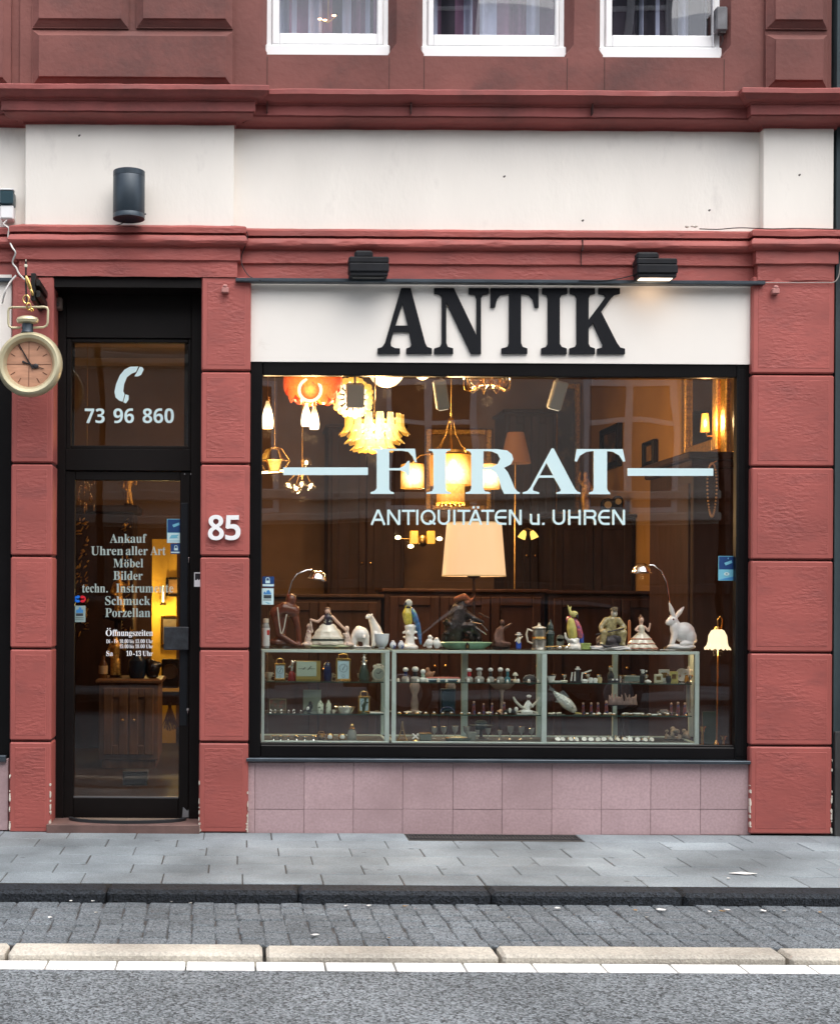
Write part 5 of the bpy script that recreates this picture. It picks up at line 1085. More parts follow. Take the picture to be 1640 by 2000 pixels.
b = B(); b.tube([(-19, -15, 78), (-16, -16, 50), (-12.5, -15, 28), (-10, -15, 26), (-6, -15, 38), (-2, -16, 60), (-1, -15.5, 64)], 1.2, 8); k.part('cord', b, IVORY)
def arc_lamp(label, pts, head, hrot, base, Yl):
    k = goods('desk_lamp', label, 'lamp', base, 3, Yl, 'chrome desk lamps')
    b = B(); b.tube(pts, 1.7, 10); k.part('arm', b, CHROME); b = B(); b.lathe([(0, 0), (16, 0), (16, 2), (14, 4), (3, 6), (0, 6)], seg=26); k.part('base', b, CHROME)
    b = B(); b.lathe([(0, 17), (6, 16.5), (12, 13), (16.5, 7), (18.5, 0), (21.5, -1.5), (21.5, -3), (17.8, -1), (15.5, 6), (11, 11.5), (0, 15)], head, 28, hrot); hd = k.part('head', b, CHROME)
    return k, hd
z_ = lambda py: 1265 - py
k, hd = arc_lamp('chrome desk lamp with bent arm behind the wooden sculpture, its head at upper left', [(0, 0, 4), (2, 0, 60), (6, 0, 100), (14, 0, 128), (24, 0, 142), (44, 0, 150), (52, 0, 150)], (64, 0, z_(1132)), (0, 10, 0), 555, .5)
k, hd = arc_lamp('chrome desk lamp with curved arm and lit head behind the white rabbit', [(0, 0, 4), (0, 0, 40), (-2, 0, 90), (-8, 0, 130), (-18, 0, 152), (-34, 0, 163), (-42, 0, 163)], (-57, 0, z_(1115)), (0, 0, 0), 1308, .52)
b = B(); b.lathe([(0, 0), (17.5, 0), (17.5, 1), (0, 1)], (-57, 0, z_(1116)), 24); k.part('diffuser', b, glow('glow_desk', (1, .62, .3), .8), hd); k.light((-57, 0, z_(1124)), .5, .02)
# porcelain lady group
k = goods('porcelain_group', 'porcelain lady in a wide crinoline with two small companions on a pale base', 'figurine', 640, 3, .40)
b = B(); b.ell((2, 0, 3), (50, 18, 4), seg=26); k.part('base', b, mat('pale_green_china', (.50, .55, .34), .2, var=.15, vs=25))
sk = [(33 - 22 * t * t + 1.2 * math.sin(t * 22), 6 + t * 40) for t in [i / 10 for i in range(11)]]
def ruffle(b, prof, waves, amp, seg=48, sq=.6, at=(0, 0, 0)):
    vs = []; n = len(prof)
    for i in range(seg):
        a = 2 * math.pi * i / seg
        for j, (r_, h) in enumerate(prof): q = r_ * (1 + amp * math.sin(waves * a + j * .4) * (1 - j / n)); vs.append((at[0] + q * math.cos(a), at[1] + q * math.sin(a) * sq, at[2] + h))
    b.add(vs, [(i * n + j, ((i + 1) % seg) * n + j, ((i + 1) % seg) * n + j + 1, i * n + j + 1) for i in range(seg) for j in range(n - 1)] + [tuple(i * n for i in range(seg)), tuple(i * n + n - 1 for i in range(seg))])
b = B(); ruffle(b, sk, 9, .05); s_ = k.part('skirt', b, CREAM); b = B(); ruffle(b, [(33.5, 14), (34.5, 15), (34, 17), (33, 17)], 9, .05); k.part('band', b, DGRN, s_)
b = B(); b.limb([((0, 0, 44), 9), ((0, -1, 58), 9.5), ((0, 0, 64), 6)]); k.part('bodice', b, mat('black_violet_china', (.035, .03, .045), .2, var=.6, vs=40, col2=(.55, .55, .42), c2s=60, c2lo=.58, c2hi=.62), remesh=1.4)
b = B(); b.limb([((0, 0, 62), 3), ((-1, -1, 70), 6)]); b.limb([((-8, -2, 60), 3.5), ((-20, -5, 50), 3), ((-34, -5, 54), 2.6)]); b.limb([((8, -2, 60), 3.5), ((22, -5, 46), 3), ((34, -5, 34), 2.6)]); k.part('head_and_arms', b, SKIN, remesh=1.1); b = B(); b.ell((-1, 2, 73), (7, 6.5, 6)); b.ell((3, 3, 66), (4, 4, 5)); k.part('hair', b, HAIRM)
for sx, hh in ((-38, 34), (38, 30)):
    b = B(); b.limb([((sx, 0, 6), 9), ((sx, 0, hh * .55), 7), ((sx * .98, 0, hh), 4)]); b.ell((sx * .97, -1, hh + 7), (5, 5, 6)); b.limb([((sx, -3, hh * .8), 3), ((sx * .8, -6, hh * .9), 2.4), ((sx * .9, -6, hh + 16 if sx < 0 else hh * .7), 2.2)]); b.ell((sx * 1.05, -4, 6), (12, 9, 5)); k.part('companion', b, mat('blush_china', (.66, .52, .42), .15, var=.3, vs=30, coat=.6, col2=(.22, .12, .14), c2s=55, c2lo=.56, c2hi=.62), remesh=1.3)
# polar bears and bowl
k = goods('polar_bear', 'white porcelain bear standing with its back turned beside the lady group', 'figurine', 703, 3, .44)
b = B(); b.ell((0, -4, 26), (17, 15, 15)); b.ell((2, 14, 28), (15, 14, 12)); b.limb([((-11, -6, 22), 8), ((-14, -6, 5), 6.5), ((-17, -9, 3), 4)]); b.limb([((10, -6, 22), 8), ((11, -6, 5), 6.5), ((9, -10, 3), 4)]); b.limb([((-8, 20, 24), 7), ((-8, 20, 4), 6)]); b.limb([((12, 20, 24), 7), ((14, 20, 4), 6)]); b.ell((6, -19, 20), (3, 3, 4)); b.ell((0, 30, 34), (9, 9, 8)); b.box(-20, 22, -14, 26, 0, 2.5, 1); k.part('body', b, IVORY if False else PORC, remesh=1.5)
k = goods('polar_bear', 'white porcelain bear stretching up its neck behind the white bowl', 'figurine', 732, 3, .47)
b = B(); b.limb([((6, 4, 14), 14), ((2, 2, 34), 11), ((-5, 0, 50), 7.5), ((-9, -3, 58), 6)]); b.ell((-13, -8, 60), (6.5, 7, 5.5)); b.ell((-17, -11, 58.5), (4, 5, 3.4)); b.ell((-6, -2, 64.5), (2, 1.6, 2.2)); b.limb([((0, -6, 26), 6), ((-4, -10, 4), 4.6)]); b.limb([((12, -6, 22), 7), ((12, -10, 4), 5)]); k.part('body', b, PORC, remesh=1.4); b = B(); b.ell((-20.4, -14, 58.5), 1.2); b.ell((-14.5, -13.4, 62.5), .8); k.part('face_marks', b, INK)
k = goods('bowl', 'plain white round bowl in front of the stretching white bear', 'bowl', 745, 3, .34)
b = B(); b.lathe([(0, 0), (6, 0), (6, 1.5), (10, 5), (13.5, 14), (14.6, 28), (13.9, 28), (12.6, 14), (9, 6.5), (0, 4)], seg=28); k.part('body', b, mat('white_bowl_china', (.66, .72, .74), .15))
k.part('foot', (lambda b: (b.lathe([(0, 0), (6.5, 0), (6.2, 1.4), (0, 1.4)], seg=24), b)[1])(B()), MATS['white_bowl_china'])
JAR = [(0, 0), (4, 0), (6.3, 4), (6.6, 8), (5, 11), (3.6, 11.8), (3.8, 13.5), (0, 13.5)]
for px, lab in ((767, 'small blue and white china jar nearest the white bowl'), (783, 'small blue and white china jar at the foot of the macaw')):
    k = goods('china_jar', lab, 'jar', px, 3, .34, 'pair of small blue and white jars'); b = B(); b.lathe(JAR, seg=18); k.part('body', b, CHINA_BLUE); b = B(); b.lathe([(0, 15.5), (2, 15), (3.4, 13.7), (0, 13.6)], seg=14); k.part('lid', b, CHINA_BLUE)
# macaw
k = goods('macaw_figurine', 'china macaw with yellow breast and blue wings on a white tree stump', 'figurine', 800, 3, .42)
rr = random.Random(12); b = B(); b.lathe([(0, 0), (17, 0), (16, 4), (10, 8), (8, 20), (9, 34), (11, 42), (8, 46), (0, 46)], seg=16)
for i in range(14): a = rr.uniform(0, 6.28); h = rr.uniform(4, 44); b.ell((11 * math.cos(a), 9 * math.sin(a), h), (5, 3, 2.6), (rr.uniform(0, 50), rr.uniform(-40, 40), 0), 8, 6)
k.part('stump', b, PORC, remesh=1.2)
b = B(); b.limb([((-4, -2, 52), 9), ((-6, -3, 66), 10), ((-4, -2, 78), 7)]); k.part('breast', b, mat('yellow_china', (.62, .50, .06), .15, var=.4, vs=50, coat=.6, bump=.4, bs=110), remesh=1.2)
b = B(); b.ell((8, -2, 62), (7, 8, 19), (0, -22, 0)); b.limb([((14, 0, 48), 6), ((19, 0, 26), 4.5), ((21, 0, 8), 2.5)]); k.part('wings', b, mat('blue_china', (.04, .14, .34), .15, var=.6, vs=45, coat=.6, bump=.4, bs=110, col2=(.05, .26, .22), c2s=25, c2lo=.52, c2hi=.6), remesh=1.2)
b = B(); b.ell((-3, -2, 87), (7.5, 7, 8)); k.part('head', b, mat('pale_grey_china', (.50, .52, .44), .25, var=.2, vs=20)); b = B(); b.limb([((-9, -5, 87), 3), ((-12, -6, 83), 2), ((-11, -6, 80), 1)]); b.ell((-4, -7, 79), (5, 3, 3)); k.part('beak', b, INK, remesh=.8)
# doves
k = goods('dove_pair', 'pair of small white china doves side by side right of the macaw', 'figurine', 844, 3, .36)
for dx, hh, f in ((-6, 0, 1), (9, -3, -1)):
    b = B(); b.ell((dx, 0, 11 + hh * .6), (8, 7, 9), (0, 20 * f, 0)); b.ell((dx + 1 * f, -1, 22 + hh * 1.6), 4.6); b.cap((dx + 5 * f, -2, 21 + hh * 1.6), 1.6, (dx + 7.5 * f, -3, 20 + hh * 1.6), .7); b.limb([((dx - 4 * f, 2, 10), 5), ((dx - 10 * f, 4, 4), 2)]); b.ell((dx, 0, 2.5), (6, 5, 3)); k.part('dove', b, PORC, remesh=1.)
# green dish
k = goods('green_dish', 'long low jade green dish under the dark bronze group', 'dish', 908, 3, .38)
b = B(); b.lathe([(0, 0), (38, 0), (48, 6), (52, 11), (50.5, 11), (46, 7), (36, 3), (0, 2.5)], seg=36, sq=.42); k.part('body', b, mat('jade_glaze', (.17, .36, .22), .2, var=.35, vs=14)); k.part('rim', (lambda b: (b.lathe([(51, 10), (53, 11.5), (51, 12.4), (50, 11), (51, 10)], seg=36, sq=.42), b)[1])(B()), mat('jade_rim', (.30, .44, .26), .2))
# bronze warrior
k = goods('bronze_group', 'large dark bronze warrior group with copper coloured helmet behind the green dish', 'sculpture', 902, 3, .52)
rr = random.Random(31); b = B(); b.ell((0, 0, 4), (44, 20, 5)); b.limb([((-16, 0, 6), 16), ((-14, 0, 40), 22), ((-6, 0, 72), 17), ((0, -2, 86), 9)]); b.limb([((6, -4, 66), 8), ((22, -8, 56), 6), ((38, -8, 50), 3.5)]); b.limb([((-6, -6, 40), 12), ((16, -12, 42), 10), ((30, -10, 24), 7), ((34, -10, 4), 5)]); b.limb([((-22, -6, 34), 10), ((-34, -8, 22), 8), ((-38, -8, 4), 6)])
for i in range(26): b.ell((rr.uniform(-36, 30), rr.uniform(-18, 8), rr.uniform(6, 62)), (rr.uniform(3, 9), 4, rr.uniform(2, 5)), (rr.uniform(0, 90), rr.uniform(0, 90), 0), 7, 5)
k.part('figure', b, BRONZE, remesh=1.8)
b = B(); b.limb([((-12, -4, 94), 6), ((2, -6, 98), 8), ((14, -6, 90), 4.5), ((20, -6, 96), 2), ((24, -6, 104), 1)]); b.ell((8, -8, 88), (6, 5, 4)); k.part('helmet', b, BRZ2, remesh=1.3)
b = B(); b.tube([(12, -14, 56), (24, -18, 40), (44, -18, 26)], 1.4, 6); b.tube([(30, -12, 68), (50, -12, 58)], 1.2, 6); b.tube([(14, -16, 50), (34, -20, 46), (46, -18, 34)], 1.1, 6); k.part('reins', b, SILVER)
k = goods('perfume_vial', 'tiny dark vial with gilt front standing in front of the green dish', 'vial', 912, 3, .27); b = B(); b.box(-4, 4, -3, 3, 0, 10, 1); k.part('body', b, EBON); b = B(); b.box(-2, 2, -3.4, -2.9, 2, 8); k.part('front', b, BRASS); b = B(); b.lathe([(0, 13), (2, 12.5), (2.2, 10), (0, 10)], seg=10); k.part('stopper', b, EBON)
k = goods('bronze_figure', 'small brown bronze seated woman with outstretched arm right of the warrior group', 'figurine', 977, 3, .44)
b = B(); b.ell((0, 0, 5), (19, 14, 6)); b.limb([((-4, 0, 8), 13), ((-2, 0, 24), 9), ((0, 0, 36), 6.5), ((2, 0, 44), 3)]); b.ell((3, -1, 50), (5, 5, 6)); b.limb([((6, 0, 38), 3.5), ((14, -2, 44), 2.6), ((20, -3, 48), 2)]); b.limb([((-6, 0, 36), 3.5), ((-12, -4, 24), 3), ((-12, -8, 14), 2.6)]); b.limb([((2, -8, 10), 6), ((14, -8, 8), 5)]); k.part('figure', b, mat('brown_bronze', (.10, .05, .035), .4, .4, var=.4, vs=30), remesh=1.4)
b = B(); b.box(-17, 17, -12, 12, -.2, 2.5, .8); k.part('plinth', b, EBON)
k = goods('boy_figurine', 'tiny china boy in blue trousers with a pale hat left of the tankard', 'figurine', 1012, 3, .34)
b = B(); b.limb([((-2.5, 0, 2), 2.6), ((-2, 0, 12), 3)]); b.limb([((2.5, 0, 2), 2.6), ((2, 0, 12), 3)]); k.part('trousers', b, mat('cobalt_china', (.03, .09, .42), .25), remesh=.8); b = B(); b.limb([((0, 0, 13), 4), ((0, 0, 20), 3.6)]); b.limb([((3, 0, 20), 1.6), ((7, -1, 24), 1.3)]); b.limb([((-3, 0, 20), 1.6), ((-7, -1, 15), 1.3)]); b.ell((0, 0, 26), 3.6); k.part('upper_body', b, CREAM, remesh=.8); b = B(); b.lathe([(7, 27), (7, 28), (4, 29), (3.5, 32), (0, 33)], seg=14); k.part('hat', b, mat('pale_hat', (.5, .5, .46), .5))
k = goods('tankard', 'pewter lidded tankard with cream handle and gilt band on the case top', 'tankard', 1052, 3, .40)
b = B(); b.lathe([(0, 0), (15, 0), (13, 4), (14, 16), (12.5, 32), (13, 38), (0, 40)], seg=22); k.part('body', b, mat('dull_pewter', (.30, .29, .25), .3, .7, var=.3, vs=20)); b = B(); b.tube([(-12, 0, 34), (-22, 0, 38), (-25, 0, 28), (-22, 0, 14), (-13, 0, 10)], 2.1, 8); k.part('handle', b, CREAM); b = B(); b.lathe([(13.6, 18), (14.8, 20), (13.8, 24), (13, 21), (13.6, 18)], seg=22); k.part('band', b, BRASS); b = B(); b.lathe([(14, 40), (13, 42), (4, 45), (2, 48), (3, 50), (0, 51)], seg=20); k.part('lid', b, CREAM)
k = goods('pewter_tower', 'dark green metal tower shaped lantern with pointed top beside the tankard', 'lantern', 1074, 3, .42)
b = B(); b.lathe([(0, 0), (10, 0), (9, 4), (7, 6), (8, 26), (9.5, 28), (0, 28)], seg=8); k.part('body', b, DGRN); b = B(); b.lathe([(9.5, 28.2), (6, 36), (6.5, 38), (6, 46), (3, 50), (1, 57), (0, 57)], seg=8); k.part('roof', b, DGRN)
k = goods('arched_plaque', 'small grey arched plaque standing right of the dark green lantern', 'plaque', 1093, 3, .44); b = B(); b.box(-7, 7, -2, 2, 0, 20, .5); b.lathe([(7, -2), (7, 2)], (0, 0, 20), 18, (90, 0, 0)); k.part('slab', b, mat('grey_plaque', (.20, .22, .18), .5, var=.2, vs=20)); b = B(); b.box(-8.5, 8.5, -4, 4, -.1, 2, .5); k.part('foot', b, EBON)
k = goods('magnifier', 'brass handled magnifying glasses and small metal tools lying before the dark lantern', 'tool', 1086, 3, .28); b = B(); b.tube([(-22, 0, 5), (-4, -2, 6), (26, 1, 7)], 1.2, 8); k.part('handle', b, OLDB); b = B(); b.ell((6, 0, 4), (5, 5, 4)); b.ell((20, 2, 4), (5, 5, 4)); b.tube([(-10, 2, 1), (30, 3, 1.2)], 1, 6); k.part('lens', b, SILVER)
# cockatoo
k = goods('parrot_figurine', 'china parrot with yellow crest and pink wings on a white scroll base', 'figurine', 1121, 3, .40)
rr = random.Random(14); b = B(); b.lathe([(0, 0), (16, 0), (15, 6), (9, 12), (10, 20), (0, 24)], seg=14)
for i in range(7): a = rr.uniform(0, 6.28); b.ell((12 * math.cos(a), 9 * math.sin(a), rr.uniform(4, 18)), (5, 4, 4), seg=8, rings=6)
b.limb([((-10, 0, 16), 3), ((-17, 0, 22), 3), ((-18, 0, 30), 2.4)]); k.part('scroll_base', b, PORC, remesh=1.2)
b = B(); b.limb([((-4, -2, 26), 9), ((-6, -3, 40), 10), ((-8, -3, 54), 7)]); k.part('breast', b, mat('pale_yellow_china', (.58, .52, .14), .25, var=.2, vs=30), remesh=1.1); b = B(); b.ell((6, -1, 40), (8, 9, 22), (0, -20, 0)); b.ell((-8, 2, 56), (9, 7, 9)); k.part('wings', b, mat('pink_red_china', (.45, .10, .13), .15, var=.5, vs=45, coat=.6, bump=.4, bs=110, col2=(.20, .08, .22), c2s=25, c2lo=.52, c2hi=.6), remesh=1.2)
b = B(); b.limb([((12, 1, 28), 6), ((15, 1, 12), 4)]); k.part('tail', b, mat('cobalt_china2', (.04, .08, .36), .25), remesh=1.); b = B(); b.ell((-2, -3, 68), (8, 7, 6.5)); b.limb([((-8, -2, 70), 3.5), ((-12, -2, 80), 2), ((-14, -2, 86), .8)]); b.limb([((-10, -2, 74), 2), ((-7, -2, 84), .8)]); k.part('crest', b, mat('crest_yellow', (.62, .58, .20), .3), remesh=1.); b = B(); b.limb([((3, -7, 65), 3), ((4, -8, 60), 1.4)]); b.ell((1, -8.6, 69), 1.2); k.part('beak', b, INK, remesh=.7)
k = goods('green_box', 'small yellow green tin box right of the china parrot', 'box', 1143, 3, .3); b = B(); b.box(-9, 9, -5, 5, 0, 10, 1); k.part('body', b, mat('yellow_green_tin', (.32, .40, .12), .4, var=.3, vs=30)); b = B(); b.box(-9.4, 9.4, -5.4, 5.4, 10, 12.5, .6); k.part('lid', b, MATS['yellow_green_tin'])
# soldier on a rock, white cloth, knife
k = goods('soldier_figurine', 'figurine of a man in olive clothes and cap sitting on a dark rock', 'figurine', 1192, 3, .46)
rr = random.Random(15); b = B(); b.ell((-6, 0, 16), (24, 16, 14))
for i in range(10): b.ell((rr.uniform(-24, 16), rr.uniform(-14, 10), rr.uniform(4, 24)), (rr.uniform(6, 10), 7, rr.uniform(5, 9)), (0, rr.uniform(0, 90), 0), 7, 5)
b.box(-26, 24, -14, 14, 0, 8, 1); k.part('rock', b, mat('dark_rock', (.05, .045, .05), .5, var=.5, vs=25), remesh=1.5)
b = B(); b.limb([((0, 2, 30), 11), ((-1, 0, 44), 12), ((2, -1, 56), 10), ((4, -2, 62), 5)]); b.limb([((-10, -2, 56), 6.5), ((-22, -8, 42), 5), ((-20, -14, 30), 4.4)]); b.limb([((14, -2, 56), 6.5), ((24, -8, 42), 5), ((8, -16, 36), 4.2)]); b.limb([((-6, -4, 30), 9), ((-18, -16, 32), 7.5), ((-20, -14, 10), 6), ((-24, -19, 8), 4)]); b.limb([((8, -4, 30), 9), ((20, -16, 32), 7.5), ((18, -14, 10), 6), ((20, -19, 8), 4)]); k.part('body', b, mat('olive_china', (.30, .26, .12), .2, var=.4, vs=40, coat=.6, bump=.4, bs=60), remesh=1.4)
b = B(); b.ell((5, -4, 69), (6.5, 6.5, 8)); b.ell((5, -10, 67), (2, 2, 2.4)); b.ell((9, -15, 37), (4.5, 3.5, 3)); b.ell((-19, -16, 29), (4, 3.5, 4)); k.part('head_and_hands', b, mat('pale_face', (.46, .47, .40), .3), remesh=1.); b = B(); b.ell((5, -2, 76), (7.4, 7, 5)); b.box(-1, 11, -13, -6, 73.5, 75.2, .6); b.ell((8, 0, 79), (6, 6, 3)); k.part('cap', b, mat('dark_olive', (.06, .055, .035), .5), remesh=.9)
b = B(); b.tube([(-34, -18, 28), (20, -20, 40)], 1.3, 7); k.part('rifle', b, INK)
o = goods('white_cloth', 'folded white cloth lying under the knife in front of the olive soldier', 'cloth', 1190, 3, .30)
b = B(); rr = random.Random(16); n_ = 18
for lay in range(2):
    vs = []; 
    for i in range(n_ + 1):
        for j in range(4): vs.append((-38 + 76 * i / n_ - lay * 2, -14 + 9 * j + lay * 2, 3 + lay * 3.2 + 1.4 * math.sin(i * .9 + j + lay)))
    b.add(vs, [(i * 4 + j, (i + 1) * 4 + j, (i + 1) * 4 + j + 1, i * 4 + j + 1) for i in range(n_) for j in range(3)])
ob = o.part('fold', b, mat('white_linen', (.74, .72, .70), .9)); ob.modifiers.new('thick', 'SOLIDIFY').thickness = .008
k = goods('paper_knife', 'dark curved paper knife lying on the white cloth', 'knife', 1192, 3, .27); b = B(); b.tube([(-24, -8, 12), (-14, -8, 7.5), (4, -8, 7.5), (22, -8, 8.5)], [.8, 2.6, 1.6, .6], 8); k.part('blade', b, INK); b = B(); b.tube([(-24, -8, 12.3), (-27, -8, 14)], [1.6, 1.2], 8); k.part('handle', b, DWOOD)
k = goods('candle', 'single brown candle standing behind the dancing china lady', 'candle', 1228, 3, .54); b = B(); b.lathe([(0, 4), (3.2, 4), (2.8, 52), (1.4, 55), (0, 56)], seg=14); k.part('wax', b, mat('brown_wax', (.34, .13, .05), .5)); b = B(); b.lathe([(0, 0), (8, 0), (7, 2), (4, 4), (0, 4)], seg=16); k.part('holder', b, OLDB); b = B(); b.tube([(0, 0, 56), (.4, 0, 60)], .5, 5); k.part('wick', b, INK)
k = goods('dancer_figurine', 'china dancing lady in a tiered ruffled skirt next to the white rabbit', 'figurine', 1252, 3, .40)
b = B(); ruffle(b, [(29, 0), (30, 3), (26, 9), (24.5, 10)], 11, .09, 66); ruffle(b, [(24, 9), (25, 12), (20, 18), (19, 19)], 9, .09, 60); ruffle(b, [(18, 18), (19, 21), (13, 27), (7, 33)], 7, .09, 50); s_ = k.part('skirt', b, CREAM)
b = B(); ruffle(b, [(30, 1), (31, 2), (30.3, 3.4), (29.5, 3)], 11, .09, 66); ruffle(b, [(25, 10), (26, 11), (25.3, 12.4)], 9, .09, 60); ruffle(b, [(19, 19), (20, 20), (19.2, 21.6)], 7, .09, 50); k.part('trim', b, mat('coral_trim', (.50, .20, .13), .3), s_)
b = B(); b.limb([((0, 0, 30), 6), ((-1, 0, 42), 7)]); k.part('bodice', b, CREAM, remesh=1.1); b = B(); b.limb([((-1, 0, 46), 3), ((-1, 0, 54), 4)]); b.ell((-1, -1, 57), (5, 5, 6.2)); b.limb([((5, -1, 44), 2.6), ((12, -4, 36), 2.2), ((15, -5, 50), 1.8)]); b.limb([((-7, -1, 44), 2.6), ((-13, -4, 38), 2.2), ((-7, -8, 34), 1.8)]); k.part('head_and_arms', b, SKIN, remesh=.9); b = B(); b.ell((-1, 1, 60), (5.4, 5.4, 4.6)); b.ell((-1, 3, 65), (2.6, 2.6, 2.6)); k.part('hair', b, HAIRM)
# rabbit
k = goods('rabbit_figurine', 'large white china rabbit sitting upright on a white base at the right end', 'figurine', 1328, 3, .38)
b = B(); b.ell((7, 0, 33), (21, 16, 21)); b.ell((-10, -1, 41), (11.5, 11, 17)); b.limb([((-12, -5, 34), 6.5), ((-16, -7, 20), 4.8), ((-19, -9, 12), 4.4)]); b.limb([((-10, 5, 34), 6.5), ((-13, 6, 20), 4.8), ((-16, 5, 12), 4.4)]); b.ell((16, -6, 25), (13, 11, 16)); b.limb([((18, -10, 13), 5.5), ((4, -12, 12), 5), ((-2, -12, 11.5), 4)]); b.ell((27, 2, 18), (6, 6, 6))
b.ell((-16, -1, 56), (11, 9, 10.5)); b.ell((-24, -1, 53), (6.5, 6.5, 6.2)); b.limb([((-14, -3, 63), 4), ((-19, -4, 77), 5), ((-24, -5, 91), 1.6)]); b.limb([((-9, 3, 63), 4), ((-1, 3, 73), 5), ((7, 3, 83), 1.6)])
k.part('body', b, mat('rabbit_white', (.80, .79, .77), .22, coat=.3, var=.03, vs=20), remesh=1.25); b = B(); b.ell((-17, -9.6, 59), (1.9, .9, 2.1)); b.ell((-30, -2, 54.5), (1, 1.2, .9)); k.part('eye_and_nose', b, mat('rabbit_eye', (.16, .05, .04), .2)); b = B(); b.ell((0, 2, 76.5), (3, 1.2, 7.5), (0, 42, 0)); k.part('ear_lining', b, mat('rabbit_pink', (.62, .42, .40), .4))
b = B(); b.ell((0, -2, 4.5), (28, 17, 6), seg=24); b.ell((-14, -6, 6), (14, 12, 6)); b.ell((14, -4, 6), (14, 13, 5)); k.part('base', b, mat('rabbit_white2', (.80, .79, .77), .25), remesh=1.3)
k = goods('white_clip', 'loose white strip of card poking down over the case edge below the rabbit', 'card', 1302, 3, .26); b = B(); b.box(-14, 16, -1, 1, 0, 1.2, .3); b.box(-12, -6, -4, 4, 1.2, 1.6); k.part('strip', b, MATS['white_label'])
# big table lamp
k = goods('table_lamp', 'table lamp with large glowing peach coloured shade in the middle of the window', 'lamp', 924, 3, .56)
b = B(); b.lathe([(52, z_(1024)), (53, z_(1022)), (61.5, z_(1124)), (60.7, z_(1126)), (51, z_(1026))], seg=48); k.part('shade', b, G_SHADE); b = B(); b.lathe([(60.9, z_(1124)), (62, z_(1124)), (62, z_(1126.5)), (60.9, z_(1126.5)), (60.9, z_(1124))], seg=48); b.lathe([(52.6, z_(1024)), (53.6, z_(1024)), (53.4, z_(1021.5)), (52.4, z_(1021.5)), (52.6, z_(1024))], seg=48); k.part('shade_trim', b, mat('shade_trim', (.55, .40, .2), .6, emit=(1, .55, .2), es=.12))
b = B(); b.lathe([(0, z_(1122)), (10, z_(1123)), (13, z_(1126)), (10, z_(1129)), (3, z_(1131)), (3, 60), (7, 54), (14, 34), (11, 16), (5, 9), (18, 4), (19, 0), (0, 0)], seg=22); k.part('stand', b, DWOOD)
b = B(); b.ell((0, 0, z_(1095)), (8, 8, 11)); k.part('bulb', b, G_HOT); k.light((0, 0, z_(1085)), 3.2, .03)
# floor lamp with flower shade
k = K('floor_lamp', 'brass floor lamp with a glowing frilled white flower shade right of the display case', 'lamp', 1401, 1250, .5)
b = B(); sh = [(5, 22), (12, 18), (17, 8), (18, -4), (20, -12), (24, -17)]; seg = 56; vs = []
for i in range(seg):
    a = 2 * math.pi * i / seg
    for j, (r_, h) in enumerate(sh): f = j / 5; vs.append(((r_ + 1.6 * f * math.sin(7 * a)) * math.cos(a), (r_ + 1.6 * f * math.sin(7 * a)) * math.sin(a), h + 2 * f * math.sin(14 * a)))
b.add(vs, [(i * 6 + j, ((i + 1) % seg) * 6 + j, ((i + 1) % seg) * 6 + j + 1, i * 6 + j + 1) for i in range(seg) for j in range(5)]); o = k.part('flower_shade', b, glow('glow_flower_shade', (1, .76, .46), .75), smooth=80); o.modifiers.new('thick', 'SOLIDIFY').thickness = .004
zz = (.40 - k.o.z) / k.s
b = B(); b.lathe([(0, 27), (6, 26), (8, 21), (5, 19), (0, 19)], seg=16); b.tube([(0, 0, 26), (-1, 0, 38), (4, 0, 46), (9, 2, 40), (8, 8, 10), (4, 12, -20), (3, 14, zz)], 1.5, 8); b.lathe([(0, zz), (22, zz), (20, zz + 4), (6, zz + 8), (3, zz + 20), (5, zz + 26), (2, zz + 34), (0, zz + 34)], (3, 14, 0), 20); k.part('stand', b, BRASS)
b = B(); b.ell((0, 0, 0), (6, 6, 8)); k.part('bulb', b, G_HOT); k.light((0, -2, -24), .9, .03)
k = K('green_folder', 'dark green upright folder behind the brass pieces right of the display case', 'folder', 1386, 1455, .62, z=.37); b = B(); b.box(-15, 15, -1.5, 1.5, 0, 96, 1); k.part('cover', b, mat('dark_green_cloth', (.01, .035, .015), .7)); b = B(); b.box(-14, 14, 1.6, 4, 1, 94); k.part('pages', b, MATS['aged_label'])
for px, hh, lab in ((1371, 70, 'slim brass candlestick at the right end of the display case'), (1412, 52, 'short brass candlestick nearest the right window frame')):
    k = K('candlestick', lab, 'candlestick', px, 1455, .36, z=.385); b = B(); b.lathe([(0, 0), (9, 0), (8, 3), (3, 7), (2.4, hh * .3), (4.5, hh * .4), (2.4, hh * .5), (2, hh * .85), (4, hh * .9), (4, hh), (0, hh)], seg=16); k.part('stem', b, BRASS); b = B(); b.lathe([(0, hh), (6, hh), (6.5, hh + 2), (0, hh + 1)], seg=16); k.part('drip_pan', b, BRASS)

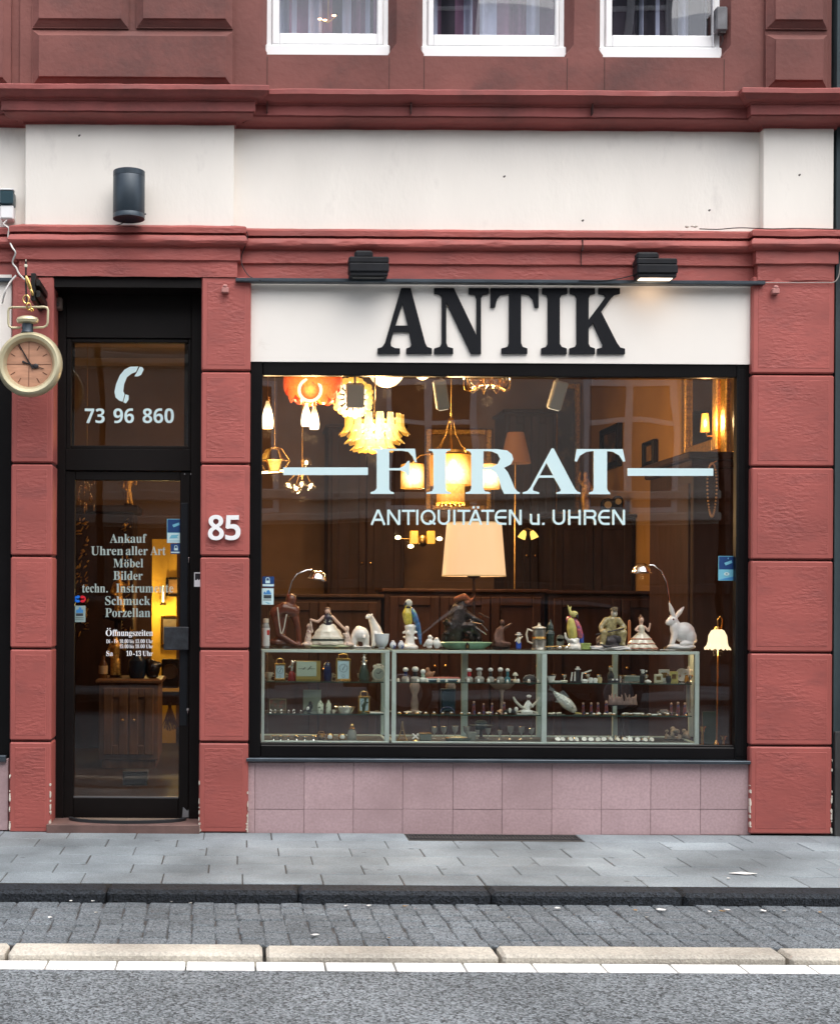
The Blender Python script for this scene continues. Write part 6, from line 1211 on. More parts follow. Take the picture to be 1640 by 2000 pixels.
# ---------------------------------------------------------------- inside the left case
def carriage_clock(label, px, lvl, w_, h_, Y=.40, dial=DIALW):
    k = goods('carriage_clock', label, 'clock', px, lvl, Y, 'brass carriage clocks'); d_ = w_ * .7
    b = B(); b.box(-w_ - 1.5, w_ + 1.5, -d_ - 1.5, d_ + 1.5, 0, 3, .8); b.box(-w_ - 1.5, w_ + 1.5, -d_ - 1.5, d_ + 1.5, h_ - 4, h_, .8)
    for sx in (-1, 1):
        for sy in (-1, 1): b.lathe([(1.4, 3), (1.1, h_ / 2), (1.4, h_ - 4)], (sx * w_, sy * d_, 0), 8)
    k.part('case', b, BRASS); b = B(); b.box(-w_ + 1, w_ - 1, -d_ + .4, d_ - 1, 3.2, h_ - 4.2, .3); pl = k.part('dial', b, dial)
    b = B(); zc = h_ * .56; b.lathe([(w_ * .62, 0), (w_ * .66, .3), (w_ * .62, .3), (w_ * .62, 0)], (0, -d_ + .2, zc), 24, (90, 0, 0)); b.box(-.5, .5, -d_ - .4, -d_ + .2, zc, zc + w_ * .5, rot=(0, 30, 0), at=(0, -d_, zc)); b.box(-.6, .6, -d_ - .4, -d_ + .2, zc, zc + w_ * .36, rot=(0, 200, 0), at=(0, -d_, zc))
    b.lathe([(w_ * .2, 0), (w_ * .24, .3), (w_ * .2, .3), (w_ * .2, 0)], (0, -d_ + .2, h_ * .2), 14, (90, 0, 0))
    for q in range(12): a = q * math.pi / 6; b.box(w_ * .56 * math.sin(a) - .35, w_ * .56 * math.sin(a) + .35, -d_ - .1, -d_ + .2, zc + w_ * .56 * math.cos(a) - .6, zc + w_ * .56 * math.cos(a) + .6)
    k.part('hands', b, INK, pl); b = B(); b.tube([(-w_ * .7, 0, h_), (-w_ * .7, 0, h_ + 7), (0, 0, h_ + 9), (w_ * .7, 0, h_ + 7), (w_ * .7, 0, h_)], 1.1, 8); k.part('carrying_handle', b, BRASS); return k
carriage_clock('small brass carriage clock at the left end of the upper shelf', 547, 1, 9.5, 33)
carriage_clock('larger brass carriage clock with pale blue dial in the middle of the upper shelf', 670, 1, 12.5, 43)
carriage_clock('brass carriage clock behind a dark figurine on the middle shelf', 711, 2, 9.5, 32)
k = goods('red_ornament', 'red glass ornament with silver figure beside the small carriage clock', 'ornament', 570, 1, .44); b = B(); b.lathe([(0, 0), (8, 0), (7, 10), (4, 16), (0, 17)], seg=14); k.part('body', b, mat('red_glass', (.22, .02, .02), .15)); b = B(); b.limb([((0, 0, 18), 3), ((1, 0, 28), 4), ((0, 0, 36), 2.6)]); b.limb([((0, 0, 30), 2), ((-6, -2, 24), 1.6)]); b.limb([((1, 0, 30), 2), ((6, -2, 36), 1.6)]); k.part('figure', b, SILVER, remesh=.9)
k = goods('table_clock', 'wide rectangular table clock in a brass frame on the upper shelf', 'clock', 602, 1, .42); b = B(); b.box(-24, 24, -4, 4, 0, 37, .6); k.part('case', b, mat('brushed_brass', (.42, .32, .10), .4, .6)); b = B(); b.box(-23, 16, -4.6, -4, 7, 37 - 1, .3); pl = k.part('dial', b, DIALC); b = B(); b.box(-.6, .6, -5.1, -4.7, 22, 32, rot=(0, 42, 0), at=(-3.5, -5, 22)); b.box(-.7, .7, -5.1, -4.7, 22, 28, rot=(0, 226, 0), at=(-3.5, -5, 22)); b.box(-20, -10, -5, -4.7, 21.6, 22.2); b.box(3, 13, -5, -4.7, 21.6, 22.2); k.part('hands', b, INK, pl)
k = goods('cobalt_jar', 'dark cobalt lidded jar right of the wide table clock', 'jar', 640, 1, .44); b = B(); b.lathe([(0, 0), (7, 0), (8.5, 6), (8, 24), (6, 28), (0, 28)], seg=20); k.part('body', b, mat('cobalt_glaze', (.015, .025, .09), .15)); b = B(); b.lathe([(6.5, 28.3), (7.5, 29), (6, 33), (2, 35), (1.5, 38), (0, 38)], seg=18); k.part('lid', b, MATS['cobalt_glaze'])
k = goods('cruet', 'dark glass cruet with tall silver stopper on the upper shelf', 'bottle', 711, 1, .42); b = B(); b.lathe([(0, 0), (10, 0), (10.5, 12), (8, 22), (5, 30), (0, 30)], seg=20); k.part('body', b, DGRN); b = B(); b.lathe([(5, 30.2), (3.5, 34), (6.5, 36), (6.8, 38), (3, 40), (5.5, 43), (3, 46), (3.4, 50), (0, 52)], seg=18); k.part('stopper', b, SILVER)
k = goods('alarm_clock', 'round cream alarm clock at the right end of the left case upper shelf', 'clock', 739, 1, .38); b = B(); b.lathe([(0, -6), (11, -6), (13, -4), (13, 5), (0, 6)], (0, 0, 14), 26, (90, 0, 0)); b.ell((-7, 0, 27), (4, 4, 4)); b.ell((7, 0, 27), (4, 4, 4)); b.box(-8, 8, -4, 4, 0, 3, .8); b.box(-5, 6, -3, 3, 26, 33, 1); k.part('case', b, CREAM); b = B(); b.lathe([(0, 0), (10, 0), (10.5, .8), (0, .8)], (0, 6.2 - 12.6, 14), 24, (90, 0, 0)); pl = k.part('dial', b, mat('grey_green_dial', (.30, .33, .28), .3)); b = B(); b.box(-.6, .6, -7.6, -7.2, 14, 21, rot=(0, 40, 0), at=(0, -7.4, 14)); b.box(-.7, .7, -7.6, -7.2, 14, 19, rot=(0, -70, 0), at=(0, -7.4, 14)); k.part('hands', b, INK, pl)
k = goods('framed_miniature', 'small framed miniature standing at the left on the middle shelf', 'picture', 543, 2, .44); b = B(); frame_rect(b, -17, 17, 0, 24, -15, 15, 2, 22, -1.5, 1.5, .4); k.part('frame', b, mat('dull_gold', (.25, .22, .14), .4, .4)); b = B(); b.box(-15, 15, -.5, 1, 2, 22); k.part('canvas', b, mat('miniature_paint', (.12, .10, .07), .5, col2=(.26, .06, .05), c2s=22, c2lo=.5, c2hi=.6, var=.3, vs=30))
k = goods('card_sheet', 'tall grey green card standing behind the tea caddies', 'card', 610, 2, .52); b = B(); b.box(-17.5, 17.5, -.8, .8, 0, 40, .2); k.part('sheet', b, mat('grey_green_card', (.28, .32, .26), .7)); b = B(); b.box(-4, 4, .9, 12, 0, 2); k.part('foot', b, MATS['grey_green_card'])
k = goods('magpie_figurine', 'small black and white china bird left of the tea caddies', 'figurine', 604, 2, .36); b = B(); b.ell((1, 0, 10), (6, 5, 8), (0, 30, 0)); b.ell((3, -1, 18), 4); b.limb([((-3, 0, 8), 3), ((-11, 1, 2), 1.6)]); b.cap((6, -1, 18), 1.2, (9, -1, 17), .5); b.ell((0, 0, 2), (5, 4, 2)); k.part('body', b, INK, remesh=.8); b = B(); b.ell((-2.5, -4.2, 8), (3, 1.8, 4), (0, 35, 0)); k.part('belly', b, PORC)
CAD = mat('leaf_painted_china', (.62, .66, .52), .2, col2=(.07, .11, .05), c2s=60, c2lo=.56, c2hi=.6, var=.04)
for px, w_, h_, lab in ((626, 6.5, 18, 'wider white china tea caddy painted with dark leaves'), (642, 5.2, 18.5, 'narrower white china tea caddy painted with dark leaves')):
    k = goods('tea_caddy', lab, 'jar', px, 2, .36, 'pair of leaf painted tea caddies'); b = B(); b.lathe([(0, 0), (w_ * .9, 0), (w_, 2), (w_, h_ - 3), (w_ * .8, h_), (w_ * .5, h_ + 1), (0, h_ + 1)], seg=20); k.part('body', b, CAD); b = B(); b.lathe([(w_ * .5, h_ + 1.2), (w_ * .5, h_ + 3), (1.6, h_ + 4), (1.8, h_ + 6), (0, h_ + 6.5)], seg=14); k.part('lid', b, CAD)
k = goods('small_cup', 'tiny white cup right of the narrower tea caddy', 'cup', 652, 2, .34); b = B(); b.lathe([(0, 0), (2.6, 0), (3.6, 6), (3.2, 6), (2.2, 1), (0, 1)], seg=14); k.part('body', b, CREAM); b = B(); b.tube([(3.2, 0, 5), (5.4, 0, 4), (3, 0, 1.6)], .6, 6); k.part('handle', b, CREAM)
k = goods('silver_dish', 'chased silver dish on the middle shelf of the left case', 'dish', 674, 2, .38); b = B(); ruffle(b, [(14, 0), (15, 2), (20, 9), (21, 11), (19, 10), (13, 3)], 16, .04, 64, .7); k.part('body', b, SILVER); b = B(); b.ell((-9, -2, 9), (4, 3, 3)); b.ell((4, 0, 9), (6, 4, 4)); b.ell((12, -2, 8), (4, 3, 3)); k.part('sweets', b, PORC)
k = goods('dark_figurine', 'small dark figurine of a child before the middle shelf carriage clock', 'figurine', 712, 2, .31); b = B(); b.limb([((-2, 0, 2), 3), ((-1, 0, 12), 3.4), ((1, 0, 20), 3), ((2, 0, 26), 2)]); b.ell((2, -.5, 29), 3.2); b.limb([((2, 0, 21), 1.6), ((8, -2, 22), 1.3)]); b.limb([((0, 0, 21), 1.6), ((-5, -2, 14), 1.3)]); b.lathe([(0, 0), (7, 0), (6, 2), (0, 2)], seg=14); k.part('figure', b, mat('green_bronze', (.06, .08, .05), .4, .4), remesh=.8)
k = goods('paper_slip', 'white slip of paper lying at the right end of the left case middle shelf', 'paper', 736, 2, .32); b = B(); b.box(-13, 13, -8, 8, 0, 2.6, .4); k.part('sheet', b, MATS['white_label'])
for px, lab in ((645, 'round gilt opera glass lens at the bottom of the left case, left one'), (669, 'round gilt opera glass lens at the bottom of the left case, right one')):
    k = goods('opera_glass', lab, 'opera glass', px, 0, .34); b = B(); b.lathe([(5, 0), (7, 2), (7.5, 10), (6, 13), (0, 13.5)], seg=18); k.part('barrel', b, BRASS); b = B(); b.ell((0, -5.6, 7), (5, 2.4, 5)); k.part('lens', b, PORC)
k = goods('perfume_flask', 'glass perfume flask with gold ball stopper at the bottom of the left case', 'bottle', 688, 0, .36); b = B(); b.lathe([(0, 0), (9, 0), (9.5, 12), (7, 19), (3.5, 21), (0, 21)], seg=18); k.part('body', b, mat('smoky_flask', (.24, .24, .2), .12)); b = B(); b.lathe([(3.5, 21.2), (6, 22), (3, 24)], seg=14); b.ell((0, 0, 28), 4.4); k.part('stopper', b, BRASS)
k = goods('brass_bell', 'dark little metal pot left of the opera glass lenses', 'pot', 628, 0, .40); b = B(); b.lathe([(0, 0), (6, 0), (9, 5), (8, 10), (6, 11), (0, 11)], seg=18); k.part('body', b, OLDB); b = B(); b.tube([(-8, 0, 8), (-4, 0, 15), (4, 0, 15), (8, 0, 8)], .8, 6); k.part('handle', b, OLDB)

# ---------------------------------------------------------------- inside the right case, left half
def perfume(label, px, body, neck, capm, w_, h_, caph, lvl=1, Y=.36):
    k = goods('perfume_bottle', label, 'perfume bottle', px, lvl, Y, 'perfume bottles with round stoppers'); b = B(); b.lathe([(0, 0), (w_, 0), (w_ * 1.1, h_ * .25), (w_ * .8, h_ * .45), (w_ * .4, h_ * .5), (0, h_ * .5)], seg=16); k.part('body', b, body)
    b = B(); b.lathe([(0, h_ * .5), (w_ * .42, h_ * .5), (w_ * .55, h_ * .7), (w_ * .45, h_), (0, h_)], seg=14); k.part('neck', b, neck); b = B(); b.ell((0, 0, h_ + caph * .35), (w_ * .75, w_ * .75, caph * .5)); k.part('stopper', b, capm); return k
CLR = mat('clouded_crystal', (.34, .32, .28), .12); WCAP = mat('white_stopper', (.85, .84, .80), .3)
perfume('perfume bottle with dark blue neck and white stopper, first in the row', 792, CLR, MATS['cobalt_glaze'], WCAP, 7.5, 19, 9)
perfume('round perfume bottle with black neck and large white stopper', 811, CLR, INK, WCAP, 9, 19, 11)
perfume('white perfume bottle with pale green neck and white stopper', 826, PORC, mat('mint_china', (.45, .60, .50), .2), WCAP, 7, 15, 10)
k = goods('brown_bird', 'little brown carved bird behind the pale tray', 'figurine', 838, 1, .46); b = B(); b.ell((0, 0, 10), (8, 6, 8)); b.ell((-3, 0, 20), (4, 4, 5)); b.limb([((4, 0, 10), 4), ((10, 0, 16), 2)]); b.cap((-6, 0, 21), 1.4, (-9, 0, 20), .6); b.ell((0, 0, 2), (6, 5, 2)); k.part('body', b, mat('carved_brown', (.36, .20, .12), .5), remesh=1.)
k = goods('enamel_tray', 'flat enamel tray with white, red and blue edges on the upper shelf', 'tray', 866, 1, .36); b = B(); b.box(-33, 33, -14, 14, 0, 3, .6); k.part('blue_board', b, mat('teal_board', (.03, .09, .13), .4)); b = B(); b.box(-33, 31, -14, 14, 3.05, 5.6, .5); k.part('white_board', b, MATS['white_label']); b = B(); b.box(-32, 31, -12, 14, 5.65, 7.4, .5); k.part('red_board', b, mat('dull_red_board', (.35, .08, .09), .5))
perfume('perfume bottle with red neck and white stopper', 916, CLR, mat('red_enamel', (.45, .03, .04), .25), WCAP, 7.5, 19, 8)
perfume('perfume bottle with flat wide white stopper and clear neck', 936, CLR, CLR, WCAP, 9, 21, 7)
perfume('perfume bottle with thin dark neck and white stopper', 958, CLR, INK, WCAP, 6.5, 20, 8)
perfume('perfume bottle with brown neck and white tilted stopper', 977, CLR, mat('brown_enamel', (.10, .05, .03), .3), WCAP, 7, 20, 9)
perfume('slim teal perfume bottle with small white stopper', 991, mat('teal_glass', (.05, .20, .24), .15), MATS['teal_glass'], WCAP, 5.5, 20, 7)
k = goods('mushroom_lamp', 'tiny cream mushroom shaped lamp near the beaded black hat', 'ornament', 1006, 1, .34); b = B(); b.lathe([(0, 0), (4.5, 0), (4.5, 3), (1.4, 5), (1.2, 12), (0, 12)], seg=14); k.part('stem', b, CREAM); b = B(); b.lathe([(5.6, 12), (5, 15), (2, 18.5), (0, 19), (0, 12.5)], seg=16); k.part('shade', b, CREAM)
k = goods('beaded_hat', 'black beaded evening cap at the end of the upper shelf', 'hat', 1034, 1, .36); b = B(); b.ell((0, 0, 3), (14, 10, 11)); b.lathe([(13, 0), (14.5, .4), (13, 1.5), (13, 0)], seg=20); k.part('crown', b, INK); b = B()
for q in range(14): a = math.pi * (.12 + .76 * q / 13); b.ell((13 * math.cos(a), -4, 3 + 10.5 * math.sin(a)), .7, seg=6, rings=5)
k.part('beads', b, SILVER)
PINKC = mat('pale_pink_china', (.42, .30, .24), .25, var=.2, vs=20)
k = goods('ship_bowl', 'boat shaped pinkish bowl low behind the perfume bottles', 'bowl', 980, 2, .54); b = B(); ruffle(b, [(10, 42), (16, 44), (28, 56), (32, 62), (30, 61), (15, 47)], 3, .03, 40, .5); k.part('body', b, PINKC); b = B(); b.lathe([(0, 0), (9, 0), (3, 4), (3, 36), (8, 44), (0, 44)], seg=14); k.part('stem', b, PINKC)
for px, lab in ((810, 'round pale vase seen behind the first perfume bottles'), (880, 'round pale vase seen behind the enamel tray')):
    k = goods('round_vase', lab, 'vase', px, 2, .55); b = B(); b.lathe([(0, 0), (7, 0), (8, 14), (5, 30), (9, 40), (10.5, 48), (7, 56), (4, 60), (3.4, 60), (6, 54), (0, 50)], seg=20); k.part('body', b, PINKC); b = B(); b.lathe([(0, 0), (9, 0), (8, 2), (0, 2)], seg=18); k.part('foot', b, PINKC)
k = goods('blue_canister', 'tall dark blue canister standing on the middle shelf', 'canister', 875, 2, .50); b = B(); b.box(-14, 14, -9, 9, 0, 40, 2); k.part('body', b, mat('petrol_tin', (.015, .04, .06), .3)); b = B(); b.box(-14.5, 14.5, -9.5, 9.5, 40, 44, 1.2); k.part('lid', b, MATS['petrol_tin'])
k = goods('bead_bracelet', 'dark blue bead bracelet standing before the blue canister', 'bracelet', 874, 2, .34); b = B()
for q in range(22): a = math.pi * q / 21; b.ell((13 * math.cos(a), 3 * math.sin(a), 1.8 + 10 * math.sin(a)), 1.9, seg=8, rings=6)
k.part('beads', b, mat('navy_beads', (.02, .03, .07), .12)); b = B(); b.box(-14, 14, -3, 6, -.1, 1.2, .3); k.part('pad', b, INK)
for px, w_, lab in ((797, 9, 'low white saucer at the left of the middle shelf in the long case'), (819, 6, 'smaller white saucer next to the first one'), (955, 7, 'small white saucer in the middle of the long case middle shelf')):
    k = goods('saucer', lab, 'saucer', px, 2, .33); b = B(); b.lathe([(0, 0), (w_ * .5, 0), (w_, 3), (w_ * .95, 3.4), (w_ * .5, 1), (0, 1)], seg=20); k.part('dish', b, PORC); b = B(); b.ell((0, 0, 3), (w_ * .5, w_ * .4, 2)); k.part('trinket', b, CREAM)
k = goods('tusk_figure', 'white figurine with turban sitting between two crossed ivory tusks', 'figurine', 1028, 2, .34)
for sx, dy in ((1, -3), (-1, 3)):
    b = B(); pts = [(-26 * sx, dy, 33), (-22 * sx, dy, 25), (-12 * sx, dy, 15), (4 * sx, dy, 7), (22 * sx, dy, 2.5)]; b.tube(pts, [2, 2.6, 2.6, 2.2, 1], 10); k.part('tusk', b, IVORY)
b = B(); b.limb([((0, 2, 5), 8), ((3, 2, 18), 5.5), ((4, 2, 25), 3)]); b.limb([((-8, -4, 5), 4), ((8, -4, 4), 4)]); b.limb([((7, 1, 22), 2), ((12, -3, 14), 1.8)]); b.limb([((0, 1, 22), 2), ((-6, -3, 13), 1.8)]); k.part('robe', b, PORC, remesh=1.); b = B(); b.ell((4.5, 1, 30), 3.8); k.part('face', b, HAIRM); b = B(); b.ell((5, 1.5, 34.5), (5, 4.6, 3)); k.part('turban', b, WCAP); b = B(); b.box(-20, 22, -8, 8, -.1, 1.4, .4); k.part('base', b, PORC)
k = goods('pierrot_figurine', 'small reclining figurine in black and white clothes left of the crossed tusks', 'figurine', 996, 2, .34); b = B(); b.limb([((-10, 0, 4), 3.6), ((0, 0, 6), 5.5), ((8, 0, 4), 4)]); k.part('suit', b, INK, remesh=1.); b = B(); b.ell((-1, -4, 7), (3, 2, 5)); b.ell((12, -1, 9), (4, 4, 5)); k.part('collar', b, PORC)
k = goods('iron_tower', 'small metal lattice tower souvenir at the bottom left of the long case', 'souvenir', 786, 0, .34); b = B()
for sx in (-1, 1):
    for sy in (-1, 1): b.tube([(sx * 9, sy * 6, 0), (sx * 5, sy * 3.5, 10), (sx * 2, sy * 1.6, 22), (sx * .5, sy * .5, 38)], [1.3, 1.1, .9, .6], 6)
b.box(-6, 6, -4.5, 4.5, 9, 10.4); b.box(-3, 3, -2.4, 2.4, 19, 20); k.part('legs', b, OLDB); b = B(); b.lathe([(0, -.1), (13, -.1), (13, 1.4), (0, 1.4)], seg=4); k.part('base', b, BRASS)
k = goods('knot_ornament', 'small white cross shaped ornament at the bottom of the long case', 'ornament', 812, 0, .33); b = B(); b.limb([((-5, 0, 4), 1.8), ((5, 0, 13), 1.8)]); b.limb([((5, 0, 4), 1.8), ((-5, 0, 13), 1.8)]); k.part('cross', b, WCAP, remesh=.7); b = B(); b.lathe([(0, 0), (6, 0), (5, 2), (0, 2.5)], seg=14); k.part('foot', b, BRASS)
k = goods('metal_casket', 'grey green metal casket with brass lid edge at the bottom of the long case', 'box', 831, 0, .36); b = B(); b.box(-11, 11, -8, 8, 0, 13, .8); k.part('body', b, mat('grey_green_metal', (.16, .19, .15), .4, .5)); b = B(); b.box(-11.6, 11.6, -8.6, 8.6, 13, 15, .5); k.part('lid', b, BRASS); b = B(); b.tube([(-3, -8.4, 14), (0, -9.6, 13), (3, -8.4, 14)], .7, 6); k.part('clasp', b, BRASS)
k = goods('glass_dish', 'low green glass tray at the bottom of the long case', 'dish', 895, 0, .34); b = B(); b.lathe([(0, 0), (22, 0), (27, 6), (26, 6), (21, 1.6), (0, 1.6)], seg=30, sq=.45); k.part('dish', b, mat('bottle_green_glass', (.09, .13, .09), .1)); b = B(); b.lathe([(26, 5.6), (27.6, 6.2), (26, 6.8), (25.4, 6.2), (26, 5.6)], seg=30, sq=.45); k.part('rim', b, BRASS)
k = goods('grey_pot', 'square grey pot in front of the dark hat at the bottom of the long case', 'pot', 921, 0, .36); b = B(); b.lathe([(0, 0), (9, 0), (12, 15), (11, 16), (8, 3), (0, 3)], seg=4, rot=(0, 0, 45)); k.part('body', b, mat('grey_stoneware', (.20, .21, .17), .5)); b = B(); b.lathe([(11, 15), (12.6, 16), (11, 17.2), (10.4, 16), (11, 15)], seg=4, rot=(0, 0, 45)); k.part('rim', b, MATS['grey_stoneware'])
k = goods('felt_hat', 'dark green hat with a pale band on a stand inside the long case', 'hat', 940, 0, .50); b = B(); b.lathe([(0, 0), (10, 0), (3, 3), (3, 18), (0, 19)], seg=14); k.part('stand', b, DWOOD); b = B(); b.lathe([(23, 25), (24, 26), (12, 24), (11, 18), (8, 17.9)], seg=26, sq=.7); b.lathe([(12, 24), (12, 31), (8, 35), (0, 36)], seg=24, sq=.8); k.part('crown', b, mat('dark_green_felt', (.02, .03, .022), .8)); b = B(); b.lathe([(12.2, 25), (12.8, 25), (12.8, 28), (12.2, 28)], seg=24, sq=.8); k.part('band', b, SILVER)
# ---------------------------------------------------------------- right half
k = goods('ring_dish', 'small white dish with dark rim and trinkets at the left of the right half', 'dish', 1076, 1, .34); b = B(); b.lathe([(0, 0), (5, 0), (9, 12), (8, 12), (4.4, 1.6), (0, 1.4)], seg=22, sq=.6); k.part('bowl', b, PORC); b = B(); b.lathe([(8.4, 11.5), (9.6, 12.3), (8.4, 13), (7.6, 12.2), (8.4, 11.5)], seg=22, sq=.6); k.part('rim', b, INK)
k = goods('cigarette_holders', 'white cigarette holders in a dark stand, one slanting to the right', 'holder', 1128, 1, .36); b = B(); b.box(-3.6, 3.6, -3.6, 3.6, 0, 24, .8); b.box(-14, 14, -5, 5, 0, 2, .5); k.part('stand', b, INK)
for p0, p1 in (((-13, 0, 2), (-11, 0, 19)), ((-6.5, -2, 2), (-6, -2, 20)), ((6.5, -2, 2), (8, -2, 19)), ((8, 2, 16), (27, 2, 23))): b = B(); b.tube([p0, p1], [1.7, 1.4], 8); k.part('holder', b, WCAP)
b = B(); b.lathe([(6, 24), (5.6, 25.6), (3, 26.4), (3, 29.5), (0, 30.5)], seg=14); k.part('white_hat', b, WCAP)
for i, (px, w_, h_, m_, lab) in enumerate(((1088, 10, 3, PORC, 'pale flat trinket tray beside the ring dish'), (1101, 8, 4, CREAM, 'cream bead heap right of the flat trinket tray'), (1141, 7, 6, PORC, 'white porcelain button heap right of the cigarette holders'), (1153, 5, 9, PORC, 'tiny white egg cup, first of the small pale pieces'), (1162, 5, 8, WCAP, 'tiny white thimble between the egg cup and the gilt one'), (1171, 5, 10, mat('gold_white_china', (.60, .48, .24), .25), 'tiny gilt and white egg cup left of the dark bust'))):
    k = goods('trinket', lab, 'trinket', px, 1, .33); b = B(); b.lathe([(0, 0), (w_ * .7, 0), (w_, h_ * .5), (w_ * .8, h_), (0, h_ * 1.1)], seg=14, sq=.7); k.part('body', b, m_); b = B(); b.lathe([(0, -.1), (w_ * .8, -.1), (w_ * .8, .6), (0, .6)], seg=14, sq=.7); k.part('foot', b, m_)
k = goods('dark_bust', 'small dark bust with a pale face at the middle of the upper shelf', 'bust', 1192, 1, .42); b = B(); b.limb([((0, 0, 3), 6), ((0, 0, 12), 7), ((0, 0, 20), 3)]); k.part('shoulders', b, INK, remesh=1.); b = B(); b.ell((0, 0, 25), (4, 4, 5)); k.part('face', b, IVORY); b = B(); b.ell((.5, 1, 28), (4.4, 4.4, 3.4)); k.part('hair', b, OLDB)
k = goods('earring_stand', 'black cushion with two pale earrings on the upper shelf', 'stand', 1199, 1, .31); b = B(); b.ell((0, 0, 4), (12, 6, 4.5)); k.part('cushion', b, INK); b = B(); b.ell((-4, -5, 6), (2, 1.6, 2)); b.ell((4, -5, 6), (2, 1.6, 2)); k.part('earrings', b, PORC)
k = goods('silver_box', 'rectangular silver trinket box on the upper shelf', 'box', 1232, 1, .38); b = B(); b.box(-14.5, 14.5, -8, 8, 1.5, 13, .8); k.part('body', b, mat('green_silver', (.32, .38, .33), .25, .6)); b = B(); b.box(-15, 15, -8.5, 8.5, 0, 1.4, .3); k.part('foot', b, SILVER); b = B(); b.box(-14.8, 14.8, -8.3, 8.3, 11, 12, .3); k.part('trim', b, SILVER)
k = goods('waiter_figurine', 'black figurine with white face and cap right of the silver box', 'figurine', 1254, 1, .36); b = B(); b.limb([((0, 0, 2), 4.6), ((0, 0, 12), 5), ((0, 0, 17), 3)]); b.limb([((4, 0, 14), 1.8), ((7, -2, 20), 1.5)]); k.part('suit', b, INK, remesh=.9); b = B(); b.ell((.5, -.5, 20), (3.4, 3.4, 3.8)); b.ell((7, -2, 22), (2, 2, 1.6)); k.part('face', b, PORC); b = B(); b.lathe([(4, 22.6), (4.4, 24.4), (0, 25)], seg=12); k.part('cap', b, WCAP)
k = goods('shell_ornament', 'small brown and white shell beside the black figurine', 'shell', 1264, 1, .32); b = B(); b.ell((0, 0, 3), (6, 4, 3.2)); b.ell((4, -1, 2), (3.4, 3, 2.4)); k.part('shell', b, PORC); b = B(); b.ell((-2, 1, 6), (3, 3, 2.4)); k.part('tip', b, HAIRM)
YB = mat('yellow_packet', (.60, .54, .16), .5, var=.15, vs=40); YB2 = mat('cream_packet', (.62, .58, .40), .5)
for px, w_, h_, Y_, m_, lab in ((1285, 8, 16, .36, YB2, 'cream and yellow playing card packet at the right end of the upper shelf'), (1296, 10, 23, .48, mat('white_packet', (.58, .60, .54), .6), 'taller whitish packet behind the cream packet'), (1315, 7.5, 20, .44, YB, 'bright yellow packet left of the small china plate')):
    k = goods('card_packet', lab, 'packet', px, 1, Y_); b = B(); b.box(-w_, w_, -3, 3, 0, h_, .4); k.part('box', b, m_); b = B(); b.box(-w_ * .6, w_ * .5, -3.3, -2.95, h_ * .3, h_ * .75); k.part('print', b, OLDB)
k = goods('dark_pot', 'small black pot between the yellow packets', 'pot', 1305, 1, .34); b = B(); b.lathe([(0, 0), (4, 0), (5.4, 5), (4.6, 13), (4, 13), (4.6, 6), (0, 3)], seg=16); k.part('body', b, INK); b = B(); b.lathe([(4.2, 12.6), (5.2, 13.4), (4.2, 14)], seg=16); k.part('rim', b, OLDB)
k = goods('china_plate', 'round decorated china plate standing upright at the end of the shelf', 'plate', 1331, 1, .44); b = B(); b.lathe([(0, 0), (7, 0), (12.5, 2), (13, 3), (12, 3), (6.6, 1.2), (0, 1.2)], (0, 2, 13), 28, (80, 0, 0)); k.part('dish', b, mat('decorated_china', (.60, .57, .46), .2, col2=(.40, .25, .08), c2s=50, c2lo=.56, c2hi=.62, var=.05)); b = B(); b.box(-6, 6, 0, 8, 0, 1.5, .3); k.part('stand', b, DWOOD)
k = goods('orange_vase', 'small orange and black vase in front of the china plate', 'vase', 1340, 1, .33); b = B(); b.lathe([(0, 0), (3, 0), (4.4, 6), (2.6, 13), (3, 16), (2.4, 16), (0, 12)], seg=16); k.part('body', b, mat('orange_enamel', (.55, .22, .03), .25, col2=(.02, .02, .02), c2s=40, c2lo=.5, c2hi=.54, var=.03)); b = B(); b.lathe([(0, -.1), (3.4, -.1), (3, 1), (0, 1)], seg=14); k.part('foot', b, INK)
k = goods('bell_figure', 'white winged figure on a grey column at the right end of the long case', 'figurine', 1344, 2, .52); b = B(); b.lathe([(0, 0), (6, 0), (4.4, 4), (4, 70), (6, 73), (0, 73)], seg=14); k.part('column', b, mat('grey_column', (.22, .22, .2), .5)); b = B(); b.limb([((0, 0, 75), 3.6), ((0, 0, 84), 2.8)]); b.ell((0, 0, 88), 2.8); b.ell((-5, 1, 82), (4, 1.6, 3)); b.ell((5, 1, 82), (4, 1.6, 3)); k.part('figure', b, PORC, remesh=.9)
# silver fish, coral crown, photo, car
k = goods('silver_fish', 'large jointed silver fish leaning diagonally on the middle shelf', 'fish', 1104, 2, .38)
b = B(); sec = [((20, 0, 4), 5), ((14, 0, 10), 10), ((4, 0, 19), 13.5), ((-8, 0, 29), 11), ((-18, 0, 38), 6), ((-23, 0, 43), 3)]
n_ = len(sec); vs = []; dv = Vector((-.72, 0, .69)); nv = Vector((.69, 0, .72))
for (c_, r_) in sec:
    for q in range(16): a = 2 * math.pi * q / 16; vs.append(Vector(c_) + nv * (r_ * .85 * math.cos(a)) + Vector((0, 1, 0)) * (r_ * .4 * math.sin(a)))
b.add(vs, [(i * 16 + q, i * 16 + (q + 1) % 16, (i + 1) * 16 + (q + 1) % 16, (i + 1) * 16 + q) for i in range(n_ - 1) for q in range(16)] + [tuple(range(16)), tuple((n_ - 1) * 16 + q for q in range(16))]); k.part('body', b, mat('hammered_silver', (.80, .80, .74), .22, 1., bump=.8, bs=90))
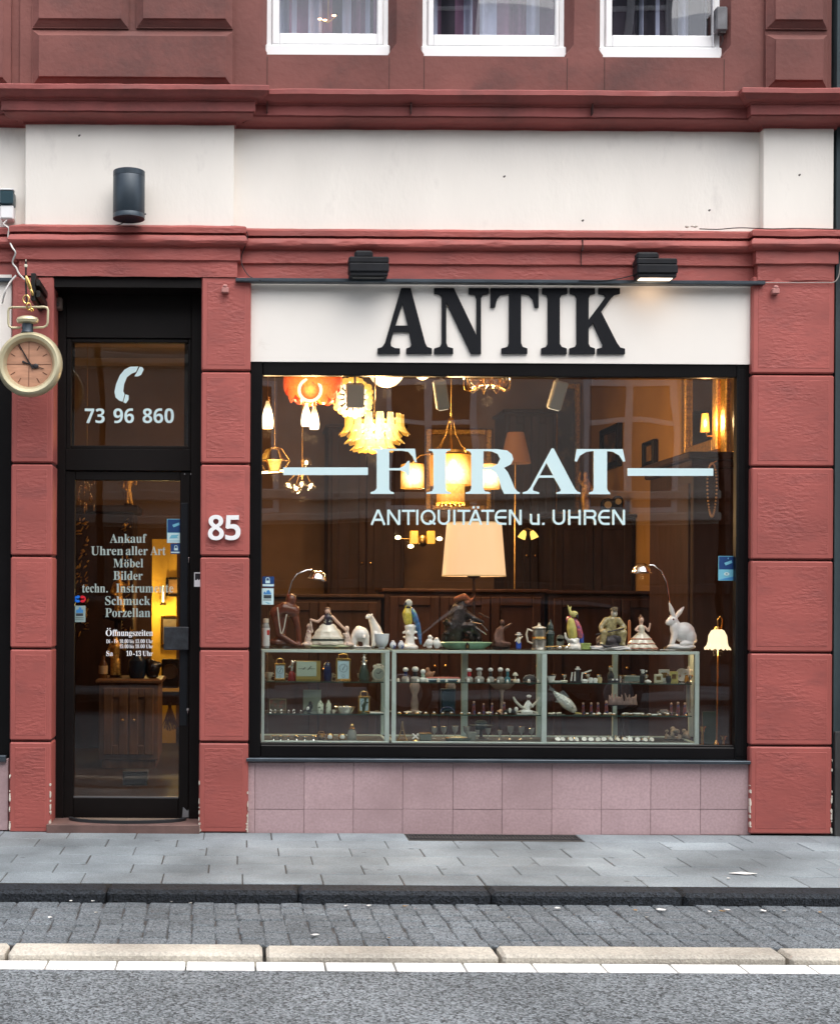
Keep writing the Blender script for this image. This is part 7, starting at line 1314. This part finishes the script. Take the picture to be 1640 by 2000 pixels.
b = B(); b.prism([(-22, 42), (-34, 46), (-30, 52), (-36, 58), (-21, 47)], -1, 1); k.part('tail', b, SILVER); b = B(); b.prism([(0, 32), (-12, 42), (-4, 46), (8, 32)], -.8, .8); b.prism([(-8, 20), (-20, 22), (-14, 30)], -.8, .8); k.part('fin', b, SILVER); b = B(); b.ell((13, -4.6, 13), (1.6, .8, 1.6)); k.part('eye', b, INK)
k = goods('china_centrepiece', 'pink and white china crown shaped centrepiece low behind the middle shelf', 'centrepiece', 1216, 0, .54); b = B(); b.lathe([(0, 0), (12, 0), (4, 6), (4, 50), (26, 62), (30, 66), (0, 66)], seg=24, sq=.5); k.part('stand', b, RWOOD); b = B()
for q in range(11): x = -26 + q * 5.2; b.limb([((x, 0, 66), 3), ((x + rr.uniform(-2, 2), -2, 76 + 5 * math.sin(q * 2.2)), 2.2), ((x + rr.uniform(-3, 3), 0, 84 + 4 * math.sin(q * 1.3)), 1.6)])
k.part('shells', b, mat('pink_white_china', (.50, .34, .30), .25, var=.35, vs=25), remesh=1.2)
k = goods('small_photo', 'small photo in a black frame leaning on the middle shelf', 'picture', 1200, 2, .34); b = B(); frame_rect(b, -5.5, 5.5, 0, 18, -4, 4, 1.5, 16.5, -1, 1, .2); k.part('frame', b, INK); b = B(); b.box(-4, 4, -.4, .8, 1.5, 16.5); k.part('photo', b, MATS['grey_green_card'])
k = goods('silver_car', 'small silver model car on a white strip on the middle shelf', 'model car', 1297, 2, .34); b = B(); b.box(-15, 14, -5, 5, 2, 6, 1.2); b.box(-9, 7, -4.4, 4.4, 6, 10.5, 1.6); k.part('body', b, SILVER)
for dx in (-10, 9):
    for dy in (-5, 5): b = B(); b.lathe([(0, -1), (2.6, -1), (2.6, 1), (0, 1)], (dx, dy, 2.6), 14, (90, 0, 0)); k.part('wheel', b, INK)
k = goods('white_strip', 'white paper strip lying left of the silver model car', 'paper', 1276, 2, .32); b = B(); b.box(-12, 8, -5, 5, 0, 1.6, .3); k.part('strip', b, MATS['white_label'])
# rows of tiny goods
def row(name, label, cat, group, lvl, pxs, Y, parts):
    k = goods(name, label, cat, pxs[0], lvl, Y, group)
    for nm, fn, m in parts: b = B(); fn(b); k.part(nm, b, m)
    for p in pxs[1:]: dup(k.e, (X(p, Y) , Y + rr.uniform(-.015, .015), k.e.location.z), rotz=rr.uniform(-.8, .8)).scale = [rr.uniform(.78, 1.12)] * 3
rr = random.Random(77)
sp = lambda a, c, n: [a + (c - a) * i / (n - 1) + rr.uniform(-2, 2) for i in range(n)]
row('ring', 'small silver ring with white stone in the sparse front row on the left middle shelf', 'ring', 'silver rings on the left middle shelf', 2, sp(528, 590, 6), .30, [('band', lambda b: b.tube([(2.6 * math.cos(a), 0, 2.8 + 2.6 * math.sin(a)) for a in [i * math.pi / 7 for i in range(14)]], .6, 6, True), SILVER), ('stone', lambda b: b.ell((0, 0, 6), (1.8, 1.6, 1.6)), WCAP)])
row('salt_cellar', 'little bright silver salt cellar in the row at the bottom of the left case', 'salt cellar', 'silver salt cellars', 0, sp(534, 616, 6), .33, [('body', lambda b: b.lathe([(0, 0), (3, 0), (2, 2), (5, 5), (5.4, 8), (4.8, 8), (4, 5.4), (0, 4)], seg=16), SILVER), ('rim', lambda b: b.lathe([(5, 7.6), (5.8, 8.2), (5, 8.8), (4.6, 8.2), (5, 7.6)], seg=16), BRASS)])
row('thimble', 'small pale china thimble in the front row of the long case upper shelf', 'thimble', 'china thimbles on the upper shelf', 1, sp(778, 1052, 15), .29, [('body', lambda b: b.lathe([(0, 0), (3, 0), (2.4, 5), (1.6, 6.4), (0, 6.8)], seg=14), PORC), ('band', lambda b: b.lathe([(2.7, 1), (3.2, 1.5), (2.7, 2)], seg=14), BRASS)])
row('brooch_stone', 'glinting brass brooch with white stone in the front row of the middle shelf', 'brooch', 'brass brooches on the middle shelf', 2, sp(780, 990, 13) + sp(1150, 1340, 12), .29, [('setting', lambda b: b.lathe([(0, 0), (4.4, 0), (4.8, 1), (3, 2), (0, 2)], seg=12, sq=.7), BRASS), ('stone', lambda b: b.ell((0, 0, 2.4), (2.6, 1.9, 1.7)), WCAP)])
row('spoon_cup', 'tiny silver cup in the dense back row of the right upper shelf', 'cup', 'tiny silver cups', 1, sp(1080, 1350, 13), .46, [('body', lambda b: b.lathe([(0, 0), (3, 0), (1.4, 2), (1.4, 5), (4.4, 9), (4.8, 13), (4.2, 13), (3.6, 9), (0, 6)], seg=14), SILVER), ('rim', lambda b: b.lathe([(4.4, 12.6), (5, 13), (4.4, 13.5)], seg=14), BRASS)])
row('crystal_glass', 'small cut crystal glass in the back row at the bottom of the long case', 'glass', 'crystal glasses at the case bottom', 0, sp(850, 1040, 10), .46, [('bowl', lambda b: b.lathe([(0, 0), (5, 0), (1, 2), (1, 9), (5, 14), (6, 23), (5.4, 23), (4.4, 14.6), (0, 11)], seg=12), CLR), ('rim', lambda b: b.lathe([(5.4, 22.6), (6.2, 23.1), (5.4, 23.6)], seg=12), SILVER)])
row('porcelain_cup', 'white coffee cup in the back row of the left case upper shelf', 'cup', 'white cups behind the clocks', 1, sp(526, 735, 8), .53, [('body', lambda b: b.lathe([(0, 0), (4, 0), (7, 5), (8, 12), (7.4, 12), (6, 5), (0, 2)], seg=18), CREAM), ('handle', lambda b: b.tube([(7.4, 0, 10), (11, 0, 8), (10, 0, 4), (6.6, 0, 4)], .8, 6), CREAM)])
row('tin_soldier', 'small painted figure in the back row of the long case middle shelf', 'figurine', 'small painted figures on the middle shelf', 2, sp(925, 985, 4) + sp(1140, 1185, 4) + sp(1312, 1338, 3), .46, [('body', lambda b: b.limb([((0, 0, 1), 3.4), ((0, 0, 9), 2.8), ((0, 0, 15), 2.6)]), mat('painted_blue_red', (.28, .08, .07), .3, var=.5, vs=60, col2=(.06, .10, .25), c2s=50, c2lo=.5, c2hi=.55)), ('head', lambda b: b.ell((0, 0, 19), 2.6), SKIN)])
rr = random.Random(41)
for i, (px, m_, lab) in enumerate(((1078, CREAM, 'cream brooch at the left end of the right half middle shelf'), (1096, IVORY, 'ivory brooch under the tail of the silver fish'), (1128, mat('gilt_bead', (.5, .4, .12), .4), 'golden bead brooch right of the silver fish head'), (1150, DGRN, 'dark green brooch on the middle shelf'), (1164, PORC, 'long white comb on the middle shelf'), (1186, CREAM, 'cream comb left of the small black framed photo'), (1226, IVORY, 'ivory carving right of the small black framed photo'), (1244, PORC, 'white carving left of the paper strip'), (1256, CREAM, 'cream button left of the paper strip'))):
    k = goods('brooch', lab, 'brooch', px, 2, .32); b = B()
    for q in range(4): b.ell((rr.uniform(-6, 6), rr.uniform(-3, 3), 1.6 + rr.uniform(0, 1.6)), (rr.uniform(2.4, 5), 2.4, rr.uniform(1.2, 2)), seg=8, rings=6)
    k.part('stones', b, m_); b = B(); b.box(-7, 7, -2, 2, 0, 1, .3); k.part('pin', b, SILVER)
for i in range(15):
    px = 1089 + i * 13.2 + rr.uniform(-2, 2); rad = rr.uniform(5, 6.6)
    if i == 0:
        k = goods('pocket_watch', 'silver pocket watch lying in the row at the bottom of the long case', 'pocket watch', px, 0, .31, 'row of silver pocket watches')
        b = B(); b.lathe([(0, -1.6), (5, -1.6), (6, 0), (5, 1.6), (0, 1.6)], (0, 0, 5), 22, (50, 0, 0)); k.part('case', b, SILVER); b = B(); b.lathe([(0, 1.7), (4.6, 1.7), (4.6, 2), (0, 2)], (0, 0, 5), 20, (50, 0, 0)); k.part('dial', b, PORC)
        b = B(); b.tube([(0, 3.4, 9.2), (-2, 4.4, 11), (0, 5, 12.4), (2, 4.4, 11), (0, 3.4, 9.2)], .5, 6); k.part('bow', b, SILVER); w0 = k.e
    else: d_ = dup(w0, (X(px, .31), .31 + rr.uniform(-.01, .02), w0.location.z), rotz=rr.uniform(-.7, .7))
k = goods('coral_branch', 'pale lumpy shell and coral heap at the right end of the case bottom', 'coral', 1325, 0, .48); b = B()
for q in range(30): b.ell((rr.uniform(-24, 20), rr.uniform(-8, 8), abs(rr.gauss(0, 10))), (rr.uniform(3, 6), 4, rr.uniform(3, 6)), (0, rr.uniform(0, 90), 0), 7, 5)
k.part('coral', b, mat('coral_beige', (.34, .26, .18), .7, var=.3, vs=20), remesh=1.2); b = B(); b.box(-26, 22, -9, 9, -.1, 1.5, .4); k.part('base', b, DWOOD)

# ================================================================== THINGS ON THE FRONT
k = K('wall_lamp', 'blue grey cylindrical up and down light on the cream pier above the door', 'wall lamp', 252, 428, -.125)
b = B(); b.lathe([(0, 1), (27, 1), (29.5, 0), (31, 0), (31, 8), (30.6, 8.6), (30.6, 9.4), (31, 10), (31, 80), (30.6, 80.6), (30.6, 81.6), (31, 82), (31, 92), (29.5, 92), (28, 88), (0, 88)], seg=48); k.part('body', b, GREYBLUE)
dpt = .125 / k.s; b = B(); b.box(-11, 11, 26, dpt - .5, 30, 62, 1.5); k.part('bracket', b, GREYBLUE); b = B(); b.lathe([(1.5, 0), (1.5, 2.5), (0, 3)], (33.6, 0, 10), 8, (0, -90, 0)); k.part('screw', b, GREYBLUE)
for pb, py0, x0, x1, bx0, bx1, y1, lit, lab in ((718, 490, 680, 758, 692, 728, 543, False, 'black rectangular floodlight above the left half of the sign'), (1278, 493, 1239, 1318, 1241, 1285, 546, True, 'lit black rectangular floodlight above the right half of the sign')):
    k = K('floodlight', lab, 'floodlight', pb, y1, -.085, 'floodlights above the sign'); u = k.s; h1 = y1 - py0; FLB = mat('black_lamp_housing', (.010, .011, .014), .5, spec=.25, var=.3, vs=12)
    b = B(); b.box(x0 - pb, x1 - pb, -18, 18, 8, 26, 2.5); b.box(x0 - pb, x1 - pb, -14, 20, 26, 39, 2.5); b.box(x0 - pb + 2, x1 - pb - 2, -15, 16, 1, 8.5, 1.5); k.part('housing', b, FLB)
    b = B(); b.box(bx0 - pb, bx1 - pb, -6, 14, 38, h1, 4); b.box(bx0 - pb + 8, bx1 - pb - 8, 12, .13 / u, 36, h1 - 4, 1.5); k.part('bracket', b, FLB)
    b = B(); b.box(x0 - pb + 8, x1 - pb - 8, -9, 10, -.4, 1.2, .3); k.part('lens', b, glow('glow_flood', (1, .8, .6), 1.2) if lit else mat('dark_lens', (.03, .03, .03), .1))
    if lit: k.light((0, -2, -10), .22, .03, (1, .66, .4))
# house number
k = K('house_number', 'white rounded house number 85 fixed on the red pilaster right of the door', 'house number', 438, 1054, -.012)
for ch, a, c in (('8', 406.5, 437.5), ('5', 440, 470)): o = writing([(sans(ch), a, c, 1054.5, 48)], 'digit', mat('white_enamel_digit', (.86, .86, .86), .3), k.e, -.014, .024, k.o)
# pocket watch sign
k = K('pocket_watch_sign', 'big gilt pocket watch sign hanging at the left edge in front of the red pilaster', 'sign', 59, 712, -.28)
GOLD = mat('pale_gold_paint', (.58, .52, .34), .36, .4, var=.12, vs=8); WOODD = mat('orange_wood_dial', (.50, .255, .155), .6, var=.25, vs=6, stretch=(1, 1, 5), bump=.15, bs=20)
pr = [(44, 10), (43, 4), (45, -6), (50, -14), (56, -15.5), (61, -11), (64, 0), (61, 11), (54, 15), (44, 12)]
b = B(); b.lathe([(r_, -h) for r_, h in pr], (0, 0, 0), 64, (90, 0, 0)); cs_ = k.part('case', b, GOLD)
b = B(); b.lathe([(0, 6), (45, 6), (45, 9), (0, 9)], (0, 0, 0), 48, (-90, 0, 0)); k.part('back_cover', b, GOLD)
yf = -3; b = B(); b.lathe([(0, -3), (45, -3), (45, 5), (0, 5)], (0, 0, 0), 48, (-90, 0, 0)); dl = k.part('dial', b, WOODD)
dx0, dz0 = -7, 0; b = B()
for q in range(12):
    a = q * math.pi / 6; r0, r1 = (4, 43) if q % 3 == 0 else (31, 41); wd = .45 if q % 3 == 0 else .7
    c_ = Vector((dx0 * .2 + (r0 + r1) / 2 * math.sin(a), 0, (r0 + r1) / 2 * math.cos(a))); b.box(c_.x - wd, c_.x + wd, yf - .5, yf + .3, c_.z - (r1 - r0) / 2, c_.z + (r1 - r0) / 2, rot=(0, math.degrees(a), 0), at=(c_.x, yf, c_.z))
k.part('hour_marks', b, mat('dial_marks', (.10, .035, .015), .7), dl)
HB = mat('black_hands', (.012, .01, .012), .5)
b = B(); b.tube([(7, yf - 2.4, -9), (-1, yf - 2.4, 4), (-21, yf - 2.4, 39)], [1.8, 1.6, .8], 6); k.part('minute_hand', b, HB); b = B(); b.tube([(-12, yf - 1.6, 4), (0, yf - 1.6, 0), (28, yf - 1.6, -9)], [1.7, 1.4, .6], 6); b.ell((12, yf - 1.8, -4), (6, 1.2, 5)); b.ell((-12, yf - 1.8, 4.4), (2.8, 1.2, 2.4)); k.part('hour_hand', b, HB)
b = B(); b.lathe([(13, 62), (11, 66), (11, 79), (9, 80), (0, 80)], (-5, 0, 0), 24); k.part('neck', b, GREYBLUE); b = B(); b.lathe([(0, 79), (14, 79.5), (20, 81.5), (22, 86.5), (20, 91), (12, 94), (0, 94.5)], (-5, 0, 0), 36, sq=.8); k.part('crown', b, GOLD)
b = B(); b.tube([(-18, 0, 72), (-36, 0, 71.5), (-41, 0, 75), (-42.5, 0, 80), (-43, 0, 104), (-41, 0, 109.5), (-36, 0, 111.5), (28, 0, 112.5), (33, 0, 111), (35, 0, 106), (34.5, 0, 82), (32, 0, 76), (26, 0, 73), (6, 0, 72)], 2.3, 10); k.part('bow', b, GOLD)
# bracket the watch hangs from
k2 = K('sign_bracket', 'black iron wall bracket with gilt leaf and chain carrying the pocket watch sign', 'bracket', 66, 560, -.28); IRON = mat('black_iron', (.012, .011, .010), .45, .3); dpt = .28 / k2.s
b = B(); b.box(-4.5, 4.5, -4, dpt, -28, 26, 1); k2.part('arm', b, IRON); b = B(); b.box(6, 14, -8, dpt, 0, 12, 1); b.box(6, 14, -8, dpt, -22, -9, 1); k2.part('side_rail', b, IRON)
b = B(); b.tube([(-14, -6, 48), (-14, -6, 0), (-12, -6, -34)], 1.8, 8); k2.part('rod', b, IRON); b = B(); b.box(-17, -11, -9, -3, 36, 42, 1); b.tube([(-14, -6, 42), (-14, -6, 52)], 1, 6); k2.part('rod_cap', b, CREAM)
b = B(); b.ell((-8, -8, 4), (4, 2, 17), (0, -20, 0)); b.ell((-2, -8, -12), (3, 2, 8), (0, -20, 0)); k2.part('gilt_leaf', b, BRASS); b = B(); b.tube([(-13 + 6 * math.cos(a), -6, -26 + 8 * math.sin(a)) for a in [i * math.pi / 6 for i in range(12)]], 1.5, 6, True); b.tube([(-8 + 4 * math.cos(a), -6 + 2 * math.cos(a), -40 + 7 * math.sin(a)) for a in [i * math.pi / 6 for i in range(12)]], 1.3, 6, True); b.ell((-2, -6, -46), (4, 4, 4)); k2.part('chain_link', b, BRASS)
# boxes and cables at the left edge
k = K('alarm_box', 'dark teal alarm box with white lines at the left edge of the cream wall', 'box', 13, 388, -.01); b = B(); b.box(-16, 15, -10, .065 / k.s, -13, 14, 2); k.part('housing', b, mat('dark_teal_plastic', (.012, .045, .06), .35)); b = B(); b.box(-13, -11, -10.6, -9.8, -12, 13); b.box(-17, 16, -11, 8, 14, 17, .8); k.part('white_trim', b, WHITE)
k = K('junction_box', 'square white junction box below the dark teal alarm box', 'box', 15, 416, .0); b = B(); b.box(-13, 13, -9, .055 / k.s, -14, 13, 2); k.part('housing', b, WHITE); b = B(); b.box(-11, 11, -10.2, -8.8, -12, 11, .8); k.part('lid', b, WHITE)
def cable(label, pts, r, m, Y=-.02, name='cable'):
    b = B(); w_ = [Vector(P(p, q, Y if len(t) == 0 else t[0])) for p, q, *t in pts]; sm = []
    for i in range(len(w_) - 1):
        p0, p1, p2, p3 = w_[max(i - 1, 0)], w_[i], w_[i + 1], w_[min(i + 2, len(w_) - 1)]
        for t in (0, .25, .5, .75): sm.append(.5 * ((2 * p1) + (p2 - p0) * t + (2 * p0 - 5 * p1 + 4 * p2 - p3) * t * t + (3 * p1 - p0 - 3 * p2 + p3) * t ** 3))
    sm.append(w_[-1]); o = sm[0].copy(); b.tube([s - o for s in sm], r, 6); return tag(b.build(name, m, None, o=o), label, 'cable')
WCAB = mat('white_cable', (.72, .70, .66), .5); BCAB = mat('black_cable', (.012, .012, .014), .5)
cable('white cable running down from the junction box in zigzags to the sign bracket', [(14, 430), (8, 438), (18, 446), (17, 462), (24, 482, -.06), (31, 494, -.06), (25, 512, -.02), (33, 524), (37, 533), (48, 545), (58, 548)], .0055, WCAB, -.02)
cable('short loop of white cable curving down at the far left onto the white wall', [(32, 538), (20, 552), (10, 572), (5, 592, .03)], .006, WCAB, -.02)
cable('thin black cable sagging along the ledge under the cream pier and its lamp', [(26, 448), (90, 442), (150, 441.5), (205, 442), (235, 438, -.03), (245, 430, -.08)], .003, BCAB, -.012)
cable('thin black cable looping down beside the door cornice to the metal strip', [(452, 441), (470, 447, -.05), (483, 455, -.03), (481, 475, -.02), (472, 500), (474, 520), (488, 540), (510, 548, -.04)], .003, BCAB, .0)
cable('thin grey cable running along the ledge below the cream wall at the right', [(1365, 447, .02), (1400, 448, .0), (1440, 445, .0), (1475, 446, -.02), (1510, 447, -.04), (1560, 446, -.05), (1640, 448, -.05)], .003, BCAB, .0)
cable('thin black cable curving from the metal strip up to the lit floodlight', [(1130, 548, -.04), (1180, 548, -.04), (1215, 543, -.04), (1245, 535, -.06)], .003, BCAB)
cable('pale cable hanging down at the right end of the lower cornice', [(1642, 470), (1640, 515), (1632, 548), (1600, 552), (1490, 552)], .0032, mat('grey_cable', (.35, .30, .27), .6), -.012)
b = B(); rr = random.Random(4)
for i in range(9): b.ell((rr.uniform(-.04, .04), rr.uniform(-.008, .008), rr.uniform(-.004, .006)), (.012, .006, .006), seg=8, rings=6)
tag(b.build('broken_mortar', CHIP, None, o=P(1348, 443, .01), remesh=.003), 'small crumbled mortar lump on the ledge below the cream wall', 'mortar')
PB = mat('pink_plastic_box', (.45, .20, .18), .5)
for px, py, lab in ((440, 566, 'little red painted bracket at the top of the pilaster right of the door'), (1512, 568, 'little red painted bracket at the top of the right end pilaster')):
    k = K('wall_hook', lab, 'hook', px, py, -.012, 'red painted hooks'); b = B(); b.box(-7, 7, -8, 4, -7, 4, 1.5); k.part('body', b, PB); b = B(); b.ell((0, -5, 6), (5, 4, 4)); k.part('knob', b, PB)
k = K('motion_sensor', 'grey brown sensor box in the upper left corner of the door recess', 'sensor', 113, 593, .15); b = B(); b.box(-9, 9, -8, 14, -12, 12, 2); k.part('housing', b, mat('grey_brown_plastic', (.12, .085, .07), .5)); b = B(); b.ell((0, -8, -3), (5, 2, 5)); k.part('lens', b, MATS['dark_gland'])

# ---------------------------------------------------------------- stickers
NAVY = mat('sticker_navy', (.012, .05, .17), .4); LBLUE = mat('sticker_light_blue', (.16, .45, .58), .4); SWH = mat('sticker_white', (.55, .72, .74), .4); MIDB = mat('sticker_mid_blue', (.05, .22, .50), .4)
def sticker(label, p0, p1, q0, q1, Y, fields, icons=(), border=None):
    px, py = (p0 + p1) / 2, (q0 + q1) / 2; k = K('sticker', label, 'sticker', px, py, Y); t = .0008 / k.s
    b = B(); b.box(p0 - px, p1 - px, -t, 0, py - q1, py - q0); k.part('backing', b, border or fields[0][4])
    for (a, c, d, e, m) in fields: b = B(); b.box(a - px, c - px, -1.7 * t, -t * .99, py - e, py - d); k.part('colour_field', b, m)
    for poly, m in icons: b = B(); b.prism([(x - px, py - y) for x, y in poly], -2.4 * t, -1.65 * t); k.part('emblem', b, m)
    return k
circ = lambda cx, cy, rx, ry, n=18: [(cx + rx * math.cos(2 * math.pi * i / n), cy + ry * math.sin(2 * math.pi * i / n)) for i in range(n)]
rect = lambda a, c, d, e: [(a, d), (c, d), (c, e), (a, e)]
cam_ = lambda x, y, s: [(x - 6 * s, y + 1 * s), (x + 5 * s, y - 3 * s), (x + 6 * s, y + 1 * s), (x - 4 * s, y + 5 * s)]
def lock_(cx, cy, s): return [([(cx - 4 * s, cy), (cx - 4 * s, cy - 4 * s), (cx - 2.4 * s, cy - 6.6 * s), (cx + 2.4 * s, cy - 6.6 * s), (cx + 4 * s, cy - 4 * s), (cx + 4 * s, cy), (cx + 2.6 * s, cy), (cx + 2.6 * s, cy - 3.6 * s), (cx + 1.6 * s, cy - 5.2 * s), (cx - 1.6 * s, cy - 5.2 * s), (cx - 2.6 * s, cy - 3.6 * s), (cx - 2.6 * s, cy)], SWH), (rect(cx - 4.6 * s, cx + 4.6 * s, cy, cy + 5.4 * s), SWH)]
YW = Yg - .0005; YDR = Yp - .0005
sticker('dark blue sticker with white padlock at the left edge of the display window', 512.5, 535.5, 1126, 1147, YW, [(513, 535, 1126.5, 1140, NAVY), (513, 535, 1141, 1145, SWH), (513, 535, 1145, 1146.5, NAVY)], lock_(523, 1134, .95), NAVY)
sticker('pale blue sticker with a blue hand emblem below the padlock sticker', 511.5, 534.5, 1149, 1181, YW, [(512, 534, 1149.5, 1180.5, SWH)], [([(515, 1157), (518, 1155), (520, 1159), (521, 1154), (525, 1152), (528, 1156), (528, 1160), (530, 1156), (530, 1161), (515, 1161)], MIDB), (rect(515, 530, 1162, 1169), mat('sticker_dark', (.03, .04, .05), .5)), (rect(514, 530, 1171, 1172.6), MATS['sticker_dark']), ([(516, 1175), (530, 1178), (524, 1179.5)], LBLUE)], SWH)
sticker('two part blue camera warning sticker at the right edge of the display window', 1402, 1433, 1086, 1134, YW, [(1403, 1432, 1087, 1112, NAVY), (1403, 1432, 1113.5, 1133, LBLUE)], [(cam_(1421, 1098, 1.3), LBLUE), (rect(1420, 1421.5, 1089, 1092), LBLUE), (circ(1418, 1121, 5.5, 3.2), SWH), (circ(1418, 1121, 2, 1.4), LBLUE), ([(1404, 1132), (1431, 1126), (1431, 1132.6), (1404, 1132.6)], MIDB)], LBLUE)
sticker('blue and white camera warning sticker at the upper right of the door glass', 326.5, 355, 1013.5, 1060.5, YDR - .001, [(327.5, 354, 1014.5, 1040, NAVY), (327.5, 354, 1041, 1060, SWH)], [(cam_(344, 1024, 1.2), LBLUE), ([(331, 1052), (335, 1045), (350, 1044), (346, 1049), (350, 1051)], LBLUE), (rect(330, 352, 1056, 1057.2), LBLUE)], LBLUE)
sticker('small dark blue padlock sticker under the camera sticker on the door', 333.5, 355, 1061.5, 1082, YDR - .001, [(334, 354.5, 1062, 1077, NAVY), (334, 354.5, 1077.6, 1080, SWH)], lock_(344, 1070.5, .8), NAVY)
sticker('card payment sticker with blue and red circles at the left of the door glass', 146, 168, 1163, 1177, YDR - .001, [(150, 164, 1168.4, 1171.6, LETW3)], [(circ(152.4, 1170, 6.6, 6.8), mat('logo_blue', (.01, .16, .72), .4)), (circ(161.8, 1170, 6.6, 6.8), mat('logo_red', (.62, .015, .03), .4)), (rect(150, 165, 1168.6, 1171.4), LETW3)], BROWNB)
sticker('pale sticker with small dark emblem under the card payment sticker', 144.5, 167.5, 1183, 1215, YDR - .001, [(145, 167, 1183.5, 1214.5, mat('sticker_pale', (.26, .36, .35), .5))], [([(149, 1192), (154, 1190), (155, 1186), (159, 1186), (160, 1191), (163, 1190), (163, 1197), (149, 1197)], MIDB), (rect(149, 163, 1198, 1203), MATS['sticker_dark']), (rect(148, 164, 1206, 1207.4), MATS['sticker_dark']), (rect(148, 164, 1210, 1211), MATS['sticker_dark'])], MATS['sticker_pale'])
sticker('white notice with black pointed emblem on the door frame beside the red pilaster', 379.5, 393, 1118, 1146, .198, [(381, 392, 1120, 1133, mat('notice_black', (.015, .015, .02), .5)), (381, 392, 1133, 1145, LETW3)], [([(382, 1141), (386, 1130), (388, 1134), (391, 1131), (391.5, 1141)], MATS['sticker_dark'] if False else LETW3)], LETW3)
